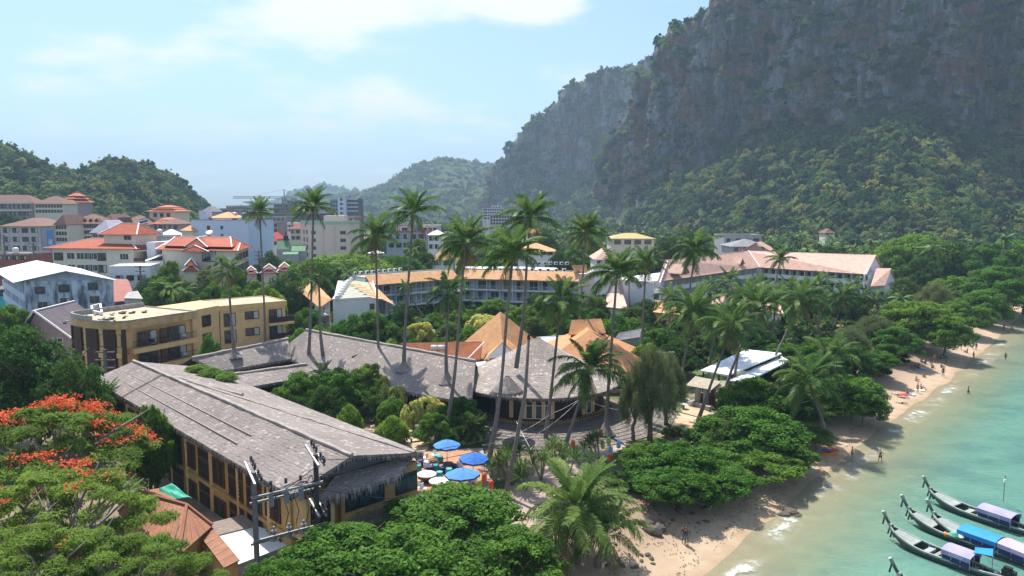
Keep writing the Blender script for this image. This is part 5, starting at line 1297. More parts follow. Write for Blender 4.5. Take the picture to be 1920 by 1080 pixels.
# 8. beige block, distant town, crane
bg_ = thing('beige_block', 'pinkish beige five storey block with green parapet among trees', 'building', (*PD(615, 470, 310)[:2], 2))
a, b = PZ(583, 305, 0), PZ(658, 305, 0); q = [a, b, b + V((1.0, 15, 0)), PZ(567, 318, 0)]; zt_ = PD(615, 421, 305).z; block(bg_, q, 1.5, zt_, BEIGE)
flat_roof(bg_, q, zt_, CONC, 1.4, .3, M('green_parapet', (.36, .50, .36)))
block(bg_, foot(PZ(610, 312, 0), PZ(648, 312, 0), 8), zt_ + .13, zt_ + 3.6, BEIGE, 'roof_house')
for z in (zt_ - 4.0, zt_ - 7.2, zt_ - 10.4, zt_ - 13.6):
 facade(bg_, q[0], q[1], [z], 1, 1.7, 1.3, 'grey', .05, .15); facade(bg_, q[0], q[1], [z], 1, 2.2, 1.3, 'grey', .76, .9); facade(bg_, q[3], q[0], [z], 2, 1.4, 1.6, 'dark', .2, .9)
for s_ in (.33, .62): m = MB(); p = q[0].lerp(q[1], s_); m.bar((p.x, p.y - .12, 2), (p.x, p.y - .12, zt_ - .3), .3, .3); m.build('wall_rib', BEIGE, bg_)
def tower(px0, px1, ptop, pbot, D_, lab, mat, floors, nwin, kind='grey', cat='building', roof=None, roofrise=0, dep_=14, skew=0, band=None, wh=(None, None), name='town_building', z_base=None):
 """a block of the distant town with its windows"""
 t = thing(name, lab, cat, (*PD((px0 + px1) / 2, pbot, D_)[:2], 2)); q = foot(PZ(px0, D_, 0), PZ(px1, D_ + skew, 0), dep_)
 zt_ = PD((px0 + px1) / 2, ptop, D_).z; zb_ = PD((px0 + px1) / 2, pbot, D_).z; fh = (zt_ - zb_) / max(1, floors)
 block(t, q, min(zb_ - 9, 1.5) if z_base is None else z_base, zt_, mat)
 ln = (q[1] - q[0]).length; w = min(2.6, ln / nwin * .6)
 for k_ in range(floors): facade(t, q[0], q[1], [zb_ + fh * k_ + fh * .28], nwin, wh[0] or w, wh[1] or fh * .5, kind, .03, .97)
 if band:
  for k_ in range(floors): m = MB(); z = zb_ + fh * (k_ + 1) - .12; _, nn = outward(q[0], q[1]); m.bar(V((*q[0][:2], z)) + nn * .3, V((*q[1][:2], z)) + nn * .3, .7, fh * .22); m.build('floor_band', band, t)
 if roof and roofrise: hip_roof(t, q, zt_ - .05, zt_ + roofrise, roof, 1.0, cap=None)
 else: flat_roof(t, q, zt_, roof or CONC, .6, .3)
 return t, q, zt_
OFF = M('dark_office_glass', (.07, .09, .13), .3, .2, .4); BLUEOFF = M('blue_office_panel', (.20, .27, .42), .5, .2)
t, q, zt_ = tower(648, 673, 373, 403, 640, 'dark glazed office block with white bands on the skyline', OFF, 4, 6, 'grey', band=WHITE, dep_=22)
tower(635, 650, 370, 404, 634, 'white and blue stair tower of the skyline office block', BLUEWALL, 4, 1, 'dark', dep_=12); tower(621, 636, 375, 404, 636, 'dark blue wing of the office block behind the palm', BLUEOFF, 4, 3, 'grey', dep_=16)
tower(427, 470, 387, 407, 560, 'pale grey concrete blocks on the skyline left of crane', GREYW, 3, 8, 'dark'); tower(415, 430, 392, 406, 550, 'small brownish block on the skyline beside the hill', LILAC, 2, 3, 'dark'); tower(467, 492, 391, 404, 580, 'pale low block with shed roof on skyline', BEIGE, 2, 4, 'dark')
tower(516, 545, 383, 408, 560, 'unfinished concrete frame building beside the tower crane', M('raw_concrete', (.22, .21, .22), stain=.3), 4, 5, 'none'); tower(540, 560, 376, 408, 575, 'tall blue glass block right of the tower crane', BLUEOFF, 5, 3, 'grey')
tower(470, 600, 402, 415, 470, 'long dark market roof building behind the palms', M('dark_shed_wall', (.10, .10, .13)), 1, 16, 'grey', roof=TILE_GREY, dep_=40)
tower(475, 540, 408, 432, 380, 'unfinished grey concrete storeys with open dark floors', M('lilac_grey_concrete', (.30, .28, .33), stain=.4), 3, 8, 'dark', dep_=22); tower(502, 524, 418, 446, 340, 'mauve concrete house with dark open storeys', LILAC, 3, 3, 'dark', dep_=14)
tower(536, 572, 420, 436, 360, 'white roofed shop row with pink sign fascia', WHITE, 2, 6, 'grey', roof=SHEET_WHITE, dep_=14); tower(547, 575, 429, 452, 330, 'pale green house with red roof by the beige block', M('pale_green_plaster', (.40, .50, .38)), 2, 3, 'dark', roof=TILE_OLDRED, roofrise=3.0)
tower(497, 523, 452, 462, 300, 'low house with bright red hip roof above green temple', CREAM, 1, 3, 'dark', roof=M('bright_red_roof', (.48, .06, .06)), roofrise=3.4, dep_=12)
tower(383, 402, 397, 408, 420, 'house with grey hip roof at the foot of hill', GREYW, 1, 3, 'dark', roof=TILE_GREY, roofrise=3); tower(657, 668, 408, 470, 325, 'tan brick block behind the beige block', M('tan_brick', (.36, .24, .16)), 6, 1, 'dark')
tower(726, 800, 436, 468, 290, 'blue grey apartment row with balconies behind the second palm', M('bluegrey_plaster', (.36, .40, .47), stain=.4), 2, 5, 'dark', roof=TILE_OLDRED, dep_=16); tower(752, 768, 424, 436, 300, 'white water tank house on the blue grey row', WHITE, 1, 1, 'grey', dep_=6, z_base=18)
tower(793, 822, 425, 436, 310, 'pale roofed building with open top storey behind the palms', BEIGE, 1, 3, 'dark', roof=M('cream_sheet', (.58, .56, .48))); tower(804, 826, 440, 470, 280, 'small white house with balcony beyond the garden', WHITE, 2, 2, 'dark', roof=SHEET_WHITE, roofrise=1.5)
tower(905, 945, 391, 412, 560, 'white banded four storey block at the mountain foot', WHITE, 4, 9, 'grey', band=WHITE, dep_=20); tower(918, 962, 404, 422, 500, 'brownish three storey block before the white banded one', BEIGE, 3, 8, 'dark', dep_=18); tower(922, 940, 386, 391.5, 565, 'stepped top storey of the white banded block', WHITE, 1, 3, 'grey', dep_=8, z_base=24)
tower(972, 1040, 471, 480, 262, 'small orange roofed villa wing beyond the garden trees', WHITE, 1, 5, 'dark', roof=TILE_PALEOR, roofrise=2.6, dep_=12); tower(988, 1026, 437, 446, 350, 'pale roofed house half hidden behind the tall palm', CREAM, 1, 4, 'dark', roof=TILE_PALEOR, roofrise=2.6)
tower(1115, 1160, 486, 500, 232, 'pink gabled house behind the palm by the white hotel', WHITE, 1, 3, 'dark', roof=TILE_PINK, roofrise=3.2, dep_=14); tower(1145, 1225, 447, 462, 300, 'house with yellowish roof beyond the palms', CREAM, 1, 4, 'dark', roof=M('ochre_roof', (.46, .36, .16)), roofrise=2.0)
tower(1355, 1425, 443, 462, 292, 'grey concrete house with brown shutters behind the pink roofs', GREYW, 1, 4, 'brown', roof=CONC, dep_=14); tower(1370, 1440, 462, 474, 275, 'weathered dark roofed house just behind the pink ridge', GREYW, 1, 4, 'dark', roof=TILE_GREY, roofrise=2.6)
tower(810, 850, 487, 500, 235, 'orange gable house beyond the long white hotel', WHITE, 1, 2, 'dark', roof=TILE_PALEOR, roofrise=3.4, dep_=9); tower(1545, 1562, 437, 442, 420, 'tiny reddish roof alone in the palm forest', CREAM, 1, 2, 'dark', roof=TILE_BROWN, roofrise=2.5, dep_=8)
tower(300, 340, 420, 432, 320, 'low lilac house below the tiered orange roofs', LILAC, 1, 4, 'dark', roof=TILE_BROWN, roofrise=2.2)
# long brown roofed resort on the slope and the row below it
t, q, zt_ = tower(-60, 68, 380, 408, 410, 'long brown roofed resort with rows of dark balconies on the slope', M('mauve_plaster', (.30, .25, .25)), 2, 15, 'dark', roof=TILE_BROWN, roofrise=4.4, dep_=13, band=CREAM, name='hillside_hotel'); tower(72, 126, 382, 401, 404, 'right hand wing of brown resort with pale end wall', CREAM, 2, 9, 'dark', roof=TILE_BROWN, roofrise=4.2, dep_=13, name='hillside_hotel')
t, q, zt_ = tower(8, 82, 424, 474, 300, 'grey white block with rusty stains and few windows by the road', M('grimy_white', (.48, .47, .50), stain=.5), 3, 4, 'dark', roof=TILE_BROWN, roofrise=3.2, dep_=24, name='shophouse_row')
m = MB(); p, p2 = PZ(93, 298, 0), PZ(106, 298, 0); m.prism(foot(p, p2, .4), PD(95, 466, 298).z, PD(95, 430, 298).z); bbo = thing('billboard', 'tall bright blue billboard between the grey block and the shophouses', 'billboard', (*p[:2], 10)); m.build('panel', M('billboard_blue', (.10, .24, .55), .5, .2, .2), bbo)
m = MB(); m.prism(foot(PZ(95.5, 297.6, 0), PZ(103.5, 297.6, 0), .05), PD(95, 458, 298).z, PD(95, 448, 298).z); m.build('printed_picture', M('billboard_pale', (.45, .60, .75), .5, .6, .6), bbo)
tower(110, 132, 421, 455, 306, 'cream shophouses with brown dormer roofs right of the billboard', CREAM, 3, 4, 'dark', roof=TILE_BROWN, roofrise=4.0, dep_=16, name='shophouse_row'); t, q, zt_ = tower(132, 192, 419, 452, 318, 'cream shophouse terrace with tall dark windows and brown dormers', CREAM, 3, 13, 'dark', roof=TILE_BROWN, roofrise=4.0, dep_=16, name='shophouse_row')
for j in range(5):
 p = PZ(139 + 11 * j, 320, zt_ + 1.6); d_ = thing('roof_dormer', 'small brown gabled dormer in the shophouse terrace roof', 'dormer', p, 'dormers along the brown shophouse roofs'); m = MB(); m.slab([p + V((-1.3, -1, -.9)), p + V((-1.3, 2, -.9)), p + V((0, 2, .6)), p + V((0, -1, .6))], .1); m.slab([p + V((1.3, -1, -.9)), p + V((1.3, 2, -.9)), p + V((0, 2, .6)), p + V((0, -1, .6))], .1); m.build('roof', TILE_BROWN, d_); m = MB(); m.add([p + V((-1.1, -.8, -.9)), p + V((1.1, -.8, -.9)), p + V((0, -.8, .4)), p + V((-1.1, -.6, -.9)), p + V((1.1, -.6, -.9)), p + V((0, -.6, .4))], [(0, 1, 2), (5, 4, 3), (0, 3, 4, 1)]); m.build('gable', DKBROWN, d_)
tower(192, 222, 419, 432, 330, 'brown roofed house right of the shophouse terrace', CREAM, 1, 4, 'dark', roof=TILE_BROWN, roofrise=4.2); tower(222, 286, 421, 440, 335, 'long low brown roofed building with pale wall and round hut roof', BEIGE, 1, 8, 'dark', roof=TILE_BROWN, roofrise=4.0)
m = MB(); p = PZ(234, 333, PD(234, 418, 333).z); m.lathe([(3.6, 0), (2.6, 2.6), (.2, 4.6)], 10, p); t = thing('round_hut', 'round dark brown conical hut roof rising above the brown row', 'hut', p); m.build('roof', TILE_BROWN, t)
tower(178, 215, 436, 448, 270, 'lilac roofed house right behind the tiered hotel pavilion', GREYW, 1, 3, 'grey', roof=M('lilac_roof', (.42, .38, .46)), roofrise=4.5, dep_=16); tower(-20, 60, 478, 490, 240, 'low brick red wall building along the road', TILE_OLDRED, 1, 5, 'dark', dep_=12); tower(0, 25, 541, 560, 190, 'small turquoise walled hut beside the blue building', M('turquoise_paint', (.05, .40, .48)), 1, 2, 'dark', roof=TILE_GREY, roofrise=1.2, dep_=8)
# tower crane over the skyline
t = thing('tower_crane', 'tall lattice tower crane with long jib above the skyline', 'crane', (*PD(533, 405, 560)[:2], 2)); b0 = PD(533, 405, 560); tp_ = PD(533, 372, 560); m = MB()
for dx in (-.9, .9):
 for dy in (-.9, .9): m.bar((b0.x + dx, b0.y + dy, 2), (b0.x + dx, b0.y + dy, tp_.z), .3)
nseg = 16
for i in range(nseg):
 z0_, z1_ = 2 + (tp_.z - 2) * i / nseg, 2 + (tp_.z - 2) * (i + 1) / nseg
 for sg in (-1, 1): m.bar((b0.x - .9 * sg, b0.y - .9, z0_), (b0.x + .9 * sg, b0.y - .9, z1_), .2); m.bar((b0.x - .9, b0.y + .9 * sg, z0_), (b0.x - .9, b0.y - .9 * sg, z1_), .2)
m.build('mast', METAL, t); m = MB(); j0, j1 = PD(437, 372, 552), PD(556, 372, 564)
for dy in (-.7, .7): m.bar(j0 + V((0, dy, 0)), j1 + V((0, dy, 0)), .28)
m.bar(j0 + V((0, 0, 1.4)), j1 + V((0, 0, 1.4)), .28)
for i in range(40): p = j0.lerp(j1, i / 40); p2 = j0.lerp(j1, (i + 1) / 40); m.bar(p + V((0, -.7, 0)), p.lerp(p2, .5) + V((0, 0, 1.4)), .14); m.bar(p.lerp(p2, .5) + V((0, 0, 1.4)), p2 + V((0, .7, 0)), .14)
m.build('jib', METAL, t); m = MB(); ah_ = tp_ + V((0, 0, 7)); m.bar(tp_, ah_, .6); m.bar(ah_, j0.lerp(j1, .3) + V((0, 0, 1.4)), .14); m.bar(ah_, j1 + V((0, 0, 1.4)), .14); m.build('apex_ties', METAL, t)
m = MB(); m.cbox(tp_ + V((0, 0, -1.2)), (2.6, 2.6, 2.4)); m.build('cab', METAL, t); m = MB(); m.cbox(j1 + V((-2, 0, -.9)), (4, 1.6, 1.8)); m.build('counterweight', CONC, t)
# lattice mast by the mountain foot
t = thing('lattice_mast', 'dark lattice mast standing beside the white banded block', 'mast', (*PD(907, 412, 540)[:2], 2)); m = MB(); b0 = PD(907, 412, 540); zt_ = PD(907, 381, 540).z
for dx in (-1.2, 1.2):
 for dy in (-1.2, 1.2): m.bar((b0.x + dx, b0.y + dy, 2), (b0.x + dx, b0.y + dy, zt_), .3)
for i in range(8): z = 2 + (zt_ - 2) * i / 8; m.bar((b0.x - 1.2, b0.y - 1.2, z), (b0.x + 1.2, b0.y - 1.2, z + (zt_ - 2) / 8), .2)
m.build('lattice', METAL, t); m = MB(); m.cbox((b0.x, b0.y, zt_ - .8), (4.4, 3, 2.6)); m.build('antenna_panels', METAL, t)
# pink topped water tower in the garden
t = thing('water_tower', 'white and lilac water tower with shallow cone roof above the hedge', 'water tower', (*PD(705, 490, 236)[:2], 2)); p = PD(705, 480, 236); m = MB(); m.tube([(p.x, p.y, 1.5), (p.x, p.y, p.z - .5)], [1.3, 1.3], 12); m.build('shaft', WHITE, t); m = MB(); m.lathe([(1.8, -.8), (2.4, 0), (2.4, 1.0)], 16, p); m.build('tank', M('lilac_paint', (.55, .46, .60)), t); m = MB(); m.lathe([(2.75, 1.0), (.1, 1.9)], 16, p); m.build('roof', WHITE_TRIM, t)
# 9. long white hotel with an orange awning roof, and its gabled wing
lw = thing('white_hotel', 'long curved white hotel with blue grey balconies and orange awning roof', 'hotel', (*P(880, 560, 2)[:2], 2))
front = [P(697, 534, 11), P(862, 521.5, 11), P(1085, 527, 11)]
for (a, b, nb_) in ((front[0], front[1], 7), (front[1], front[2], 9)):
 a, b = a.copy(), b.copy(); ang, nn = outward(a, b); d_ = (b - a); d_.z = 0; d_.normalize()
 a2, b2 = a - nn * 1.0, b - nn * 1.0
 balconies(lw, a2, b2, 1.9, 3, 3.05, nb_, 2.2, BLUEWALL, slab=WHITE)
 bk_ = 11; q = [V((*(a2 - nn * 2.2)[:2], 0)), V((*(b2 - nn * 2.2)[:2], 0)), V((*(b2 - nn * bk_)[:2], 0)), V((*(a2 - nn * bk_)[:2], 0))]
 block(lw, q, 1.5, 12.2, WHITE); flat_roof(lw, q, 12.2, M('cream_roof_slab', (.46, .44, .38), stain=.5), .45, .25)
 m = MB(); nb2 = nb_
 for i in range(nb2):
  p0, p1 = a.lerp(b, i / nb2), a.lerp(b, (i + 1) / nb2); r0_, r1_ = p0 - nn * 3.3, p1 - nn * 3.3; off = .05 * (i % 2)
  k_ = MB(); k_.slab([p0 + V((0, 0, off - .1)), p1 + V((0, 0, off - .1)), r1_ + V((0, 0, 2.1 + off)), r0_ + V((0, 0, 2.1 + off))], .16); k_.build('awning_roof', TILE_PALEOR, lw)
e_ = front[2]; ang, nn = outward(front[1], front[2]); q = [V((*(e_ + nn * .2)[:2], 0)), V((*(e_ + V((2.0, 0, 0)))[:2], 0)), V((*(e_ + V((5.6, 12, 0)))[:2], 0)), V((*(e_ - nn * 10)[:2], 0))]
block(lw, q, 1.5, 12.9, LILAC if False else M('pale_pink_plaster', (.56, .50, .50), stain=.3), 'end_wall'); facade(lw, q[0], q[1], [3.0, 6.4, 9.6], 1, .8, 1.6, 'dark')
m = MB(); m.slab([P(1072, 497, 15), P(1100, 496, 15), P(1101, 517, 12.2), P(1078, 510, 12.6)], .15); m.build('end_roof', TILE_PALEOR, lw)
k_i = 0
for (a, b, n_) in ((P(648, 516, 12.7), P(755, 506, 12.7), 10), (P(930, 507, 12.7), P(1065, 508, 12.7), 9), (P(985, 495, 12.7), P(1068, 495, 12.7), 8)):   # rooftop air conditioners
 ang, nn = outward(a, b)
 for i in range(n_):
  p = a.lerp(b, (i + .5) / n_); k_i += 1
  t = thing('air_conditioner', 'white air conditioner condenser on the long hotel roof', 'air conditioner', (p.x, p.y, 12.4), 'condensers on the white hotel roof', ang)
  if k_i == 1:
   m = MB(); m.box(-.55, -.22, .1, .55, .22, .95); acb = m.mesh('casing', WHITE_TRIM); m = MB(); m.tube([(-.12, .225, .52), (-.12, .25, .52)], [.34, .34], 12); acf = m.mesh('fan_grille', BLACK); m = MB(); m.box(-.05, -.2, 0, .05, .2, .1); acs = m.mesh('foot', METAL)
  link('casing', acb, t); link('fan_grille', acf, t); link('foot', acs, t, (-.45, 0, 0)); link('foot', acs, t, (.45, 0, 0))
for j, (px0, px1, py) in enumerate(((870, 925, 503), (930, 988, 503), (990, 1045, 505))):
 p0, p1 = P(px0, py, 12.75), P(px1, py + 1, 12.75); m = MB(); m.slab([p0, p1, p1 + V((0, 4.2, .25)), p0 + V((0, 4.2, .25))], .06); m.build('membrane', SHEET_WHITE, thing('roof_membrane', ['bright white roof sheet at the left of the hotel roof', 'bright white roof sheet in the middle of hotel roof', 'bright white roof sheet at the right of hotel roof'][j], 'roof sheet', (*p0[:2], 12.4)))
gw = thing('white_gable_wing', 'white gabled wing with orange side awnings nearest the thatched roofs', 'hotel wing', (*P(650, 620, 2)[:2], 2))
a, b = P(624, 562, 11.6), P(706, 557, 11.6); bk0_, bk1_ = P(655, 519, 11.9), P(697, 519, 11.9)
q = [V((*a[:2], 0)), V((*b[:2], 0)), V((*bk1_[:2], 0)), V((*bk0_[:2], 0))]; block(gw, q, 1.5, 11.4, WHITE); flat_roof(gw, q, 11.4, M('mossy_roof_slab', (.36, .37, .28), stain=.6), .4, .3, WHITE)
l0, l1 = P(599, 577, 9.6), P(556, 541, 9.6); u0_, u1_ = P(622, 561, 11.8), P(587, 526, 11.8)
m = MB(); m.slab([l0, l1, u1_, u0_], .15); m.build('awning_roof', TILE_PALEOR, gw)
lq = [V((*P(602, 577, 9.6)[:2], 0)), V((*a[:2], 0)), V((*bk0_[:2], 0)), V((*l1[:2], 0))]
for z in (4.9, 8.0):
 pass
block(gw, [V((*a[:2], 0)) + V((-.4, 1.8, 0)), V((*a[:2], 0)) + V((-.05, 1.8, 0)), V((*bk0_[:2], 0)), V((*bk0_[:2], 0)) + V((-3, 0, 0))], 1.5, 11.0, WHITE, 'side_wall')
balconies(gw, P(601, 590, 6.4), P(619, 588, 6.4), 3.3, 2, 3.0, 1, 2.4, WHITE)
l0, l1 = P(741, 572, 9.6), P(705, 537, 9.6); u0_, u1_ = P(706, 556, 11.8), P(690, 528, 11.8)
m = MB(); m.slab([l0, l1, u1_, u0_], .15); m.build('awning_roof', TILE_PALEOR, gw); balconies(gw, P(711, 590, 6.4), P(738, 588, 6.4), 3.3, 2, 3.0, 2, 2.4, WHITE); facade(gw, a, b, [9.2], 1, .8, 1.0, 'dark', .84, .94)
for i in range(9):
 p = P(626, 558, 12.0).lerp(P(655, 520, 12.0), i / 9); t = thing('air_conditioner', 'condenser in the row along the gabled wing roof edge', 'air conditioner', (p.x + .8, p.y, 11.55), 'condensers on the gabled wing roof', 1.2); link('casing', acb, t); link('fan_grille', acf, t); link('foot', acs, t, (-.45, 0, 0)); link('foot', acs, t, (.45, 0, 0))
for i in range(6):
 p0 = P(655 + 8 * i, 532 + 5.2 * i, 12.1); m = MB(); m.slab([p0, p0 + V((2.6, -.4, -.25)), p0 + V((2.6, 1.4, -.1)), p0 + V((0, 1.6, .1))], .1); m.build('roof_step', TILE_PALEOR, gw)
# 10. pink roofed hotel on the right
ph = thing('pink_roof_hotel', 'long white hotel under pale pink tiled roofs near the beach', 'hotel', (*P(1420, 560, 2)[:2], 2))
EV = [P(1232, 528, 10.5), P(1425, 501, 10.5), P(1625, 514, 10.5)]; RV = [P(1247, 487, 15.5), P(1403, 470, 15.5), P(1643, 478, 15.5)]
m_cap = MB()
for i in range(2):
 a, b, r0_, r1_ = EV[i], EV[i + 1], RV[i], RV[i + 1]; f0 = r0_ * 2 - a; f1 = r1_ * 2 - b; f0.z = f1.z = 10.5
 gable_roof(ph, a, b, r0_, r1_, f0, f1, TILE_PINK); ang, nn = outward(a, b); d_ = (b - a).normalized()
 a2, b2 = a - nn * .9, b - nn * .9; balconies(ph, a2, b2, 1.8, 3, 2.85, (16, 14)[i], 1.8, WHITE, rail=WHITE, solid=True)
 q = [V((*(a2 - nn * 1.8)[:2], 0)), V((*(b2 - nn * 1.8)[:2], 0)), V((*(b2 - nn * 14)[:2], 0)), V((*(a2 - nn * 14)[:2], 0))]; block(ph, q, 1.5, 10.3, WHITE)
m = MB(); m.bar(EV[1] + V((0, 0, .1)), RV[1] + V((0, 0, .1)), .3, .15); m.build('valley_trim', WHITE_TRIM, ph)
for (pp, rr2, e) in ((EV[0], RV[0], -1), (EV[2], RV[2], 1)):
 x0, x2 = pp.copy(), rr2.copy(); x1 = x2 * 2 - x0; x1.z = 10.5; dd = V((-.6 * e, 0, 0)); x0 += dd; x1 += dd; x2 += dd; x0.z -= .2; x1.z -= .2; x2.z -= .3
 m = MB(); w_ = V((-.3 * e, 0, 0)); m.add([x0, x1, x2, x0 + w_, x1 + w_, x2 + w_], [(0, 1, 2), (5, 4, 3), (0, 3, 4, 1), (1, 4, 5, 2), (2, 5, 3, 0)]); m.build('gable_wall', WHITE, ph)
 block(ph, [x0, x0 + w_, x1 + w_, x1], 1.5, 10.29, WHITE, 'end_wall')
for (px, py, s_) in ((1390, 494, 1.5), (1283, 511, 1.9)):
 p = P(px, py, 12.3); ang, nn = outward(EV[0], EV[1]); rt = V((math.cos(ang), math.sin(ang), 0)); f_ = p + nn * .4; m = MB()
 for sg in (-1, 1): m.slab([f_ + rt * sg * s_ * 1.25 + V((0, 0, -.2)), f_ + V((0, 0, s_ * 1.15)), f_ - nn * 5 + V((0, 0, s_ * 1.15)), f_ - nn * 5 + rt * sg * s_ * 1.25 + V((0, 0, -.2))], .12)
 m.build('dormer_roof', TILE_PINK, ph); m = MB(); g0_ = f_ - nn * .3; m.add([g0_ - rt * s_ + V((0, 0, -.6)), g0_ + rt * s_ + V((0, 0, -.6)), g0_ + V((0, 0, s_ * .95)), g0_ - rt * s_ - nn * .2 + V((0, 0, -.6)), g0_ + rt * s_ - nn * .2 + V((0, 0, -.6)), g0_ - nn * .2 + V((0, 0, s_ * .95))], [(0, 1, 2), (5, 4, 3), (0, 3, 4, 1), (1, 4, 5, 2), (2, 5, 3, 0)]); m.build('dormer_wall', LILAC, ph)
 m = MB(); m.cbox(g0_ + nn * .08 + V((0, 0, -.1)), (s_ * .9, .1, .55), ang); m.build('dormer_vent', BROWN, ph)
xg = thing('cross_gable', 'brown gable with pink roof crossing the top of the pink ridge', 'gable roof', (*P(1420, 468, 15.5)[:2], 14)); p = P(1417, 470, 15.2); m = MB(); w_ = 5.0
m.slab([p + V((-w_, 0, 0)), p + V((0, 0, 2.9)), p + V((4.5, 8, 2.9)), p + V((-w_ + 4.5, 8, 0))], .15); m.slab([p + V((w_, 0, 0)), p + V((0, 0, 2.9)), p + V((4.5, 8, 2.9)), p + V((w_ + 4.5, 8, 0))], .15); m.build('roof', TILE_PINK, xg); m = MB(); m.add([p + V((-w_ + .5, .4, -1)), p + V((w_ - .5, .4, -1)), p + V((0, .4, 2.5)), p + V((-w_ + .5, .7, -1)), p + V((w_ - .5, .7, -1)), p + V((0, .7, 2.5))], [(0, 1, 2), (5, 4, 3), (0, 3, 4, 1), (1, 4, 5, 2), (2, 5, 3, 0)]); m.build('gable_wall', M('dusty_brown_wall', (.26, .19, .19)), xg)
pe = thing('pink_gable_house', 'small white house with steep pink gable roof at hotel end', 'house', (*P(1655, 545, 2)[:2], 2))
e0, e1, r0_, r1_ = P(1632, 537, 7.6), P(1660, 535, 7.6), P(1643, 503, 11.8), P(1671, 503, 11.8); f0, f1 = r0_ * 2 - e0, r1_ * 2 - e1; f0.z = f1.z = 7.6
gable_roof(pe, e0, e1, r0_, r1_, f0, f1, TILE_PINK); q = [V((*p.lerp(r_, .15)[:2], 0)) for p, r_ in ((e0, r0_), (e1, r1_), (f1, r1_), (f0, r0_))]; block(pe, q, 1.5, 7.9, WHITE); facade(pe, q[0], q[1], [4.2], 2, 1.2, 1.4, 'grey')
m = MB(); x0, x1, x2 = e1 + V((-.5, .3, 0)), f1 + V((-.5, 0, 0)), r1_ + V((-.5, 0, -.25)); w_ = V((-.3, 0, 0)); m.add([x0, x1, x2, x0 + w_, x1 + w_, x2 + w_], [(0, 1, 2), (5, 4, 3), (0, 3, 4, 1), (1, 4, 5, 2), (2, 5, 3, 0)]); m.build('gable_wall', WHITE, pe)
for j, (c4, ze_, lab) in enumerate((((1225, 585, 1275, 590, 1262, 565, 1228, 563), 6.0, 'pink tiled garden roof left of the beach palms'), ((1335, 560, 1368, 556, 1362, 550, 1335, 553), 7.0, 'pink tiled canopy below the pink roofed hotel'), ((1395, 575, 1470, 590, 1462, 566, 1400, 560), 6.0, 'pale pink restaurant roof between the crowded beach palms'), ((1135, 575, 1178, 580, 1168, 552, 1138, 550), 6.2, 'orange pink gable roof behind the garden shrubs'))):
 q = [P(c4[2 * i], c4[2 * i + 1], ze_ + (1.6 if i > 1 else 0)) for i in range(4)]; t = thing('garden_pavilion', lab, 'pavilion', (*q[0][:2], 2)); m = MB(); m.slab(q, .15); bq_ = [q[3], q[2], q[2] * 2 - q[1], q[3] * 2 - q[0]]; bq_[2].z = bq_[3].z = ze_; m.slab(bq_, .15); m.build('roof', TILE_PINK if j else TILE_PALEOR, t)
 c_ = (q[0] + q[2]) / 2; block(t, [p.lerp(c_, .12) for p in (q[0], q[1], bq_[2], bq_[3])], 1.5, ze_, OCHRE_L if j == 0 else CREAM); facade(t, q[0].lerp(c_, .12), q[1].lerp(c_, .12), [2.6], 3, 1.3, 1.6, 'dark')
# tanks on the town roofs
tk = MB(); tk.lathe([(.75, 0), (.8, .1), (.8, 1.5), (.55, 1.75), (.2, 1.85)], 12); tkm = [tk.mesh('tank', GALV), tk.mesh('tank', M('blue_tank', (.08, .2, .45), .5, .1))]
ts = MB(); ts.box(-.7, -.7, -.8, .7, .7, 0); tsm = ts.mesh('stand', CONC)
for j, (px, py, D_, lab) in enumerate(((612, 414, 316, 'left water tank on the beige block roof house'), (635, 414, 316, 'right water tank on the beige block roof house'), (440, 409, 272, 'water tank on the bluish white block roof'), (458, 410, 270, 'second water tank near the bluish white block corner'), (300, 442, 244, 'water tank on the blank grey block'), (656, 369, 645, 'water tank on the dark office block'), (745, 431, 298, 'tank on the blue grey apartment row, left'), (785, 432, 298, 'tank on the blue grey apartment row, right'), (30, 476, 246, 'tank on the red brick wall building'), (935, 387, 570, 'tank on the white banded block'))):
 p = PD(px, py, D_); t = thing('water_tank', lab, 'water tank', p, 'tanks on town roofs'); link('tank', tkm[j % 2], t, scale=1.2); link('stand', tsm, t)
# palms, one by one
def pal(bx, by, bz, cx_, cy_, label, size=1.0, lean=0.0, **k):
 b = P(bx, by, bz); c = PD(cx_, cy_, b.y + lean); palm(b, c, label, size=size, **k)
pal(440, 668, 7.9, 427, 508, 'short slim palm rising from a thatch collar on the left thatched wing', .72, collar=True, n=18)
pal(497, 694, 2.0, 487, 398, 'tall palm with a narrow upright crown passing in front of the yellow hotel', .78, n=20, dry=3)
pal(578, 684, 5.8, 588, 388, 'tall palm rising behind the peak of the thatched wing, nearest the crane', .92, n=26)
pal(606, 668, 7.5, 598, 522, 'short slim palm just right of the peak of the thatched roof', .72, n=18)
pal(715, 742, 2.0, 704, 442, 'tall straight palm in front of the water tower with ragged lower fronds', 1.0, n=26, dry=4)
pal(757, 694, 7.5, 775, 398, 'tall leaning palm with thatch collar, crown against the hazy hill', .98, n=26, collar=True)
pal(838, 716, 7.0, 841, 548, 'shorter palm with thatch collar, crown before the orange awning roof', .86, n=22, collar=True)
pal(833, 824, 2.0, 873, 455, 'curved palm leaning right out of the courtyard shrubs by blue umbrella', 1.0, n=28, dry=3)
pal(915, 868, 2.2, 961, 480, 'palm with pale lower fronds leaning right in front of the round restaurant', .95, n=26, dry=3)
pal(968, 683, 9.6, 994, 408, 'tallest palm, growing out of the thatched cap on the cone roof', 1.0, n=30, dry=3)
pal(1023, 818, 2.5, 1052, 565, 'mid height palm with one long arching frond right of the cone tip', .92, n=24, dry=2)
pal(1087, 655, 6.0, 1099, 436, 'tall palm behind the villa with drooping ragged crown', 1.02, n=26, dry=4)
pal(1136, 812, 2.5, 1157, 512, 'palm with dark dense crown at the right of the cone roof', .95, n=26, collar=True)
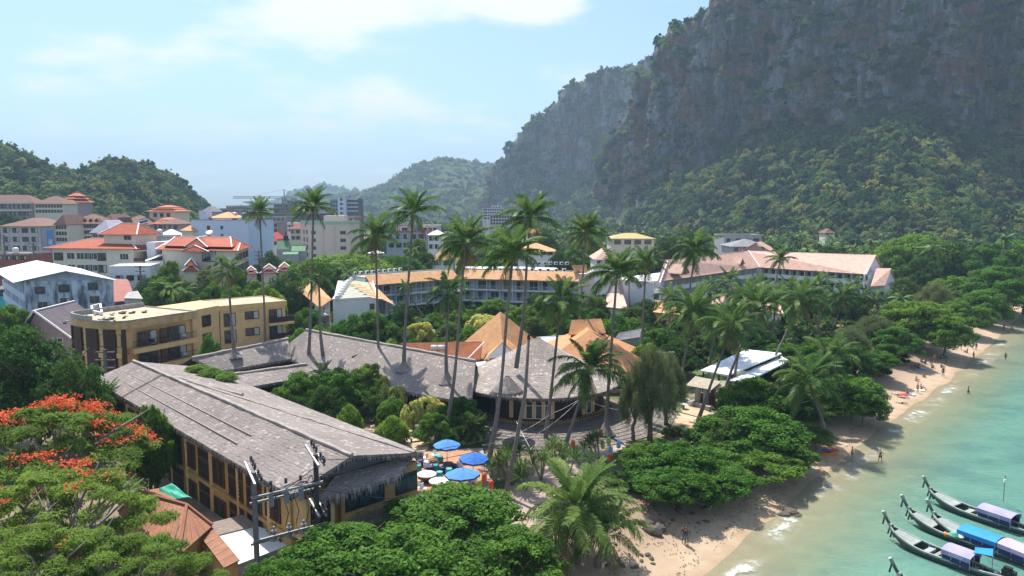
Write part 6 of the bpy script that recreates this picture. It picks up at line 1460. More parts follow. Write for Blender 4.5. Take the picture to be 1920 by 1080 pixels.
pal(1202, 700, 2.0, 1211, 494, 'palm with yellowing lower fronds before pink roof end wall', 1.0, n=26, dry=5)
pal(1268, 700, 2.0, 1304, 470, 'large full crowned palm in front of the pink roofed hotel', 1.15, n=30, dry=3)
pal(1262, 770, 2.0, 1300, 585, 'broad drooping palm below the largest crown, leaning right', 1.12, n=30, dry=4)
pal(1305, 800, 2.0, 1372, 612, 'strongly leaning palm beside the white roofed pavilion, yellowish crown', 1.0, n=24, dry=3, lean=1)
pal(1352, 760, 2.0, 1420, 572, 'leaning palm crossing the white pavilion roof, second from the sand', 1.0, n=24, dry=3)
pal(1372, 742, 2.0, 1398, 556, 'dark palm half hidden among the crowded beach palms', .9, n=22)
pal(1433, 705, 2.0, 1503, 562, 'long leaning palm with golden fronds reaching right over pavilion', 1.1, n=28, dry=4)
pal(1562, 622, 2.0, 1580, 556, 'palm with hanging brown skirt of dead fronds at the pink roof end', 1.05, n=26, dry=9)
pal(1440, 600, 2.0, 1463, 486, 'palm whose crown overlaps the middle of the pink roof', .95, n=24)
pal(1445, 650, 2.0, 1455, 562, 'palm behind the leaning golden palm with green upright crown', 1.05, n=24)
pal(1330, 700, 2.0, 1345, 600, 'small yellowish palm between the two crowded palms', .85, n=20, dry=3)
pal(1620, 600, 2.0, 1617, 558, 'low palm just right of the brown skirted palm', .85, n=20)
pal(1057, 842, 2.2, 1105, 692, 'short palm with wide ragged crown in front of the cone thatch', 1.12, n=28, dry=4)
pal(1548, 815, 1.6, 1515, 712, 'low broad palm among the beach almond trees', 1.15, n=24, dry=2, coconuts=False)
pal(1600, 780, 1.6, 1555, 670, 'low palm behind the broad beach palm with fronds to the right', 1.0, n=22, coconuts=False)
pal(190, 830, 2.0, 190, 762, 'small palm at the corner of the thatched hotel above the flame tree', .95, n=22, coconuts=False)
pal(605, 772, 2.0, 605, 702, 'slender areca palm among the courtyard trees', .55, n=18, coconuts=False, r0=.1, name='areca_palm')
pal(640, 1010, 2.0, 640, 985, 'stemless young palm beside the thatched porch', .75, n=14, coconuts=False, dry=0)
pal(1083, 1045, 1.6, 1083, 958, 'big young palm with fountain of long bright fronds by the path', 1.22, n=34, dry=2, young=True, coconuts=False, r0=.24)
pal(1120, 1052, 1.6, 1135, 1000, 'young palm clump with bright drooping fronds at the sand edge', .85, n=20, dry=2, young=True, coconuts=False)
pal(895, 832, 2.0, 893, 806, 'small yellowish palm beside the umbrellas and round restaurant', .55, n=16, coconuts=False, dry=1)
pal(690, 870, 2.0, 690, 851, 'tiny palm in shade by the thatched porch', .5, n=12, coconuts=False, dry=0)
pal(795, 596, 2.0, 760, 540, 'slim young palm before the long balconies of the white hotel', .62, n=16, coconuts=False)
for bx, by, cx_, cy_, lab, sz in ((1362, 640, 1366, 528, 'upright palm in front of the pink hotel left of the valley line', .95), (1408, 632, 1420, 538, 'palm before the white balconies under the pink valley line', .9), (1486, 632, 1480, 543, 'palm between the golden palm and the pink eave', .95), (1532, 640, 1538, 533, 'palm in front of the right pink roof, second from its end', .95), (1604, 596, 1600, 538, 'palm just before the small pink gable house', .85), (1650, 600, 1642, 560, 'palm leaning left of the small pink gable house', .8), (1322, 640, 1330, 545, 'palm right of the largest crown, against white balconies', .9), (1245, 690, 1258, 560, 'thin palm between the villa and the largest crown', .8)):
 pal(bx, by, 2.0, cx_, cy_, lab, sz, n=20)
# headless trunk by the cone tip
p = P(945, 932, 2); q = PD(991, 634, p.y); t = thing('palm_stump', 'bare crownless palm trunk standing across the cone roof', 'palm trunk', p); m = MB(); m.tube([(0, 0, -.4), (q - p) * .33 + V((.35, 0, 0)), (q - p) * .66 + V((.5, 0, 0)), q - p], [.26, .2, .17, .15], 8); o = link('trunk', m.mesh('trunk', BARK_PALM, smooth=True), t)
m = MB(); m.tube([q - p - V((0, 0, .1)), q - p + V((.05, 0, .35))], [.17, .12], 8); link('broken_top', m.mesh('broken_top', DKBROWN), t)
G_ = 'small palms scattered beyond the white hotel'
for (px, py, D_) in ((415, 490, 190), (320, 542, 150), (345, 546, 155), (640, 498, 195), (655, 512, 190), (775, 470, 240), (960, 452, 300), (1180, 520, 190), (1140, 470, 260), (850, 470, 260)):
 far_palm(px, py, D_, 'small palm rising from the garden greenery around the hotels', G_, .8)
G_ = 'palms in the wood below the cliff'
rp_ = random.Random(9)
for i in range(62):
 px = rp_.uniform(1050, 1915); D_ = 1 / rp_.uniform(1 / 560, 1 / 275)
 if px < 1500 and D_ < 310: continue
 py = 390 + (30 - rp_.uniform(12, 17)) * F / D_ - 2
 far_palm(px, py, D_, 'coconut palm standing in the wood below the cliff', G_, 1.05)
for i in range(46):
 px = rp_.uniform(760, 1120); D_ = rp_.uniform(430, 900); py = 390 + (30 - rp_.uniform(12, 17)) * F / D_
 far_palm(px, py, D_, 'coconut palm in the flat grove before the hazy hill', 'palms in the grove below the hazy hill', 1.1)
far_palm(1745, 470, 235, 'palm with spreading crown right of the great domed tree', 'palms behind the beach', 1.1); far_palm(1885, 448, 250, 'palm crown above the trees at the far right edge', 'palms behind the beach', 1.1); far_palm(1690, 560, 165, 'palm crown between the feathery trees behind the beach', 'palms behind the beach', .9)
# trees and shrubs, one by one
# front
tree(850, 918, 56.5, 6.2, 'almond', 'large bright almond tree at the bottom, just right of the porch', base_h=.30, rz=0.3)
tree(640, 990, 49, 5.2, 'almond', 'low spreading almond tree at the bottom below the utility frame', base_h=.3)
tree(955, 985, 52, 4.6, 'almond', 'almond tree at the bottom edge left of the young palm fountain', base_h=.25)
tree(735, 1000, 46, 6.0, 'almond', 'almond tree filling the bottom edge between two larger crowns', base_h=.28)
tree(515, 1045, 45, 2.9, 'almond', 'small almond crown at the bottom edge beside the white sheet roof', base_h=.3)
tree(55, 612, 80, 7.6, 'dark', 'tall dark green tree at the left edge before the yellow hotel', base_h=.2)
tree(125, 668, 78, 4.8, 'dark', 'dark green tree tucked right of the tall left edge tree', base_h=.2)
tree(-20, 640, 84, 6.0, 'dark', 'dark tree cut by the left edge of view')
tree(12, 566, 120, 4.5, 'almond', 'light green tree in front of the stained blue building')
tree(88, 750, 58, 8.8, 'feather', 'large flame tree covered in red orange blossoms at the left', blossoms=420, base_h=.42, ry=.9)
tree(95, 872, 46, 6.6, 'feather', 'feathery tree with scattered orange blossoms below the flame tree', blossoms=70, base_h=.42)
tree(40, 985, 39, 6.0, 'feather', 'fine leaved feathery tree filling the bottom left corner', base_h=.45)
tree(245, 1000, 41, 4.6, 'feather', 'low feathery branches along the bottom edge at left', base_h=.45)
tree(285, 756, 70, 2.3, 'almond', 'small tree pressed against the thatched hotel wall', base_h=.15)
tree(275, 800, 69, 2.2, 'dark', 'dark shrubby tree in the shade below the small wall tree', base_h=.1)
# courtyard
tree(640, 684, 96, 4.2, 'almond', 'bright green courtyard tree right of the areca palm', base_h=.2); tree(565, 692, 93, 3.4, 'almond', 'courtyard tree at the left of the areca palm', base_h=.2); tree(690, 682, 99, 3.6, 'almond', 'courtyard tree reaching the eave of the peaked wing', base_h=.2); tree(610, 722, 90, 3.2, 'dark', 'shaded courtyard tree under the areca palm', base_h=.15)
tree(520, 722, 90, 2.6, 'almond', 'low tree over the inner corner of the hotel thatch', base_h=.15); tree(560, 745, 86, 2.5, 'dark', 'dark leafy shrub along the courtyard eave', base_h=.1)
tree(655, 760, 86, 1.9, 'bush', 'round clipped shrub left of the courtyard benches', cat='shrub', base_h=.02); tree(735, 782, 84.5, 2.3, 'bush', 'large round clipped shrub nearest the umbrellas', cat='shrub', base_h=.02); tree(733, 745, 92, 2.3, 'bush', 'clipped shrub behind the large round shrub', cat='shrub', base_h=.02)
tree(745, 718, 95, 1.7, 'yellow', 'yellow leaved shrub by the collared palm trunk', cat='shrub', base_h=.1); tree(722, 704, 97, 1.5, 'yellow', 'small yellow leaved shrub beside the tall straight palm', cat='shrub', base_h=.1); tree(800, 738, 91, 2.6, 'yellow', 'broad pale yellow shrub in the middle of courtyard', cat='shrub', base_h=.1); tree(775, 750, 89, 1.8, 'yellow', 'pale yellow shrub left of the broad one', cat='shrub', base_h=.1)
tree(700, 738, 93, 2.0, 'dark', 'dark shrub between the palms in the courtyard', cat='shrub', base_h=.05)
tree(862, 742, 88, 3.3, 'almond', 'rounded glossy tree left of the round restaurant', base_h=.12); tree(815, 770, 84, 2.6, 'almond', 'glossy low tree behind the far umbrella', base_h=.1); tree(880, 772, 84, 2.4, 'dark', 'dark glossy shrub at the restaurant apron', base_h=.05, cat='shrub')
# vines on the thatch
for j, (px, py, z) in enumerate(((370, 688, 10.0), (395, 696, 9.8), (425, 703, 9.6))):
 p = P(px, py, z); t = thing('roof_vine', ['bright vine on the thatch, at the ridge end', 'bright vine on the thatch, middle clump', 'yellowish vine on the thatch, at the lower right end'][j], 'vine', p, 'vines over the thatched roof'); me = crown_mesh('bush', j % 2); link('foliage', me, t, (0, 0, -.9), j, (2.0, 1.6, 1.1))
# round bush on the yellow hotel
tree(393, 632, 108, 2.2, 'bush', 'round clipped tree against the yellow hotel front', base_h=.3)
# garden between the thatch and the white hotel
tree(690, 576, 136, 5.6, 'almond', 'round bright tree before the white gable wing', base_h=.1, var=1)
GL = ((575, 572, 138, 4.4, 'almond', 'tree at the left of the white gable wing'), (556, 588, 132, 3.4, 'dark', 'dark shrub left of the gable wing near yellow hotel'), (560, 620, 126, 3.2, 'bush', 'low bright shrubs behind the thatched peak, left'), (600, 612, 130, 3.6, 'bush', 'low bright shrub below the gable wing balcony'), (752, 566, 150, 4.2, 'dark', 'dark tree at the right of the gable wing'), (742, 610, 135, 4.2, 'dark', 'dark tree right of the round bright tree'), (790, 600, 140, 3.6, 'yellow', 'yellow green shrub under the slim young palm'), (815, 588, 150, 4.4, 'almond', 'bright tree below the left balconies of the white hotel'), (850, 605, 140, 4.2, 'dark', 'shaded tree behind the short collared palm'), (870, 575, 155, 4.2, 'almond', 'green tree below the middle balconies'), (905, 585, 150, 4.4, 'yellow', 'yellow green tree left of the pyramid roof'), (885, 612, 138, 3.2, 'bush', 'bright low shrub at the pyramid roof corner'), (930, 556, 168, 5.2, 'almond', 'bright tree rising before the hotel balconies behind the pyramid tip'), (975, 566, 160, 5.0, 'almond', 'bright tree right of the pyramid tip'), (1003, 552, 172, 4.2, 'dark', 'tree against the right balconies of white hotel'), (1000, 590, 145, 4.4, 'dark', 'dense garden tree between pyramid and villa roofs'), (1045, 582, 150, 5.0, 'almond', 'garden tree behind the white flat annex'), (1075, 575, 156, 4.6, 'dark', 'garden tree left of the villa upper roof'), (1118, 552, 165, 4.6, 'dark', 'dark round tree at the end of the white hotel'), (1120, 578, 150, 3.6, 'almond', 'flowering tree behind the villa ridge'), (1155, 592, 142, 4.0, 'bush', 'bright shrub right of the villa ridge'), (1190, 572, 158, 5.0, 'dark', 'dark tree between the villa and the pink garden roof'), (1180, 590, 146, 3.6, 'almond', 'pale flowering tree behind the grey shed'), (1215, 560, 172, 4.6, 'dark', 'tree by the white end wall of pink hotel'), (1235, 612, 128, 5.0, 'almond', 'glossy tree right of the villa roofs'), (1268, 640, 120, 4.2, 'dark', 'dark tree before the lawn'), (1215, 640, 118, 3.6, 'almond', 'glossy tree at the villa corner'), (1330, 620, 135, 4.4, 'dark', 'shaded tree behind the crowded palms'), (1375, 600, 150, 4.6, 'almond', 'green tree behind the leaning palms, left'), (1425, 612, 140, 4.4, 'dark', 'green tree behind the leaning palms, middle'), (1475, 640, 126, 4.2, 'almond', 'green tree right of the white roofed pavilion'), (640, 600, 140, 3.4, 'bush', 'bright shrub at the foot of the white gable wing'), (775, 635, 122, 3.4, 'dark', 'dark hedge tree behind the thatched ridge'), (830, 628, 126, 3.4, 'almond', 'hedge tree behind the red orange tiled roof'), (735, 640, 120, 2.8, 'bush', 'hedge shrub above the thatched ridge'), (680, 622, 124, 3.0, 'dark', 'hedge tree just above the thatched ridge at left'))
GL += ((1300, 562, 176, 4.0, 'dark', 'dark tree at the foot of the pink hotel, left'), (1340, 552, 186, 4.0, 'almond', 'green tree under the pink dormer at left'), (1385, 545, 196, 4.2, 'dark', 'dark tree under the pink valley line'), (1450, 545, 190, 4.4, 'almond', 'green tree before the right pink wing'), (1500, 548, 186, 4.4, 'dark', 'dark tree before the right pink wing'), (1560, 545, 186, 4.4, 'almond', 'green tree below the right pink eave'), (1610, 552, 178, 4.0, 'dark', 'dark tree before the small pink gable house'))
for (px, py, D_, r_, k_, lab) in GL: tree(px, py, D_, r_, k_, lab, base_h=.12)
# town greenery
TL = ((315, 488, 188, 5.4, 'almond', 'bright round tree in front of the cream hotels'), (300, 515, 172, 5.0, 'almond', 'green tree below the bright round tree'), (350, 522, 165, 5.0, 'dark', 'green tree left of the small flame tree'), (270, 520, 178, 4.0, 'dark', 'dark tree at the corner of the stained blue building'), (445, 500, 178, 5.0, 'dark', 'dark tree behind the short slim palm'), (480, 520, 172, 4.6, 'almond', 'green tree below the three small red roofs'), (520, 520, 172, 5.0, 'dark', 'dark tree below the rightmost small red roof'), (440, 530, 160, 4.8, 'almond', 'light green tree behind the yellow hotel roof'), (500, 535, 158, 5.0, 'bush', 'low bright greenery behind the yellow hotel wing'), (400, 525, 165, 4.4, 'almond', 'light tree behind the flat yellow roof'), (550, 525, 175, 4.2, 'dark', 'dark tree left of the orange side awning'), (485, 490, 215, 5.0, 'dark', 'dark tree behind the middle small red roof'), (510, 470, 240, 5.6, 'dark', 'dark tree left of the green temple roofs'), (540, 482, 225, 5.0, 'almond', 'tree in front of the green temple roofs'), (355, 470, 235, 4.0, 'dark', 'tree beside the stepped red roofs'))
for (px, py, D_, r_, k_, lab) in TL: tree(px, py, D_, r_, k_, lab, base_h=.15)
tree(388, 494, 190, 3.6, 'feather', 'small flame tree with orange blossoms beside red gable house', blossoms=60, base_h=.3)
tree(650, 470, 215, 15, 'dome', 'very wide low rain tree canopy behind the gabled wing', base_h=.3); tree(590, 478, 205, 9, 'dome', 'wide low canopy at the left end of the rain tree', base_h=.3); tree(745, 474, 225, 9, 'dome', 'wide low canopy right of the water tower', base_h=.3)
tree(780, 440, 255, 5.5, 'almond', 'taller loose tree before the blue grey apartments', base_h=.15); tree(800, 470, 235, 5, 'dark', 'tree behind the roof of the long white hotel'); tree(695, 445, 265, 6, 'dark', 'dark tree between the beige block and the apartments'); tree(880, 470, 240, 5, 'dark', 'dark tree beyond the hotel roof, left of tall palm'); tree(920, 478, 225, 5, 'almond', 'tree beyond the hotel roof membranes'); tree(1080, 462, 250, 6, 'almond', 'tree right of the small orange villa wing'); tree(1020, 425, 300, 7, 'dark', 'tall dark tree behind the tallest palm'); tree(940, 425, 300, 8, 'dome', 'green domed tree behind the tallest palm, left', base_h=.3); tree(1050, 470, 240, 5, 'dark', 'dark tree behind the end of the white hotel'); tree(1105, 440, 290, 6, 'almond', 'tree behind the pink gabled house'); tree(1250, 440, 300, 7, 'dark', 'dark tree behind the pink ridge, left')
# beach side
tree(1265, 872, 68, 4.0, 'almond', 'low almond crown over the stone steps on the bank', base_h=.3); tree(1345, 868, 71, 4.4, 'almond', 'almond crown between the rocks and the largest beach almond', base_h=.25); tree(1430, 845, 76, 4.6, 'almond', 'almond crown whose shade falls on the water edge', base_h=.3); tree(1505, 790, 88, 4.2, 'dark', 'shaded crown above the two red floats', base_h=.25); tree(1178, 880, 72, 2.6, 'dark', 'dark shrub between the path and the sandy bank', base_h=.05)
tree(1222, 648, 86, 4.4, 'needle', 'feathery casuarina right of the cone roof', base_h=.12); tree(1252, 662, 92, 3.6, 'needle', 'second casuarina behind the feathery one', base_h=.12); tree(1190, 690, 86, 2.4, 'needle', 'low casuarina at the restaurant apron', base_h=.05)
tree(1262, 822, 73, 5.4, 'almond', 'broad almond tree on the sandy bank below the casuarina', base_h=.12); tree(1212, 828, 74, 3.4, 'almond', 'almond crown at the left of the sandy bank', base_h=.2); tree(1325, 838, 75, 4.6, 'almond', 'almond crown leaning out over the rocks', base_h=.15)
tree(1400, 760, 83, 7.4, 'almond', 'largest beach almond tree with dense dark crown', base_h=.14); tree(1352, 790, 82, 4.2, 'dark', 'dense tree left of the largest beach almond', base_h=.2); tree(1455, 812, 80, 5.0, 'almond', 'almond crown overhanging the sand and swimmers', base_h=.18)
tree(1410, 706, 94, 4.8, 'almond', 'almond tree just below the white roofed pavilion', base_h=.2); tree(1478, 725, 95, 4.6, 'dark', 'dark almond tree right of the pavilion', base_h=.2)
tree(1580, 698, 101, 6.6, 'almond', 'broad almond tree reaching over the beach by the low palms', base_h=.14); tree(1620, 738, 99, 3.8, 'almond', 'almond crown nearest the sunbathers', base_h=.3); tree(1520, 745, 97, 4.6, 'dark', 'shaded almond tree under the low palms', base_h=.2)
tree(1545, 630, 122, 5.5, 'almond', 'bright tree behind the low beach palms', base_h=.15); tree(1595, 612, 132, 5, 'needle', 'feathery grey green tree right of the brown skirted palm', base_h=.1); tree(1640, 590, 145, 6, 'needle', 'tall feathery tree behind the broad shore tree', base_h=.1); tree(1690, 575, 152, 5, 'needle', 'dark feathery tree left of the broad shore tree', base_h=.1)
tree(1600, 645, 118, 4.6, 'dark', 'dark tree over the middle of the beach', base_h=.15); tree(1640, 655, 122, 4.2, 'almond', 'light green tree with a slim visible trunk on the sand', base_h=.4)
tree(1725, 558, 148, 9.0, 'almond', 'broad shore tree shading the beach crowd', base_h=.2); tree(1775, 590, 142, 5.4, 'almond', 'right half of the shade over the beach crowd', base_h=.25); tree(1680, 610, 135, 5.2, 'almond', 'leafy tree at the left of the broad shore tree', base_h=.2)
tree(1808, 560, 168, 6.6, 'almond', 'rounded shore tree before the far sand strip', base_h=.15); tree(1845, 540, 182, 7, 'almond', 'tree between the rounded one and the far sand strip', base_h=.15); tree(1870, 498, 196, 11, 'almond', 'large layered tree above the far beach', base_h=.2); tree(1925, 500, 205, 9, 'dark', 'dark tree at the right edge above far beach', base_h=.15); tree(1790, 512, 200, 8, 'almond', 'layered green tree behind the rounded shore tree', base_h=.15); tree(1755, 528, 180, 6, 'needle', 'feathery dark tree left of the layered green tree', base_h=.1)
tree(1720, 432, 258, 15, 'dome', 'great domed tree behind the pink gable house', base_h=.12); tree(1685, 455, 245, 9, 'almond', 'left shoulder of the great domed tree', base_h=.12); tree(1790, 452, 250, 10, 'dark', 'dark tree right of the great domed tree', base_h=.1); tree(1735, 480, 232, 8, 'dark', 'dark tree under the great domed tree', base_h=.1); tree(1850, 455, 245, 10, 'almond', 'green tree right of the domed tree toward the edge', base_h=.1); tree(1915, 445, 255, 11, 'almond', 'green tree at the right edge behind layered crown', base_h=.1); tree(1600, 470, 262, 8, 'almond', 'green tree just above the pink ridge at right', base_h=.1); tree(1560, 455, 285, 8, 'dark', 'dark tree above the right part of pink ridge', base_h=.1); tree(1700, 520, 205, 6, 'dark', 'dark tree right of the pink gable house', base_h=.1)
# filler trees of the middle distance (also the pattern of the far wood)
G_ = 'trees at the edge of the far wood'
rf = random.Random(21)
for i in range(70):
 px = rf.uniform(1040, 1900); D_ = rf.uniform(285, 345) if px > 1420 else rf.uniform(305, 400)
 py = 390 + (30 - rf.uniform(8, 13)) * F / D_
 tree(px, py, D_, rf.uniform(4.5, 7), 'far' if i % 3 else 'farlight', 'rounded green tree at the edge of the wood behind the pink roofs', G_, base_h=.2)
G_ = 'trees between the town buildings'
for i in range(90):
 px = rf.uniform(230, 1050); D_ = rf.uniform(255, 520)
 py = 390 + (30 - rf.uniform(5, 9)) * F / D_
 tree(px, py, D_, rf.uniform(3.2, 5.5), 'far' if i % 3 else 'farlight', 'small green tree standing among the distant town buildings', G_, base_h=.15)
G_ = 'trees on the lower slope of the left hill'
for i in range(60):
 px = rf.uniform(-40, 400); D_ = rf.uniform(345, 520)
 k_ = np.interp(px, [-100, 0, 175, 255, 335, 400], [24, 22, 12, 8, 4, 2]) * np.clip((D_ - 300) / 120, 0, 1.5)
 p = PZ(px, D_, k_ + rf.uniform(6, 10)); sp = cP * D_ + 0
 py = 390 - (p.z - 30) / D_ * F
 tree(px, py, D_, rf.uniform(3.5, 6), 'far' if i % 4 else 'farlight', 'green tree on the lower slope under the left hill', G_, base_h=.15, z0=k_ - 1)
# spiky pandanus and screw palms by the path
def pandanus(px, py, label, h=2.6, n=4, group='pandanus clumps by the beach path'):
 p = P(px, py, 2); t = thing('pandanus', label, 'pandanus', p, group); rr = random.Random(int(px)); m = MB(); C_, T_ = [], []
 for i in range(n):
  e = V((rr.uniform(-1.4, 1.4), rr.uniform(-1.2, 1.2), h * rr.uniform(.6, 1.1))); m.tube([(0, 0, -.2), e * .5, e], [.12, .09, .08], 5, cap=False)
  for j in range(46):
   a = j * 2.4; el = rr.uniform(-.2, 1.3); d = np.array([math.cos(a) * math.cos(el), math.sin(a) * math.cos(el), math.sin(el)]); C_.append(np.array(e) + d * .75); T_.append(d)
 C_, T_ = np.array(C_), np.array(T_); r = np.random.default_rng(int(px))
 N_ = np.cross(T_, np.cross(np.array([0, 0, 1.]), T_) + 1e-3)
 me = leaf_mesh('leaf_rosettes', C_, N_, np.full(len(C_), 1.5), np.full(len(C_), .11), LEAF_PALM, int(px), None, T_ * 6, .02)
 link('leaf_rosettes', me, t); link('stem', m.mesh('stem', BARK_PALE), t)
for j, (px, py) in enumerate(((955, 905), (985, 920), (1015, 900), (1040, 880), (975, 890), (925, 905), (1060, 915), (1095, 885), (1130, 1010), (1090, 1040), (1125, 870))):
 pandanus(px, py, 'spiky pandanus clump beside the beach path')
# paths, lawn, terrace
def sheet_poly(name, pts, mat, dz=.03, sub=1.5):
 """a thin sheet draped over the ground inside a polygon"""
 pts = np.array([(p[0], p[1]) for p in pts]); x0, y0 = pts.min(0); x1, y1 = pts.max(0)
 gx = np.arange(x0, x1 + sub, sub); gy = np.arange(y0, y1 + sub, sub); X, Y = np.meshgrid(gx, gy)
 def inside(x, y):
  c = np.zeros(len(x), bool)
  for (ax_, ay_), (bx_, by_) in zip(pts, np.roll(pts, -1, 0)):
   c ^= ((ay_ > y) != (by_ > y)) & (x < (bx_ - ax_) * (y - ay_) / (by_ - ay_ + 1e-12) + ax_)
  return c
 nx, ny = len(gx), len(gy); i = np.arange(nx * ny).reshape(ny, nx); q = np.stack([i[:-1, :-1], i[:-1, 1:], i[1:, 1:], i[1:, :-1]], -1).reshape(-1, 4)
 x, y = X.ravel(), Y.ravel(); ce = inside(x[q].mean(1), y[q].mean(1)); q = q[ce]; z = ground_z(x, y)[0] + dz
 return structure(link(name, npmesh(name, np.stack([x, y, z], 1), q, mat, None, True)))
LAWN = M('lawn_grass', (.10, .155, .04), .9, .3, .6, bmp=.5); SANDPATH = M('sandy_paving', (.50, .38, .25), .9, .25, .8, bmp=.3); PINKPAVE = M('pinkish_paving', (.40, .30, .25), .9, .3, .9, stain=.25)
sheet_poly('lawn', [P(1270, 705), P(1300, 665), P(1395, 655), P(1420, 690), P(1360, 720), P(1290, 730)], LAWN, .05, .9)
sheet_poly('path', [P(925, 930), P(960, 985), P(1000, 990), P(1060, 905), P(1180, 835), P(1160, 815), P(1080, 840), P(980, 900)], PINKPAVE, .06, .7)
sheet_poly('path', [P(1265, 790), P(1290, 752), P(1330, 745), P(1340, 775), P(1300, 810)], SANDPATH, .06, .7)
sheet_poly('path', [P(672, 790), P(700, 770), P(760, 800), P(810, 835), P(800, 860), P(740, 835)], SANDPATH, .06, .7)
tr = thing('dining_terrace', 'terracotta paved dining terrace under the blue umbrellas', 'terrace', (*P(830, 885, 2)[:2], 2))
q = [P(742, 905, 2.3), P(770, 845, 2.3), P(905, 840, 2.3), P(925, 925, 2.3), P(850, 965, 2.3)]
m = MB(); m.prism(q, 1.2, 2.3); m.build('base', CONC, tr); ti = MB(); c_ = sum(q, V()) / 5
x0, x1 = min(p.x for p in q), max(p.x for p in q); y0, y1 = min(p.y for p in q), max(p.y for p in q); rt = random.Random(2)
def in_poly(x, y, poly):
 c = False
 for a, b in zip(poly, poly[1:] + poly[:1]):
  if (a[1] > y) != (b[1] > y) and x < (b[0] - a[0]) * (y - a[1]) / (b[1] - a[1] + 1e-12) + a[0]: c = not c
 return c
x = x0
while x < x1:
 y = y0
 while y < y1:
  if all(in_poly(x + dx, y + dy, q) for dx in (0, .56) for dy in (0, .56)): ti.box(x, y, 2.302, x + .56, y + .56, 2.318 + rt.uniform(0, .008))
  y += .58
 x += .58
o = ti.build('paving_tiles', TERRACE, tr); o['kind'] = 'stuff'
# terrace furniture
CAN = M('blue_umbrella_cloth', (.035, .16, .52), .8, .2, 1.0, stain=.2, stain_col=(.02, .05, .2), bmp=.2); CAN2 = M('faded_blue_umbrella_cloth', (.075, .25, .58), .8, .2, 1.0, bmp=.2)
def umbrella(px, py, r, label, mat, tilt=0.0):
 p = P(px, py, 4.7); t = thing('umbrella', label, 'umbrella', (p.x, p.y, 2.3), 'blue umbrellas over the terrace'); h = 2.45
 m = MB(); n = 8; vs = [(0, 0, h + .55)]; fs = []
 for i in range(n):
  a0 = 2 * math.pi * i / n; vs.append((r * math.cos(a0), r * math.sin(a0), h - .12)); am = a0 + math.pi / n; vs.append((r * .955 * math.cos(am), r * .955 * math.sin(am), h - .05)); vs.append((r * .5 * math.cos(a0), r * .5 * math.sin(a0), h + .30)); vs.append((r * .48 * math.cos(am), r * .48 * math.sin(am), h + .25))
 for i in range(n):
  a = 1 + 4 * i; b = 1 + 4 * ((i + 1) % n)
  fs += [(0, a + 2, a + 3), (0, a + 3, b + 2), (a + 2, a, a + 1, a + 3), (a + 3, a + 1, b, b + 2)]
 m.add(vs, fs); lo = [(x, y, z - .02) for x, y, z in vs]; m.add(lo, [f[::-1] for f in fs])
 c = link('canopy', m.mesh('canopy', mat), t)
 m = MB()
 for i in range(n): a0 = 2 * math.pi * i / n; a1 = 2 * math.pi * (i + 1) / n; m.slab([(r * math.cos(a0), r * math.sin(a0), h - .12), (r * math.cos(a1), r * math.sin(a1), h - .12), (r * 1.0 * math.cos(a1), r * 1.0 * math.sin(a1), h - .3), (r * math.cos(a0), r * math.sin(a0), h - .3)], .004)
 link('valance', m.mesh('valance', mat), c)
 m = MB(); m.tube([(0, 0, 0), (0, 0, h + .65)], [.035, .03], 6); link('pole', m.mesh('pole', WOODGREY), t); m = MB(); m.lathe([(.35, 0), (.3, .12), (.08, .16)], 10); link('base', m.mesh('base', CONC), t)
 rb = MB(); rb.bar((0, 0, h + .48), (r * .96, 0, h - .14), .04); rbm = rb.mesh('rib', WOODGREY)
 for i in range(n): link('rib', rbm, t, rz=2 * math.pi * i / n)
 c.rotation_euler = (tilt, tilt * .6, 0)
umbrella(838, 834, 1.5, 'blue umbrella farthest from the porch, under the curved palm', CAN2); umbrella(887, 858, 1.5, 'deep blue umbrella with a dark fold, at the right of terrace', CAN, .06); umbrella(868, 889, 1.7, 'largest pale blue umbrella with scalloped edge, nearest the almond tree', CAN2, -.04)
m = MB(); m.lathe([(.78, 0), (.98, .02), (1.0, .1), (.95, .13)], 20, (0, 0, .72)); tt_ = m.mesh('tabletop', WHITE_TRIM); m = MB(); m.lathe([(.9, .45), (.92, .72)], 20); tsk = m.mesh('apron', M('brown_basket', (.14, .09, .06), .8)); m = MB(); m.lathe([(.45, 0), (.12, .1), (.1, .45)], 10); tpd = m.mesh('pedestal', DKBROWN)
for j, (px, py, s_, lab) in enumerate(((800, 890, 1.0, 'large round white table nearest the thatched porch'), (823, 903, 1.0, 'large round white table second from the porch, by the almond crown'), (776, 868, .72, 'small round white table by the eave of the thatched hotel'), (812, 862, .6, 'small white table among teal tubs'), (840, 868, .6, 'small white table in the shade of the far umbrella'), (786, 856, .5, 'small pale table at the back of terrace beside the eave'))):
 p = P(px, py, 3.05); t = thing('table', lab, 'table', (p.x, p.y, 2.32), 'round white terrace tables'); link('tabletop', tt_, t, scale=s_); link('apron', tsk, t, scale=(s_, s_, 1)); link('pedestal', tpd, t)
TUBC = {'teal': M('teal_paint', (.03, .27, .25), .6, .2), 'navy': M('navy_paint', (.02, .035, .16), .6, .2), 'aqua': M('aqua_paint', (.10, .42, .42), .6, .2), 'white': WHITE_TRIM}
m = MB(); m.lathe([(.30, 0), (.36, .12), (.38, .3), (.36, .48), (.31, .62)], 14)
tub = {k_: m.mesh('drum', v_) for k_, v_ in TUBC.items()}; m = MB(); m.lathe([(.33, .62), (.35, .66), (.3, .70)], 14); cush = {k_: m.mesh('cushion', v_) for k_, v_ in TUBC.items()}
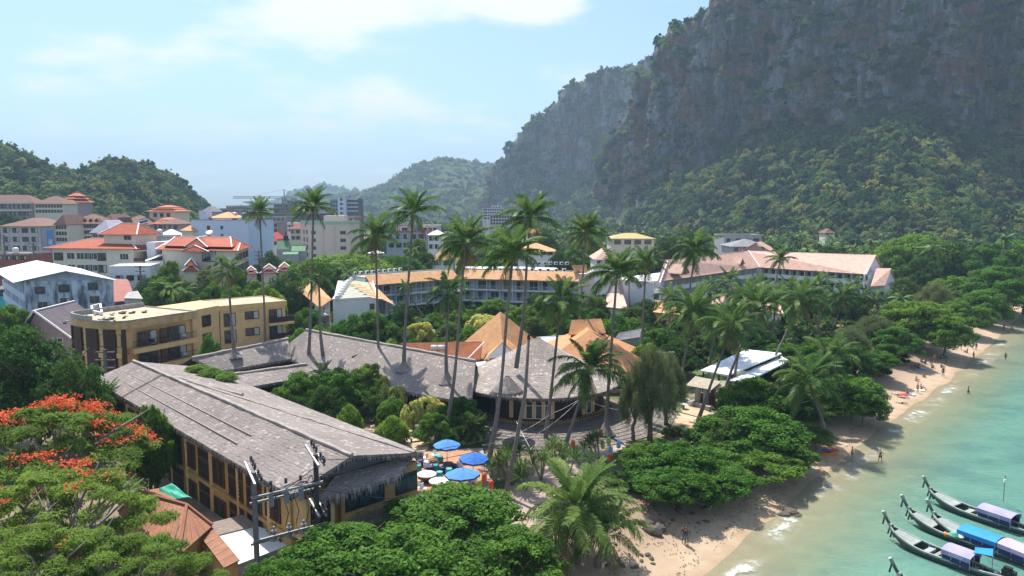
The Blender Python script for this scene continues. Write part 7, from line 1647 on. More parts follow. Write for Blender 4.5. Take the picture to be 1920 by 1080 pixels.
for j, (px, py, k_, lab) in enumerate(((784, 874, 'teal', 'teal tub seat left of the first large white table'), (789, 864, 'navy', 'navy tub seat by the small table at the eave'), (806, 876, 'navy', 'navy tub seat between the small table and large white table'), (818, 873, 'teal', 'teal tub seat in front of the far umbrella'), (830, 877, 'navy', 'navy tub seat beside the aqua drum'), (842, 880, 'aqua', 'pale aqua drum seat nearest the large umbrella'), (824, 886, 'aqua', 'aqua bench tub between the two large tables'), (800, 867, 'white', 'white tub seat behind the large white table'), (825, 857, 'teal', 'teal tub seat in the shade of the far umbrella'), (850, 872, 'navy', 'navy tub under the deep blue umbrella'), (820, 855, 'aqua', 'aqua tub at the back beside the white chairs'), (862, 868, 'white', 'white tub under the edge of the deep blue umbrella'))):
 p = P(px, py, 2.9); t = thing('tub_seat', lab, 'tub seat', (p.x, p.y, 2.32), 'painted tub seats on the terrace', j); link('drum', tub[k_], t); link('cushion', cush['aqua' if k_ == 'aqua' else ('teal' if k_ == 'teal' else k_)], t, (0, 0, .002))
m = MB(); m.box(-.25, -.25, .42, .25, .25, .47); cs = m.mesh('seat', WHITE_TRIM); m = MB(); m.box(-.25, .2, .47, .25, .25, .95); cb = m.mesh('backrest', WHITE_TRIM); m = MB(); m.box(-.02, -.02, 0, .02, .02, .42); cl_ = m.mesh('leg', WHITE_TRIM)
for j, (px, py, lab) in enumerate(((783, 912, 'white chair nearest the thatched porch'), (795, 915, 'white chair between the porch and the almond crown'), (832, 916, 'white chair half under the almond crown'), (770, 893, 'white chair beside the dark shrub at the porch'), (797, 857, 'white chair at the back edge of terrace'), (812, 852, 'white chair behind the small tables'), (868, 862, 'white chair between two umbrellas'), (888, 900, 'white chair at the right below the large umbrella'), (897, 905, 'white chair beside the orange lantern'))):
 p = P(px, py, 2.8); t = thing('chair', lab, 'chair', (p.x, p.y, 2.32), 'white terrace chairs', j * 1.1); link('seat', cs, t); link('backrest', cb, t)
 for dx in (-.22, .22):
  for dy in (-.22, .22): link('leg', cl_, t, (dx, dy, 0))
t = thing('sideboard', 'pale slatted service cabinet by the thatched porch', 'cabinet', (*P(753, 893, 2.3)[:2], 2.3)); p = P(753, 893, 2.3); m = MB(); m.cbox((p.x, p.y, 2.9), (1.1, .6, 1.2), .7); m.build('body', M('driftwood_white', (.55, .52, .47), .8), t); m = MB(); m.cbox((p.x, p.y, 3.54), (1.25, .75, .07), .7); m.build('top', WHITE_TRIM, t); m = MB(); m.cbox((p.x + .25, p.y - .3, 2.9), (.45, .05, .9), .7); m.build('door', TUBC['aqua'], t)
for j, (px, py, lab) in enumerate(((688, 785, 'weathered wooden bench on the courtyard sand'), (697, 788, 'second weathered bench in the courtyard, nearer the shrub'), (781, 820, 'low pinkish wooden table on the sandy courtyard'))):
 p = P(px, py, 2.5); t = thing('bench', lab, 'bench', (p.x, p.y, 2.05), 'courtyard benches', .4)
 for k_ in range(4): m = MB(); m.box(-.8, -.3 + .155 * k_, .42, .8, -.16 + .155 * k_, .47); link('slat', m.mesh('slat', PINKPAVE), t)
 for dx in (-.65, .65): m = MB(); m.box(dx - .05, -.28, 0, dx + .05, .28, .42); link('leg', m.mesh('leg', WOODGREY), t)
# lanterns strung in the trees and by the path
LC = {'orange': M('orange_lantern', (.75, .13, .03), .7, .1), 'lime': M('lime_lantern', (.45, .55, .12), .7, .1), 'blue': M('pale_blue_lantern', (.30, .58, .68), .7, .1)}
for j, (px, py, z, c_, lab) in enumerate(((1126, 812, 4.2, 'orange', 'orange paper lantern over the shingled apron'), (1074, 833, 4.2, 'orange', 'red orange lantern left of the path palm'), (1130, 834, 4.0, 'lime', 'pale lime lantern below the orange one'), (1141, 826, 4.0, 'lime', 'lime lantern beside the casuarina'), (1160, 833, 3.8, 'blue', 'pale blue lantern in the dark doorway'), (1145, 844, 3.6, 'blue', 'blue green lantern near the bank shrubs'), (1144, 858, 3.4, 'orange', 'orange lantern hanging lowest by the path'), (908, 895, 4.0, 'orange', 'orange lantern beside the largest umbrella'), (921, 909, 3.2, 'orange', 'orange lantern low in the pandanus'), (899, 908, 3.2, 'lime', 'yellowish lantern at the terrace corner'))):
 p = P(px, py, z); t = thing('lantern', lab, 'lantern', p, 'coloured paper lanterns'); m = MB(); m.lathe([(.14, -.45), (.24, -.3), (.24, .3), (.14, .45)], 10); link('shade', m.mesh('shade', LC[c_]), t); m = MB(); m.tube([(0, 0, .45), (0, 0, 1.4)], .015, 4); link('cord', m.mesh('cord', BLACK), t)
# utility frame with transformers
pA, pB = P(481, 1046, 2.0), P(592, 985, 2.0); pB = V((pB.x, pB.y, 2)); dAB = pA - P(592, 985, 2)
pA = PD(481, 1030, 50.5); pA.z = 2; pB = PD(594, 930, 52.8); pB.z = 2
tA = PD(476, 885, 50.5).z; tB = PD(593, 852, 52.8).z
POLEM = M('pole_concrete', (.17, .165, .17), .85, .2, 2); CERAM = M('dark_insulator', (.055, .045, .05), .4, .2)
pl_t = []
for p, h, lab in ((pA, tA, 'left concrete pole of the utility frame, squarer and plainer'), (pB, tB, 'right utility pole bristling with insulators and coiled wires')):
 t = thing('utility_pole', lab, 'utility pole', p, 'utility frame poles'); m = MB(); m.bar((p.x, p.y, 1.5), (p.x, p.y, h), .30, .30); m.build('shaft', POLEM if p is pA else M('dark_pole', (.06, .055, .06), .85, .2, 2), t); pl_t.append(t)
dv = (pB - pA).normalized(); pv = V((dv.y, -dv.x, 0))
fr = thing('transformer_frame', 'steel beams with switches and transformers between the two poles', 'switchgear', pA.lerp(pB, .5))
for z, off in ((PD(481, 930, 50.5).z, .3), (PD(481, 946, 50.5).z, -.3), (PD(481, 1010, 50.5).z, .45), (PD(481, 1024, 50.5).z, -.45)):
 m = MB(); a, b = pA + pv * off, pB + pv * off; a.z = z; b.z = z + .2; m.bar(a - dv * .3, b + dv * .4, .13, .16); m.build('cross_beam', METAL, fr)
zb_ = PD(481, 1024, 50.5).z
ins = MB(); ins.lathe([(.05, 0), (.12, .05), (.05, .1), (.12, .16), (.05, .2), (.12, .27), (.04, .34)], 8); insm = ins.mesh('insulator', CERAM)
can = MB(); can.lathe([(.10, 0), (.17, .05), (.17, .35), (.1, .4), (.1, .5), (.16, .55), (.16, .62), (.06, .7), (.06, .85)], 10); canm = can.mesh('surge_arrester', M('grey_porcelain', (.26, .26, .28), .5))
for s_ in (.28, .52, .76):
 p = pA.lerp(pB, s_) + pv * .1; p.z = zb_ + .12; link('surge_arrester', canm, fr, p - parent_origin(fr), scale=1.3)
 for sd in (-.22, .22): q_ = p + dv * sd; m = MB(); m.bar(q_, q_ + V((0, 0, .3)) + dv * sd * .7, .07); m.build('bracket', GALV, fr)
 p = pA.lerp(pB, s_ - .02); p.z = PD(481, 952, 50.5).z; m = MB(); m.cbox((p.x, p.y, p.z + .35), (.3, .3, .95), .6); m.build('fuse_switch', M('grey_blue_switch', (.20, .21, .26), .5), fr)
 p.z = PD(481, 925, 50.5).z; link('insulator', insm, fr, p + V((0, 0, .3)) - parent_origin(fr), scale=1.2)
for t, p, h in ((pl_t[0], pA, tA), (pl_t[1], pB, tB)):        # cross arms
 for k_, (dz, off) in enumerate(((-.15, .22), (-.15, -.22), (-4.0, .25), (-4.0, -.25), (-6.6, .25), (-6.6, -.25))[:2 if p is pA else 6]):
  m = MB(); c_ = V((p.x, p.y, h + dz)) + dv * off; m.bar(c_ - pv * 1.9 + V((0, 0, .35)), c_ + pv * 1.5 - V((0, 0, .25)), .13, .16); m.build('cross_arm', METAL, t)
  for s_ in (-1.8, -1.2, -.6, .5, 1.1, 1.45): 
   if k_ % 2 == 0: link('insulator', insm, t, c_ + pv * s_ + V((0, 0, .12 - s_ * .14)) - parent_origin(t), s_, 1.15)
 if p is pB:
  for i in range(9): link('insulator', insm, t, V((p.x, p.y, h - 4.6 - .35 * i)) + dv * (.3 if i % 2 else -.3) - parent_origin(t), scale=.9)
def sag_wire(name, a, b, sag, label, cat='cable', group=None, r=.025, n=16):
 pts = [V(a).lerp(V(b), i / n) - V((0, 0, sag * 4 * (i / n) * (1 - i / n))) for i in range(n + 1)]; m = MB(); m.tube(pts, r, 4, tint=.5); t = m.build(name, BLACK, None, True); return tag(t, label, cat, group)
rw = random.Random(4)
for j in range(9):                                             # loops of cable on the frame
 a = pA.lerp(pB, .2 + .085 * j); b = pB + pv * rw.uniform(-1.5, 1.2); a.z = PD(481, 935 + rw.uniform(-5, 10), 50.5).z; b.z = tB - rw.uniform(.2, 4.5); hh = rw.uniform(-.5, 1.5); oo = rw.uniform(-.7, .7); pts = [a.lerp(b, i / 10) + V((0, 0, hh * math.sin(math.pi * i / 10))) + pv * oo * math.sin(math.pi * i / 10) for i in range(11)]; m = MB(); m.tube(pts, .03, 5); m.build('cable_loop', BLACK, fr, True)
for j in range(4): a = pA.lerp(pB, .3 + .17 * j); a.z = zb_ + 1; b = a.copy(); b.z = PD(481, 950, 50.5).z; m = MB(); m.tube([a, a.lerp(b, .5) + dv * .25, b], .03, 4); m.build('drop_cable', BLACK, fr, True)
e1_ = P(925, 820, 8.5)
for j, (b, lab) in enumerate(((P(1000, 800, 7.4), 'upper power cable running from the utility pole over the terrace'), (P(1010, 812, 6.5), 'second power cable over the umbrellas'), (P(960, 930, 3.0), 'thin guy cable slanting down across the dining terrace'))): sag_wire('power_cable', V((pB.x, pB.y, tB - .3 - 1.1 * j)) + pv * .5, b, .7, lab, group='cables from the utility frame')
for j, (a, b, s_, lab) in enumerate(((P(905, 835, 5), P(1030, 778, 5.5), .5, 'pale string of bulbs from the leaning palm to the next trunk'), (P(970, 830, 4.2), P(1092, 742, 6.2), .8, 'thick pale string of bulbs sagging before the round restaurant'), (P(1090, 745, 6.2), P(1190, 770, 4), .5, 'string of bulbs toward the casuarina'), (P(1035, 775, 5.6), P(1090, 745, 6.0), .2, 'short string of bulbs between two palm trunks'), (P(968, 790, 5), P(1000, 850, 3), .1, 'thin wire from the bulb string to the bank'))):
 o = sag_wire('bulb_string', a, b, s_, lab, 'string lights', 'strings of bulbs by the round restaurant', .03); o.data.materials[0] = GALV
# street poles in the town and the floodlight mast
for j, (px, pt, pb, D_, lab) in enumerate(((265, 498, 545, 185, 'dark power pole with crossarms in front of the white shophouse'), (11, 440, 500, 235, 'dark power pole at the left edge of the town'), (65, 455, 500, 240, 'dark power pole before the grimy grey block'), (198, 655, 690, 100, 'power pole beside the rounded yellow hotel'), (486, 470, 500, 215, 'wooden power pole in the garden beside slim palm'))):
 a = PD(px, pb, D_); b = PD(px, pt, D_); t = thing('power_pole', lab, 'power pole', (a.x, a.y, 1.8), 'town power poles'); m = MB(); m.bar((a.x, a.y, 1.5), (a.x, a.y, b.z), .32); m.build('shaft', POLEM, t)
 for k_ in range(3): m = MB(); m.bar((a.x - 1.4, a.y, b.z - .4 - 1.1 * k_), (a.x + 1.4, a.y, b.z - .4 - 1.1 * k_), .16); m.build('cross_arm', POLEM, t)
 for k_ in range(6): link('insulator', insm, t, V((a.x - 1.3 + .52 * k_, a.y, b.z - .32 - 1.1 * (k_ % 3))) - parent_origin(t), 0, .9)
p = P(1252, 720, 2); b = PD(1255, 662, p.y); t = thing('floodlight_mast', 'tall pole with two floodlights beside the lawn', 'floodlight', p); m = MB(); m.tube([p, (p.x, p.y, b.z)], [.14, .1], 6); m.build('mast', POLEM, t)
m = MB(); m.bar((p.x - 1.6, p.y, b.z + .2), (p.x + .5, p.y, b.z), .1); m.build('arm', GALV, t)
for dx in (-1.6, .5): m = MB(); m.cbox((p.x + dx, p.y, b.z + .15), (.9, .4, .22)); m.build('lamp_head', GALV, t)
# flag by the brown row
p = PD(262, 433, 315); t = thing('flag', 'Thai striped flag flying from a white pole by the brown row', 'flag', p); m = MB(); m.tube([p + V((0, 0, -9)), p + V((0, 0, 5))], .1, 5); m.build('pole', WHITE_TRIM, t); st_ = ('red', 'white', 'navy', 'navy', 'white', 'red'); FC = {'red': M('flag_red', (.5, .03, .05), .8), 'white': WHITE_TRIM, 'navy': M('flag_navy', (.03, .03, .22), .8)}
for i in range(6): m = MB(); z = p.z + 4.8 - .42 * (i + 1); m.hexa([(p.x + .1, p.y, z), (p.x + 3.4, p.y + .6, z + .9), (p.x + 3.4, p.y + .64, z + .9), (p.x + .1, p.y + .04, z), (p.x + .1, p.y, z + .42), (p.x + 3.4, p.y + .6, z + 1.32), (p.x + 3.4, p.y + .64, z + 1.32), (p.x + .1, p.y + .04, z + .42)]); m.build('stripe', FC[st_[i]], t)
# roofs at the bottom left
tc_ = thing('terracotta_roof_house', 'low house with weathered terracotta hip roof below the flame tree', 'house', (*P(330, 960, 5)[:2], 2)); TT = tilemat('weathered_terracotta', (.34, .155, .09), row=.3, streak=.4)
r0_, r1_ = P(258, 922, 6.2), P(350, 948, 6.2); eA, eB, eC, eD = P(222, 962, 5.0), P(335, 1042, 5.0), P(398, 986, 5.0), P(300, 915, 5.0)
cl_p = lambda a, b, c_, d_, n_, mat_, root_: [(lambda k_: (k_.slab([a.lerp(b, i / n_), a.lerp(b, (i + .96) / n_), d_.lerp(c_, (i + .96) / n_), d_.lerp(c_, i / n_)], .1), k_.build('tile_strip', mat_, root_)))(MB()) for i in range(n_)]
cl_p(eA, eB, r1_, r0_, 12, TT, tc_); cl_p(eD, eC, r1_, r0_, 9, TT, tc_); cl_p(eB, eC, r1_, r1_ + V((.02, .02, 0)), 5, TT, tc_)
m = MB(); m.tube([r0_ + V((0, 0, .1)), r1_ + V((0, 0, .1))], .14, 6); m.tube([r1_ + V((0, 0, .1)), eC + V((0, 0, .12))], .13, 6); m.tube([r1_ + V((0, 0, .1)), eB + V((0, 0, .12))], .13, 6); m.tube([r0_ + V((0, 0, .1)), eA + V((0, 0, .12))], .13, 6); m.build('ridge_tiles', TT, tc_)
c_ = (eA + eC) / 2; block(tc_, [V((*p.lerp(c_, .1)[:2], 0)) for p in (eA, eB, eC, eD)], 1.2, 5.1, OCHRE)
t2 = thing('terracotta_lean_to', 'lower terracotta lean-to roof beside the white sheets', 'lean-to', (*P(390, 1010, 4)[:2], 2)); a, b, c2, d2 = P(372, 1000, 4.6), P(420, 1065, 4.3), P(450, 1050, 4.2), P(395, 985, 4.9); cl_p(a, b, c2, d2, 6, TT, t2); block(t2, [V((*p.lerp((a + c2) / 2, .1)[:2], 0)) for p in (a, b, c2, d2)], 1.2, 4.1, OCHRE)
aw = thing('green_awning', 'crumpled sea green tarpaulin awning against the thatched hotel', 'awning', P(325, 925, 4.5)); TG = M('green_tarpaulin', (.03, .36, .25), .6, .25, .8, bmp=.3); q = [P(300, 915, 5.4), P(322, 906, 5.6), P(358, 933, 5.0), P(352, 940, 4.7), P(305, 935, 4.9)]; ra_ = random.Random(6); m = MB(); n_ = 8
for i in range(n_):
 for j in range(n_):
  f = lambda s_, t_: (q[0].lerp(q[1], s_)).lerp(q[4].lerp(q[2], s_), t_) + V((0, 0, .12 * math.sin(s_ * 9) * math.sin(t_ * 7)))
  m.add([f(i / n_, j / n_), f((i + 1) / n_, j / n_), f((i + 1) / n_, (j + 1) / n_), f(i / n_, (j + 1) / n_)], [(0, 1, 2, 3)])
m.build('tarpaulin', TG, aw)
m = MB()
for p in (q[0], q[4], q[2]): m.bar((p.x, p.y, 1.5), (p.x, p.y, p.z), .08)
m.build('frame', METAL, aw)
dk = thing('grey_plank_roof', 'flat roof of weathered grey planks by the thatched hotel wall', 'roof', (*P(430, 985, 4)[:2], 2)); a, b, c2, d2 = P(388, 982, 3.9), P(402, 1005, 3.8), P(482, 985, 3.8), P(455, 965, 3.9); cl_q = 9
for i in range(cl_q):
 m = MB(); m.slab([a.lerp(b, i / cl_q), a.lerp(b, (i + .92) / cl_q), d2.lerp(c2, (i + .92) / cl_q), d2.lerp(c2, i / cl_q)], .07); m.build('plank', WOODGREY, dk)
block(dk, [V((*p.lerp((a + c2) / 2, .12)[:2], 0)) for p in (a, b, c2, d2)], 1.3, 3.7, OCHRE)
sh_ = thing('white_sheet_roof', 'flat roof of white metal sheets beside the utility pole', 'roof', (*P(450, 1020, 4)[:2], 2)); a, b, c2, d2 = P(396, 1008, 3.7), P(436, 1062, 3.4), P(560, 1015, 3.4), P(482, 986, 3.7)
for i in range(7): m = MB(); m.slab([a.lerp(b, i / 7), a.lerp(b, (i + .985) / 7), d2.lerp(c2, (i + .985) / 7), d2.lerp(c2, i / 7)], .05 + .02 * (i % 2)); m.build('sheet', SHEET_WHITE, sh_)
block(sh_, [V((*p.lerp((a + c2) / 2, .12)[:2], 0)) for p in (a, b, c2, d2)], 1.2, 3.2, GREYW)
for j in range(3):
 p = P(383 + 5 * j, 973 + 2 * j, 2.6); t = thing('white_bottle', 'white plastic canister standing at the foot of the thatched hotel', 'canister', (p.x, p.y, 2.0), 'white canisters by the hotel wall'); m = MB(); m.lathe([(.16, 0), (.18, .05), (.18, .42), (.07, .52)], 8); link('body', m.mesh('body', WHITE_TRIM), t); m = MB(); m.lathe([(.06, .52), (.06, .6)], 8); link('cap', m.mesh('cap', FC['navy']), t)
# beach pavilions
pv_ = thing('white_roof_pavilion', 'open pavilion with two long flat white roofs on the lawn', 'pavilion', (*P(1390, 700, 3)[:2], 2))
for (c4, z) in (((1313, 694, 1365, 703, 1466, 662, 1400, 655), 5.6), ((1362, 712, 1395, 717, 1480, 676, 1466, 668), 4.9)):
 q = [P(c4[2 * i], c4[2 * i + 1], z) for i in range(4)]; m = MB(); m.slab(q, .22); m.build('roof', M('white_metal_roof', (.74, .76, .80), .5, .1, .5), pv_)
 for s_ in (.06, .38, .68, .95):
  for (a, b) in ((q[0], q[3]), (q[1], q[2])): p = a.lerp(b, s_); m = MB(); m.bar((p.x, p.y, 1.6), (p.x, p.y, z - .2), .22); m.build('post', DKBROWN, pv_)
hu = thing('beach_hut', 'open beach hut with plank roof and stone pillars', 'hut', (*P(1325, 730, 3)[:2], 2)); q = [P(1286, 722, 4.9), P(1334, 731, 4.7), P(1352, 715, 5.2), P(1304, 705, 5.4)]; n_ = 8
for i in range(n_): m = MB(); m.slab([q[0].lerp(q[3], i / n_), q[1].lerp(q[2], i / n_), q[1].lerp(q[2], (i + .94) / n_), q[0].lerp(q[3], (i + .94) / n_)], .08 + .02 * (i % 2)); m.build('roof_plank', M('pale_planks', (.42, .36, .28), .9, .3, 2), hu)
m = MB(); m.slab([P(1338, 728, 4.6), P(1362, 725, 4.6), P(1368, 714, 4.9), P(1350, 715, 5.0)], .1); m.build('side_roof', M('pale_planks2', (.36, .33, .27), .9, .3, 2), hu)
for (s_, t_) in ((.45, .12), (.75, .12), (.45, .9), (.75, .9)): p = q[0].lerp(q[1], s_).lerp(q[3].lerp(q[2], s_), t_); m = MB(); m.tube([(p.x, p.y, 1.6), (p.x, p.y, 4.7)], [.42, .36], 8); m.build('pillar', CONC, hu)
p = P(1322, 750, 2.6); m = MB(); m.cbox((p.x, p.y, 2.6), (2.4, 1.6, 1.7), .2); m.build('bar_counter', M('red_timber', (.18, .045, .03), .7), hu)
t = thing('low_wall', 'curved low stone wall in front of the beach hut', 'wall', P(1300, 752, 2)); 
for i in range(12): a = P(1275, 748, 2.3).lerp(P(1332, 768, 2.3), i / 12); b = P(1275, 748, 2.3).lerp(P(1332, 768, 2.3), (i + .95) / 12); m = MB(); m.bar((a.x, a.y, 2.2 + .06 * (i % 2)), (b.x, b.y, 2.2 + .06 * (i % 2)), .5, .9); m.build('stone', CONC, t)
for j, (px, py) in enumerate(((1282, 762), (1296, 756))): p = P(px, py, 2.4); t = thing('round_sign' if j else 'garden_table', ['pale round table on the sandy path by the hut', 'white drum planter beside the low stone wall'][j], ['table', 'planter'][j], (p.x, p.y, 2.05)); m = MB(); m.lathe([(.5, .62), (.55, .7)] if j == 0 else [(.4, 0), (.5, .6)], 12); link('top', m.mesh('top', GALV), t); m = MB(); m.lathe([(.12, 0), (.1, .62)] if j == 0 else [(.44, .6), (.3, .64)], 8); link('stand', m.mesh('stand', WOODGREY), t)
for j in range(4): p = P(1300 + 9 * j, 915 + 6 * j, 1.6); g_ = gz(p.x, p.y); t = thing('step', 'flat stone step leading down the sandy bank', 'step', (p.x, p.y, g_), 'stone steps on the sandy bank', .5 + .2 * j); m = MB(); m.box(-.7, -.35, -.1, .7, .35, .16); link('stone', m.mesh('stone', PINKPAVE), t)
# rocks
ROCKM = M('beach_rock', (.13, .105, .09), .95, .5, 1.2, bmp=.8); rk = []
for s_ in range(4):
 r = np.random.default_rng(s_); me = bpy.data.meshes.new('stone'); import bmesh
 bm = bmesh.new(); bmesh.ops.create_icosphere(bm, subdivisions=2, radius=1)
 for v_ in bm.verts:
  f = 1 + .28 * perlin(np.array([[v_.co.x * 1.3 + s_ * 9, v_.co.y * 1.3, v_.co.z * 1.3]]))[0]; v_.co = V((v_.co.x * f * 1.1, v_.co.y * f * .8, v_.co.z * f * .6))
 bm.to_mesh(me); bm.free(); me.materials.append(ROCKM); rk.append(me)
rr = random.Random(8); spots = [(1482, 962, .8), (1470, 966, .6), (1495, 966, .5), (1222, 1000, .9), (1238, 992, .8), (1212, 990, .7)]
for i in range(46): spots.append((rr.uniform(1215, 1330), rr.uniform(905, 985), rr.uniform(.16, .5)))
for i in range(16): spots.append((rr.uniform(1130, 1230), rr.uniform(985, 1060), rr.uniform(.12, .3)))
for i, (px, py, s_) in enumerate(spots):
 p = P(px, py, .8 if i > 2 else 0); g_ = gz(p.x, p.y); o = link('rock', rk[i % 4], None, (p.x, p.y, g_ + s_ * .15), rr.uniform(0, 6), (s_, s_ * rr.uniform(.7, 1.1), s_ * rr.uniform(.6, 1)))
 if i < 3: tag(o, ['large dark wet rock in the shallows off the almond shade', 'dark wet rock just left of the large one in the shallows', 'small dark wet rock right of the large one'][i], 'rock', 'wet rocks in the shallows')
 elif i < 6: tag(o, ['big shadowed boulder under the sandy bank beside the young palm', 'dark boulder right of the big shadowed boulder', 'dark boulder left of the big shadowed boulder'][i - 3], 'rock', 'boulders under the bank')
 else: tag(o, 'small brown rock strewn over the sandy bank', 'rock', 'rocks strewn over the bank')
# driftwood and leaf litter on the bank
r = np.random.default_rng(5); n = 2200; px = r.uniform(1130, 1640, n); L_ = []
for a in range(n):
 t_ = r.random(); b0 = np.interp(px[a], [1130, 1250, 1340, 1480, 1640], [980, 900, 905, 850, 770]); b1 = np.interp(px[a], [1130, 1250, 1340, 1480, 1640], [1080, 1080, 1010, 925, 800]); L_.append(P(px[a], b0 + (b1 - b0) * t_ ** 1.4, 1.2)[:2])
L_ = np.array(L_); zz_, dd_ = ground_z(L_[:, 0], L_[:, 1]); k_ = (dd_ > 1.0) & (fbm(np.stack([L_[:, 0] * .25, L_[:, 1] * .25, L_[:, 0] * 0], 1), 3) > -.1); C_ = np.stack([L_[k_, 0], L_[k_, 1], zz_[k_] + .04], 1); n = len(C_)
o = link('leaf_litter', leaf_mesh('leaf_litter', C_, np.array([0, 0, 1.]) + r.normal(size=(n, 3)) * .25, r.uniform(.1, .32, n), r.uniform(.06, .16, n), M('dry_leaves', (.24, .165, .11), .9, .5), 3)); o['kind'] = 'stuff'
# undergrowth through the gardens
r = np.random.default_rng(15); n = 5200; px = r.uniform(540, 1700, n); D_ = r.uniform(86, 225, n); pts = np.array([PZ(a, d, 2)[:] for a, d in zip(px, D_)]); dd_ = shore_d(pts[:, 0], pts[:, 1]); g_ = fbm(pts * .06, 3)
ok = (dd_ > 9) & (g_ > -.3) & (np.hypot(pts[:, 0] - 3.6, pts[:, 1] - 100) > 20); ok &= ~((px > 1265) & (px < 1430) & (D_ < 125)); ok &= ~((px < 1000) & (D_ < 128)) & ~((px < 1180) & (D_ < 95))
pts = pts[ok]; pts[:, 2] = ground_z(pts[:, 0], pts[:, 1])[0]
UNDER = (pts, r.uniform(.7, 2.0, len(pts)))
r = np.random.default_rng(16); n = 4200; px = r.uniform(-150, 1050, n); D_ = 1 / r.uniform(1 / 560, 1 / 130, n); pts2 = np.array([PZ(a, d, 2)[:] for a, d in zip(px, D_)]); ok = (shore_d(pts2[:, 0], pts2[:, 1]) > 15) & (fbm(pts2 * .02, 3) > -.05) & ~((px > 500) & (D_ < 150)); UNDER2 = (pts2[ok], r.uniform(.8, 2.6, ok.sum()))
# long-tail boats
HULLG = M('grey_green_hull', (.045, .075, .066), .5, .25, 2, stain=.2); DECKG = M('pale_green_grey_deck', (.34, .38, .35), .7, .25, 2, stain=.25); INNER = M('boat_inside_planks', (.30, .31, .27), .8, .3, 3, stain=.3); RIBM = M('dark_boat_ribs', (.07, .085, .075), .7)
LAV = M('lavender_canopy', (.36, .325, .52), .7, .2, .8); BLUC = M('bright_blue_canopy', (.025, .26, .60), .6, .12, .8); PINKC = M('pinkish_lavender_canopy', (.50, .38, .58), .7, .15, .8); SIDEC = M('navy_side_cloth', (.03, .035, .13), .7, .25, 2); SCARF = M('dark_green_ribbon', (.03, .12, .09), .8)
def boat(bow, stern, label, canopy, c0, c1):
 """hull lofted bow to stern: bow, stern are points on the water"""
 bow, stern = V((*bow[:2], 0)), V((*stern[:2], 0)); bow = bow - (stern - bow).normalized() * 1.7; d = stern - bow; L = d.length; t = thing('longtail_boat', label, 'boat', bow, 'long-tail boats moored off the beach', math.atan2(d.y, d.x))
 # local frame: +x from the bow to the stern, z up from the water
 ns = 22; W_ = .98; sec = []
 for i in range(ns + 1):
  s = i / ns; x = L * s; w = W_ * (math.sin(math.pi * min(1, (s + .015) / 1.12) ** .62) ** .9) * (1 if s < .8 else 1 - .45 * ((s - .8) / .2) ** 1.5); w = max(.05, w)
  sheer = .62 + .75 * max(0, 1 - s / .34) ** 1.8 + .16 * max(0, (s - .75) / .25) ** 1.5; keel = -.28 + 1.3 * max(0, 1 - s / .20) ** 1.5
  sec.append((x, w, sheer, keel))
 m = MB(); vs, fs = [], []
 for (x, w, sh, ke) in sec:
  for (yy, f) in ((-1, 1), (-.97, .72), (-.82, .3), (-.42, .04), (0, 0), (.42, .04), (.82, .3), (.97, .72), (1, 1)): vs.append((x, yy * w, ke + (sh - ke) * f))
 for i in range(ns):
  for j in range(8): a = i * 9 + j; fs.append((a, a + 9, a + 10, a + 1))
 fs.append(tuple(range(8, -1, -1))); fs.append(tuple(range(ns * 9, ns * 9 + 9))); m.add(vs, fs); hull = link('hull', m.mesh('hull', HULLG, smooth=True), t)
 for sg in (-1, 1):                                         # pale gunwale plank on each side
  k = MB()
  for i in range(ns): (x, w, sh, _), (x2, w2, sh2, _) = sec[i], sec[i + 1]; k.hexa([(x, sg * (w + .03), sh - .10), (x2, sg * (w2 + .03), sh2 - .10), (x2, sg * max(.0, w2 - .13), sh2 - .06), (x, sg * max(.0, w - .13), sh - .06), (x, sg * (w + .03), sh + .05), (x2, sg * (w2 + .03), sh2 + .05), (x2, sg * max(.0, w2 - .13), sh2 + .05), (x, sg * max(.0, w - .13), sh + .05)])
  link('gunwale', k.mesh('gunwale', DECKG), hull)
 k = MB(); i0, i1 = 1, 5
 for i in range(i0, i1): (x, w, sh, _), (x2, w2, sh2, _) = sec[i], sec[i + 1]; k.hexa([(x, -w + .1, sh - .1), (x2, -w2 + .1, sh2 - .1), (x2, w2 - .1, sh2 - .1), (x, w - .1, sh - .1), (x, -w + .1, sh + .01), (x2, -w2 + .1, sh2 + .01), (x2, w2 - .1, sh2 + .01), (x, w - .1, sh + .01)])
 link('foredeck', k.mesh('foredeck', DECKG), t)
 nb = 9
 for j in range(nb):                                        # floor boards
  k = MB(); y0 = -.72 + 1.44 * j / nb; k.box(L * .30, y0 + .01, .03, L * .95, y0 + 1.44 / nb - .015, .07); link('floor_board', k.mesh('floor_board', INNER), t)
 for j in range(13):
  s = .29 + .66 * j / 12; i = min(ns - 1, int(s * ns)); w = sec[i][1]; sh = sec[i][2]; k = MB()
  for sg in (-1, 1): k.bar((L * s, sg * (w * .80 - .06), .08), (L * s, sg * (w * .96 - .06), sh - .06), .07)
  k.bar((L * s, -w * .74, .1), (L * s, w * .74, .1), .08); link('rib', k.mesh('rib', DECKG), t)
 for s in (.33, .40, .47, .54, .62, .70, .80): i = min(ns - 1, int(s * ns)); w = sec[i][1]; k = MB(); k.box(L * s - .16, -w + .1, .34, L * s + .16, w - .1, .40); link('thwart', k.mesh('thwart', INNER), t)
 k = MB(); k.box(L * .305, -.7, .3, L * .305 + .5, .7, .5); link('box_seat', k.mesh('box_seat', DECKG), t)
 # tall prow post with ribbons
 b0 = sec[0]; pr = MB(); pr.tube([(.35, 0, .5), (.0, 0, b0[2] - .1), (-.4, 0, b0[2] + .42), (-.85, 0, b0[2] + 1.12)], [.15, .17, .13, .15], 8); link('prow_post', pr.mesh('prow_post', HULLG, smooth=True), t)
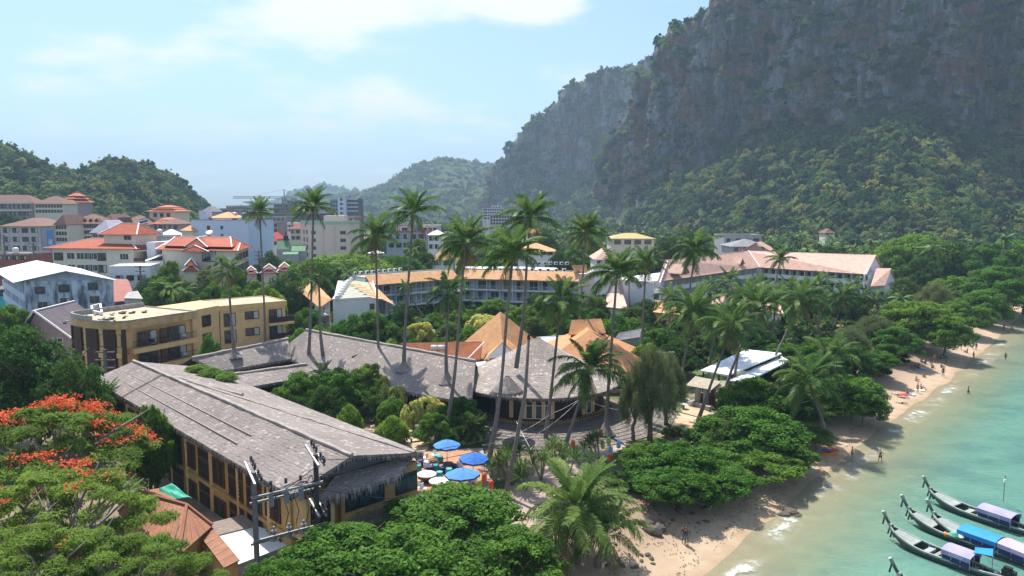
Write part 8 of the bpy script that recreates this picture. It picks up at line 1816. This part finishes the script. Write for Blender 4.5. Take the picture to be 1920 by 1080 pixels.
 pr = MB(); pr.tube([(-.85, 0, b0[2] + 1.10), (-.9, 0, b0[2] + 1.19)], [.15, .11], 8); link('prow_cap', pr.mesh('prow_cap', WHITE_TRIM), t)
 for (px_, pz_, ln, yy) in ((-.8, b0[2] + 1.02, 1.2, .2), (-.02, b0[2] + .1, 1.25, .16), (-.1, b0[2] + .15, .9, -.16)):
  k = MB(); k.hexa([(px_ - .25, yy + .02, pz_ - ln), (px_ - .12, yy + .1, pz_ - ln), (px_ - .12, yy + .12, pz_ - ln), (px_ - .25, yy + .04, pz_ - ln), (px_, yy, pz_), (px_ + .12, yy, pz_), (px_ + .12, yy + .02, pz_), (px_, yy + .02, pz_)]); link('ribbon', k.mesh('ribbon', SCARF), t)
 k = MB(); k.tube([(-.12, -.17, b0[2] + .12), (-.12, .17, b0[2] + .12)], [.15, .15], 8); link('garland', k.mesh('garland', DECKG), t)
 # canopy: gently arched roof on posts, with navy side cloth below it
 if canopy is not None:
  x0_, x1_ = L * c0, L * c1; h = 1.4; k = MB(); npc = 8
  prof = [(-.95 + 1.9 * j / npc, h + .22 * (1 - (2 * j / npc - 1) ** 2)) for j in range(npc + 1)]
  for j in range(npc): (y0, z0), (y1, z1) = prof[j], prof[j + 1]; k.hexa([(x0_, y0, z0), (x1_, y0, z0), (x1_, y1, z1), (x0_, y1, z1), (x0_, y0, z0 + .04), (x1_, y0, z0 + .04), (x1_, y1, z1 + .04), (x0_, y1, z1 + .04)])
  for sg in (-1, 1): k.box(x0_, sg * .97 - .015, h - .34, x1_, sg * .97 + .015, h + .03)
  cn = link('canopy', k.mesh('canopy', canopy), t)
  for s_ in (0.03, .35, .66, .97):
   for sg in (-1, 1): k = MB(); xx = x0_ + (x1_ - x0_) * s_; k.bar((xx, sg * .86, .4), (xx, sg * .93, h), .05); link('post', k.mesh('post', DECKG), t)
  for sg in (-1, 1): k = MB(); k.box(x0_ + .1, sg * .90 - .012, .58, x1_ - .1, sg * .90 + .012, 1.08); link('side_cloth', k.mesh('side_cloth', SIDEC), t)
  if canopy is not BLUC:                                 # a short line of worn white characters along the cloth
   xs_ = (x0_ + x1_) / 2 - .5; rr_ = random.Random(int(L * 100)); gl = MB()
   for j in range(7):
    xx = xs_ + j * .16; zt_ = h - .06
    for (dx0, dz0, dx1, dz1) in ((.0, 0, .025, -.2), (.09, 0, .115, -.2), (.0, -.0, .115, -.03), (.0, -.17, .06, -.2))[:rr_.choice((3, 4))]: gl.box(xx + dx0, -.992, zt_ + dz1, xx + dx1, -.986, zt_ + dz0)
   link('lettering', gl.mesh('lettering', WHITE_TRIM), cn)
 # car engine on a pivot with its long tail shaft
 e = L * .945; k = MB(); k.cbox((e, 0, 1.05), (.95, .5, .5)); k.cbox((e - .1, 0, 1.4), (.55, .4, .28)); k.tube([(e + .1, .32, 1.0), (e + .1, -.32, 1.0)], .16, 8); en = link('engine', k.mesh('engine', BLACK), t)
 k = MB(); k.bar((e, 0, .3), (e, 0, .85), .16); link('pivot_post', k.mesh('pivot_post', METAL), t); k = MB(); k.tube([(e + .4, 0, 1.0), (L + 2.6, 0, .18)], [.04, .03], 5); link('tail_shaft', k.mesh('tail_shaft', METAL), en); k = MB(); k.tube([(e - .4, .1, 1.15), (e - 1.6, .2, 1.35)], .03, 5); link('tiller', k.mesh('tiller', METAL), en)
 for j in range(2): k = MB(); k.lathe([(.2, 0), (.22, .05), (.22, .5), (.1, .6)], 8, (L * (.84 + .05 * j), .45 - .8 * j, .1)); link('fuel_can', k.mesh('fuel_can', (BLUEWALL, M('red_plastic', (.4, .04, .03), .5))[j]), t)
 return t
boat(P(1706, 1028, 0), P(1905, 1104, 0), 'nearest whole boat, lavender canopy with faint white characters', LAV, .47, .70)
boat(P(1776, 953, 0), P(1990, 1026, 0), 'farthest boat, alone with pale lavender canopy and clear water round it', LAV, .42, .68)
boat(P(1738, 993, 0), P(1952, 1070, 0), 'middle boat with long bright blue canopy', BLUC, .43, .72)
boat(P(1784, 1004, 0), P(1998, 1092, 0), 'boat squeezed between the blue canopied and nearest boats, pinkish canopy', PINKC, .56, .86)
boat(P(1730, 1128, 0), P(1938, 1210, 0), 'boat at the bottom edge showing only its dark prow', None, 0, 0)
p = P(1836, 1029, 1.9); t = thing('blue_tarpaulin', 'small bright blue tarpaulin stretched over the pinkish canopied boat', 'tarpaulin', p); m = MB(); q = [P(1826, 1036, 1.8), P(1862, 1043, 1.8), P(1862, 1029, 1.9), P(1829, 1026, 1.9)]; m.slab(q, .04); m.build('cloth', BLUC, t)
m = MB()
for a in q: m.bar((a.x, a.y, .5), a, .04)
m.build('post', DECKG, t)
p = P(1799, 1008, .75); t = thing('life_jackets', 'heap of orange life jackets lying on the squeezed boat', 'life jackets', p, rz=-.4); LJ = M('orange_jacket', (.62, .17, .05), .8)
for j in range(5): m = MB(); m.cbox((-.9 + .45 * j, .1 * (j % 2), .1), (.5, .45, .22), .3 * j); link('jacket', m.mesh('jacket', LJ), t)
p = P(1788, 1006, .8); t = thing('cargo_bundle', 'green and white bundle of rope and cloth on the boat deck', 'bundle', p); m = MB(); m.lathe([(.35, 0), (.45, .15), (.25, .4)], 10); link('cloth', m.mesh('cloth', M('mint_cloth', (.12, .42, .30), .8)), t); m = MB(); m.lathe([(.3, .0), (.36, .12), (.2, .25)], 10, (.5, -.15, 0)); link('rope', m.mesh('rope', WHITE_TRIM), t)
p = P(1882, 930, 1.0); t = thing('boat_mast', 'thin pole with a lamp standing beside the farthest canopy', 'mast', p); m = MB(); m.tube([(0, 0, -.6), (0, 0, 2.2)], .04, 5); link('pole', m.mesh('pole', METAL), t); m = MB(); m.cbox((0, 0, 1.6), (.2, .2, .3)); link('lamp', m.mesh('lamp', WHITE_TRIM), t)
# people on the beach
SK = [M('tan_skin', (.36, .19, .12), .6, .1), M('pale_skin', (.52, .31, .22), .6, .1), M('brown_skin', (.17, .09, .06), .6, .1)]
HAIR = [M('black_hair', (.015, .012, .012), .6), M('fair_hair', (.30, .20, .09), .6)]
CLO = {c: M(c + '_cloth', v, .8, .1) for c, v in {'red': (.45, .04, .05), 'navy': (.03, .04, .12), 'white': (.7, .7, .7), 'black': (.02, .02, .025), 'blue': (.08, .22, .45), 'pink': (.6, .2, .25), 'khaki': (.28, .22, .13), 'green': (.08, .2, .1)}.items()}
def skin_mesh(name, joints, bones, mat, root=0, sub=1):
 me = bpy.data.meshes.new(name); me.from_pydata([j[0] for j in joints], bones, []); o = bpy.data.objects.new(name, me); COL.objects.link(o)
 sk = o.modifiers.new('skin', 'SKIN'); lay = me.skin_vertices[0].data
 for i, j in enumerate(joints): lay[i].radius = (j[1], j[2] if len(j) > 2 else j[1]); lay[i].use_root = i == root
 sb = o.modifiers.new('sub', 'SUBSURF'); sb.levels = sb.render_levels = sub
 dg = bpy.context.evaluated_depsgraph_get(); r = bpy.data.meshes.new_from_object(o.evaluated_get(dg)); r.name = name; bpy.data.objects.remove(o); r.materials.clear(); r.materials.append(mat)
 for p_ in r.polygons: p_.use_smooth = True
 return r
def pose(kind):
 """joints of a figure 1.7 m tall facing -y; returns joints, bones and key heights"""
 J = {}
 if kind in ('stand', 'hips', 'walk', 'wade'):
  hip = V((0, 0, .90)); J['hip'] = hip; J['ch'] = V((0, .01, 1.25)); J['nk'] = V((0, .0, 1.45)); J['hd'] = V((0, -.02, 1.60))
  st_ = {'stand': .06, 'hips': .13, 'walk': .10, 'wade': .09}[kind]; sw = {'walk': .26, 'wade': .2}.get(kind, .02)
  for sg, n_ in ((-1, 'l'), (1, 'r')):
   J['th' + n_] = V((sg * .09, 0, .86)); J['kn' + n_] = V((sg * (.09 + st_ * .5), -.05 - sw * sg * .5, .47)); J['an' + n_] = V((sg * (.09 + st_), sw * sg * -.7 + .02, .07)); J['ft' + n_] = J['an' + n_] + V((0, -.15, -.04))
   J['sh' + n_] = V((sg * .18, 0, 1.40))
   if kind == 'hips': J['el' + n_] = V((sg * .40, .06, 1.18)); J['wr' + n_] = V((sg * .20, -.06, .98)); J['hn' + n_] = V((sg * .12, -.10, .95))
   else: J['el' + n_] = V((sg * .25, .04 + sw * sg * .4, 1.13)); J['wr' + n_] = V((sg * .26, -.06 + sw * sg * .9, .90)); J['hn' + n_] = J['wr' + n_] + V((0, -.03, -.10))
 elif kind == 'sit':
  J['hip'] = V((0, 0, .13)); J['ch'] = V((0, .10, .48)); J['nk'] = V((0, .08, .68)); J['hd'] = V((0, .03, .83))
  for sg, n_ in ((-1, 'l'), (1, 'r')): J['th' + n_] = V((sg * .1, -.03, .13)); J['kn' + n_] = V((sg * .14, -.42, .42)); J['an' + n_] = V((sg * .13, -.66, .08)); J['ft' + n_] = V((sg * .13, -.82, .04)); J['sh' + n_] = V((sg * .18, .09, .63)); J['el' + n_] = V((sg * .25, -.08, .44)); J['wr' + n_] = V((sg * .16, -.32, .46)); J['hn' + n_] = V((sg * .12, -.42, .45))
 elif kind == 'lie':
  J['hip'] = V((0, 0, .12)); J['ch'] = V((0, .36, .13)); J['nk'] = V((0, .56, .13)); J['hd'] = V((0, .73, .14))
  for sg, n_ in ((-1, 'l'), (1, 'r')): J['th' + n_] = V((sg * .09, -.05, .11)); J['kn' + n_] = V((sg * .12, -.45, .13 + (.14 if sg > 0 else 0))); J['an' + n_] = V((sg * .11, -.84, .07)); J['ft' + n_] = V((sg * .13, -.95, .12)); J['sh' + n_] = V((sg * .18, .52, .12)); J['el' + n_] = V((sg * .32, .30, .08)); J['wr' + n_] = V((sg * .34, .06, .07)); J['hn' + n_] = V((sg * .33, -.05, .06))
 return J
BODY = {}
def body_meshes(kind):
 if kind in BODY: return BODY[kind]
 J = pose(kind); names = ['hip', 'ch', 'nk', 'hd'] + [a + s_ for s_ in 'lr' for a in ('th', 'kn', 'an', 'ft', 'sh', 'el', 'wr', 'hn')]
 rad = {'hip': (.145, .10), 'ch': (.155, .10), 'nk': (.055, .055), 'hd': (.095, .11), 'th': (.085, .09), 'kn': (.058, .06), 'an': (.038, .04), 'ft': (.04, .03), 'sh': (.06, .06), 'el': (.042, .042), 'wr': (.03, .03), 'hn': (.035, .022)}
 js = [(tuple(J[n_]), *rad[n_ if n_ in rad else n_[:-1]]) for n_ in names]; ix = {n_: i for i, n_ in enumerate(names)}; top = J['hd'] + (J['hd'] - J['nk']).normalized() * .10; js.append((tuple(top), .06, .07)); bn = [(0, 1), (1, 2), (2, 3), (3, len(js) - 1)]
 for s_ in 'lr': bn += [(0, ix['th' + s_]), (ix['th' + s_], ix['kn' + s_]), (ix['kn' + s_], ix['an' + s_]), (ix['an' + s_], ix['ft' + s_]), (1, ix['sh' + s_]), (ix['sh' + s_], ix['el' + s_]), (ix['el' + s_], ix['wr' + s_]), (ix['wr' + s_], ix['hn' + s_])]
 b = skin_mesh('body', js, bn, SK[0])
 # shorts, top and hair a little larger than the body under them
 sj = [(tuple(J['hip'] + (J['ch'] - J['hip']) * .12), .16, .115), (tuple(J['thl'].lerp(J['knl'], .05)), .11, .11), (tuple(J['thl'].lerp(J['knl'], .55)), .085, .085), (tuple(J['thr'].lerp(J['knr'], .05)), .11, .11), (tuple(J['thr'].lerp(J['knr'], .55)), .085, .085)]
 sh = skin_mesh('shorts', sj, [(0, 1), (1, 2), (0, 3), (3, 4)], CLO['red'])
 tj = [(tuple(J['hip'].lerp(J['ch'], .35)), .155, .115), (tuple(J['ch']), .17, .118), (tuple(J['ch'].lerp(J['nk'], .65)), .12, .09)]; tp = skin_mesh('top', tj, [(0, 1), (1, 2)], CLO['white'])
 dh = (J['hd'] - J['nk']).normalized(); hj = [(tuple(J['hd'] + dh * .02 + V((0, .035, 0))), .095, .095), (tuple(J['hd'] + dh * .115 + V((0, .01, 0))), .078, .085)]; hr = skin_mesh('hair', hj, [(0, 1)], HAIR[0])
 BODY[kind] = (b, sh, tp, hr)
 return BODY[kind]
def person(px, py, kind, label, skin=0, low='red', up=None, hair=0, rz=0.0, group=None, z=None, s=1.0):
 p = P(px, py, 0.4); g = gz(p.x, p.y); p = P(px, py, max(g, -.6) if z is None else z); g = gz(p.x, p.y) if z is None else z
 t = thing('person', label, 'person', (p.x, p.y, g), group, rz); t.scale = (s,) * 3; b, sh, tp, hr = body_meshes(kind)
 def put(nm, me, mat):
  o = link(nm, me, t); o.material_slots[0].link = 'OBJECT'; o.material_slots[0].material = mat
  return o
 put('body', b, SK[skin])
 if low: put('shorts', sh, CLO[low])
 if up: put('top', tp, CLO[up])
 put('hair', hr, HAIR[hair])
 return t
person(1597, 863, 'stand', 'man in dark red shorts standing at the water edge', 0, 'red', rz=1.2)
person(1650, 868, 'hips', 'person in dark swimwear with hands on hips in shallow water', 1, 'black', 'black', rz=-.6, z=-.25)
person(1815, 743, 'wade', 'person wading alone in the sea beyond the foam', 2, 'navy', rz=.8, z=-.45)
person(1885, 676, 'wade', 'distant person wading far out at the right', 2, 'black', rz=2, z=-.4)
person(1882, 621, 'walk', 'person walking on the far sand strip, left of two', 2, 'navy', 'navy', rz=1.5)
person(1897, 624, 'walk', 'person in white top on the far sand strip, right of two', 0, 'navy', 'white', rz=-1)
person(1825, 674, 'stand', 'person in pale blue top standing at the edge of tree shade', 0, 'khaki', 'blue', rz=.5)
person(1768, 706, 'stand', 'dark clothed person standing where the shade meets the water', 2, 'black', 'black', rz=-.5)
person(1720, 737, 'stand', 'woman in red swimwear standing between the towels', 1, 'red', 'red', 1, rz=.4)
person(1727, 730, 'sit', 'person in red sitting on the pale towel', 0, 'red', None, rz=1)
person(1701, 738, 'sit', 'person in red sitting behind the blue towel', 0, 'red', 'red', rz=-.3)
person(1718, 714, 'sit', 'person in pink sitting up the beach from the towels', 1, 'pink', 'pink', 1, rz=.3)
person(1733, 707, 'sit', 'person sitting at the edge of the big tree shade', 0, 'navy', None, rz=-.8)
person(1682, 741, 'lie', 'sunbather lying on the sand nearest the almond crown, red bottoms', 1, 'red', None, rz=1.0)
person(1693, 747, 'lie', 'sunbather lying on the sand below the blue towel', 0, 'pink', None, rz=1.2)
person(1690, 757, 'lie', 'sunbather lying closest to the water', 1, 'black', None, 1, rz=1.1)
person(1282, 1018, 'stand', 'person in blue shorts and dark top standing in shade on the lower beach', 2, 'blue', 'black', rz=.2)
person(1287, 1022, 'stand', 'second dark figure beside the one in blue shorts', 2, 'blue', 'navy', rz=-.4)
rp_ = random.Random(14)
for i, (px, py, k_) in enumerate(((1802, 656, 'stand'), (1808, 650, 'stand'), (1813, 662, 'sit'), (1824, 655, 'walk'), (1830, 657, 'stand'), (1800, 648, 'sit'), (1745, 685, 'stand'), (1752, 680, 'stand'), (1748, 690, 'sit'), (1735, 682, 'sit'), (1774, 682, 'stand'), (1765, 690, 'sit'), (1722, 690, 'sit'), (1708, 692, 'sit'), (1715, 686, 'sit'), (1755, 672, 'sit'), (1766, 672, 'sit'), (1728, 678, 'sit'))):
 person(px, py, k_, 'dark figure resting with the crowd in the tree shade on the beach', rp_.choice((0, 2, 2)), rp_.choice(('navy', 'black', 'blue', 'khaki')), rp_.choice((None, 'navy', 'black', 'white')), rz=rp_.uniform(0, 6), group='people resting in the shade on the beach')
TW = {c: M('towel_' + c, v, .9, .1) for c, v in {'blue': (.12, .26, .62), 'pale': (.62, .68, .72), 'orange': (.65, .16, .03), 'red': (.62, .04, .03), 'lilac': (.22, .16, .35)}.items()}
for j, (px, py, c, lab) in enumerate(((1703, 740, 'blue', 'blue and white towel on the sand among the sunbathers'), (1722, 732, 'pale', 'pale towel beside the woman in red'), (1556, 842, 'orange', 'bright orange cloth spread on the shaded sand'), (1549, 846, 'lilac', 'dull lilac mat in the tree shade beside the orange cloth'), (1690, 741, 'red', 'red towel under the sunbathers'), (1725, 692, 'blue', 'blue mat in the shade of the big tree'))):
 p = P(px, py, .9); g_ = gz(p.x, p.y); p = P(px, py, g_); t = thing('towel', lab, 'towel', (p.x, p.y, gz(p.x, p.y) + .03), 'towels on the beach', .9 + .2 * j); m = MB(); m.box(-.5, -.95, 0, .5, .95, .03); link('cloth', m.mesh('cloth', TW[c]), t); m = MB(); m.box(-.5, -.95, .03, .5, -.6, .036); link('end_stripe', m.mesh('end_stripe', WHITE_TRIM if c == 'blue' else TW[c]), t)
for j, (px, py, c) in enumerate(((1524, 856, 'red'), (1533, 853, 'red'))): p = P(px, py, .9); g_ = gz(p.x, p.y); t = thing('buoy', ['round red float on the shaded sand, left of two', 'red float on the shaded sand nearer the orange cloth'][j], 'float', (p.x, p.y, g_)); m = MB(); m.lathe([(.1, 0), (.28, .12), (.32, .3), (.24, .5), (.08, .56)], 10); link('body', m.mesh('body', TW[c]), t); m = MB(); m.lathe([(.06, .56), (.06, .66)], 6); link('loop', m.mesh('loop', BLACK), t)
p = P(1573, 850, .6); g_ = gz(p.x, p.y); t = thing('kayak', 'orange kayak pulled up in the tree shade', 'kayak', (p.x - 1, p.y + .6, g_), None, .35); m = MB(); m.tube([(-1.6, 0, .3), (-1.1, 0, .2), (0, 0, .18), (1.1, 0, .2), (1.6, 0, .3)], [.03, .24, .32, .24, .03], 10); link('hull', m.mesh('hull', TW['orange'], smooth=True), t); m = MB(); m.lathe([(.26, .46), (.3, .5), (.2, .5)], 12); link('cockpit', m.mesh('cockpit', BLACK), t)
# woodland too far off to count
def scatter_object(name, P_, S_, colname):
 r = np.random.default_rng(len(P_)); n = len(P_)
 me = bpy.data.meshes.new(name); me.vertices.add(n); me.vertices.foreach_set('co', P_.astype(np.float32).ravel())
 for nm, arr in (('psc', S_), ('prot', r.random(n) * 6.28), ('pzs', S_ * r.uniform(.75, 1.5, n))):
  a = me.attributes.new(nm, 'FLOAT', 'POINT'); a.data.foreach_set('value', arr.astype(np.float32))
 a = me.attributes.new('pidx', 'INT', 'POINT'); a.data.foreach_set('value', r.integers(0, 50, n).astype(np.int32))
 o = link(name, me); o['kind'] = 'stuff'
 g = bpy.data.node_groups.new(name, 'GeometryNodeTree')
 g.interface.new_socket('Geometry', in_out='INPUT', socket_type='NodeSocketGeometry'); g.interface.new_socket('Geometry', in_out='OUTPUT', socket_type='NodeSocketGeometry')
 gi, go = g.nodes.new('NodeGroupInput'), g.nodes.new('NodeGroupOutput')
 ip = g.nodes.new('GeometryNodeInstanceOnPoints'); ci = g.nodes.new('GeometryNodeCollectionInfo')
 ci.inputs['Collection'].default_value = colname; ci.inputs['Separate Children'].default_value = True; ci.inputs['Reset Children'].default_value = True
 def attr(nm, typ):
  a = g.nodes.new('GeometryNodeInputNamedAttribute'); a.data_type = typ; a.inputs['Name'].default_value = nm
  return [s for s in a.outputs if s.enabled][0]
 ip.inputs['Pick Instance'].default_value = True
 g.links.new(gi.outputs[0], ip.inputs['Points']); g.links.new(ci.outputs[0], ip.inputs['Instance'])
 g.links.new(attr('pidx', 'INT'), ip.inputs['Instance Index']); sc = g.nodes.new('ShaderNodeCombineXYZ'); ps_ = attr('psc', 'FLOAT'); g.links.new(ps_, sc.inputs[0]); g.links.new(ps_, sc.inputs[1]); g.links.new(attr('pzs', 'FLOAT'), sc.inputs[2])
 cx_ = g.nodes.new('ShaderNodeCombineXYZ'); g.links.new(attr('prot', 'FLOAT'), cx_.inputs[2])
 g.links.new(cx_.outputs[0], ip.inputs['Rotation']); g.links.new(sc.outputs[0], ip.inputs['Scale']); g.links.new(ip.outputs[0], go.inputs[0])
 md = o.modifiers.new('plants', 'NODES'); md.node_group = g
 return o
kinds = bpy.data.collections.new('woodland_kinds')
for o in CROWN_OBJS: kinds.objects.link(o)
def wood_points():
 """flat-ground wood between the town and the mountains"""
 r = np.random.default_rng(12); out = []
 n = 26000
 px = r.uniform(440, 2150, n); D = 1 / r.uniform(1 / 1300, 1 / 265, n)
 pts = np.array([PZ(a, d, 2)[:] for a, d in zip(px, D)])
 d = shore_d(pts[:, 0], pts[:, 1])
 keep = d > 14
 keep &= ~((px < 1100) & (D < 420)); keep &= ~((px < 700) & (D < 900))
 keep &= ~((px < 1500) & (D < 300)); keep &= ~((px < 1700) & (D < 262))
 g = fbm(pts * .012, 3); keep &= g > -.30
 pts = pts[keep]; D = D[keep]
 sc = (3.2 + 3.6 * r.random(len(pts)) ** 1.8) * np.where(D > 700, 1.3, 1)
 m = r.random(len(pts)) < np.clip(80.0 / sc ** 2 / 2.5, .2, 1)
 return pts[m], sc[m]
P_, S_ = wood_points()
SCATTER.append((P_, S_))
allP = np.concatenate([a for a, b in SCATTER]); allS = np.concatenate([b for a, b in SCATTER])
scatter_object('distant_forest', allP, allS, kinds)
scatter_object('undergrowth', np.concatenate([UNDER[0], UNDER2[0]]), np.concatenate([UNDER[1], UNDER2[1]]), kinds)
# the air between here and the hills
hz = MB(); hz.box(-7600, -1600, -9, 7600, 8100, 620)
mh = bpy.data.materials.new('haze'); mh.use_nodes = True; hn, hl = mh.node_tree.nodes, mh.node_tree.links
hn.clear(); ho = hn.new('ShaderNodeOutputMaterial'); pv = hn.new('ShaderNodeVolumePrincipled')
pv.inputs['Color'].default_value = (.58, .80, 1.0, 1); pv.inputs['Density'].default_value = 0.00019; pv.inputs['Anisotropy'].default_value = 0.0
hl.new(pv.outputs[0], ho.inputs['Volume'])
tag(hz.build('haze', mh), kind='stuff')
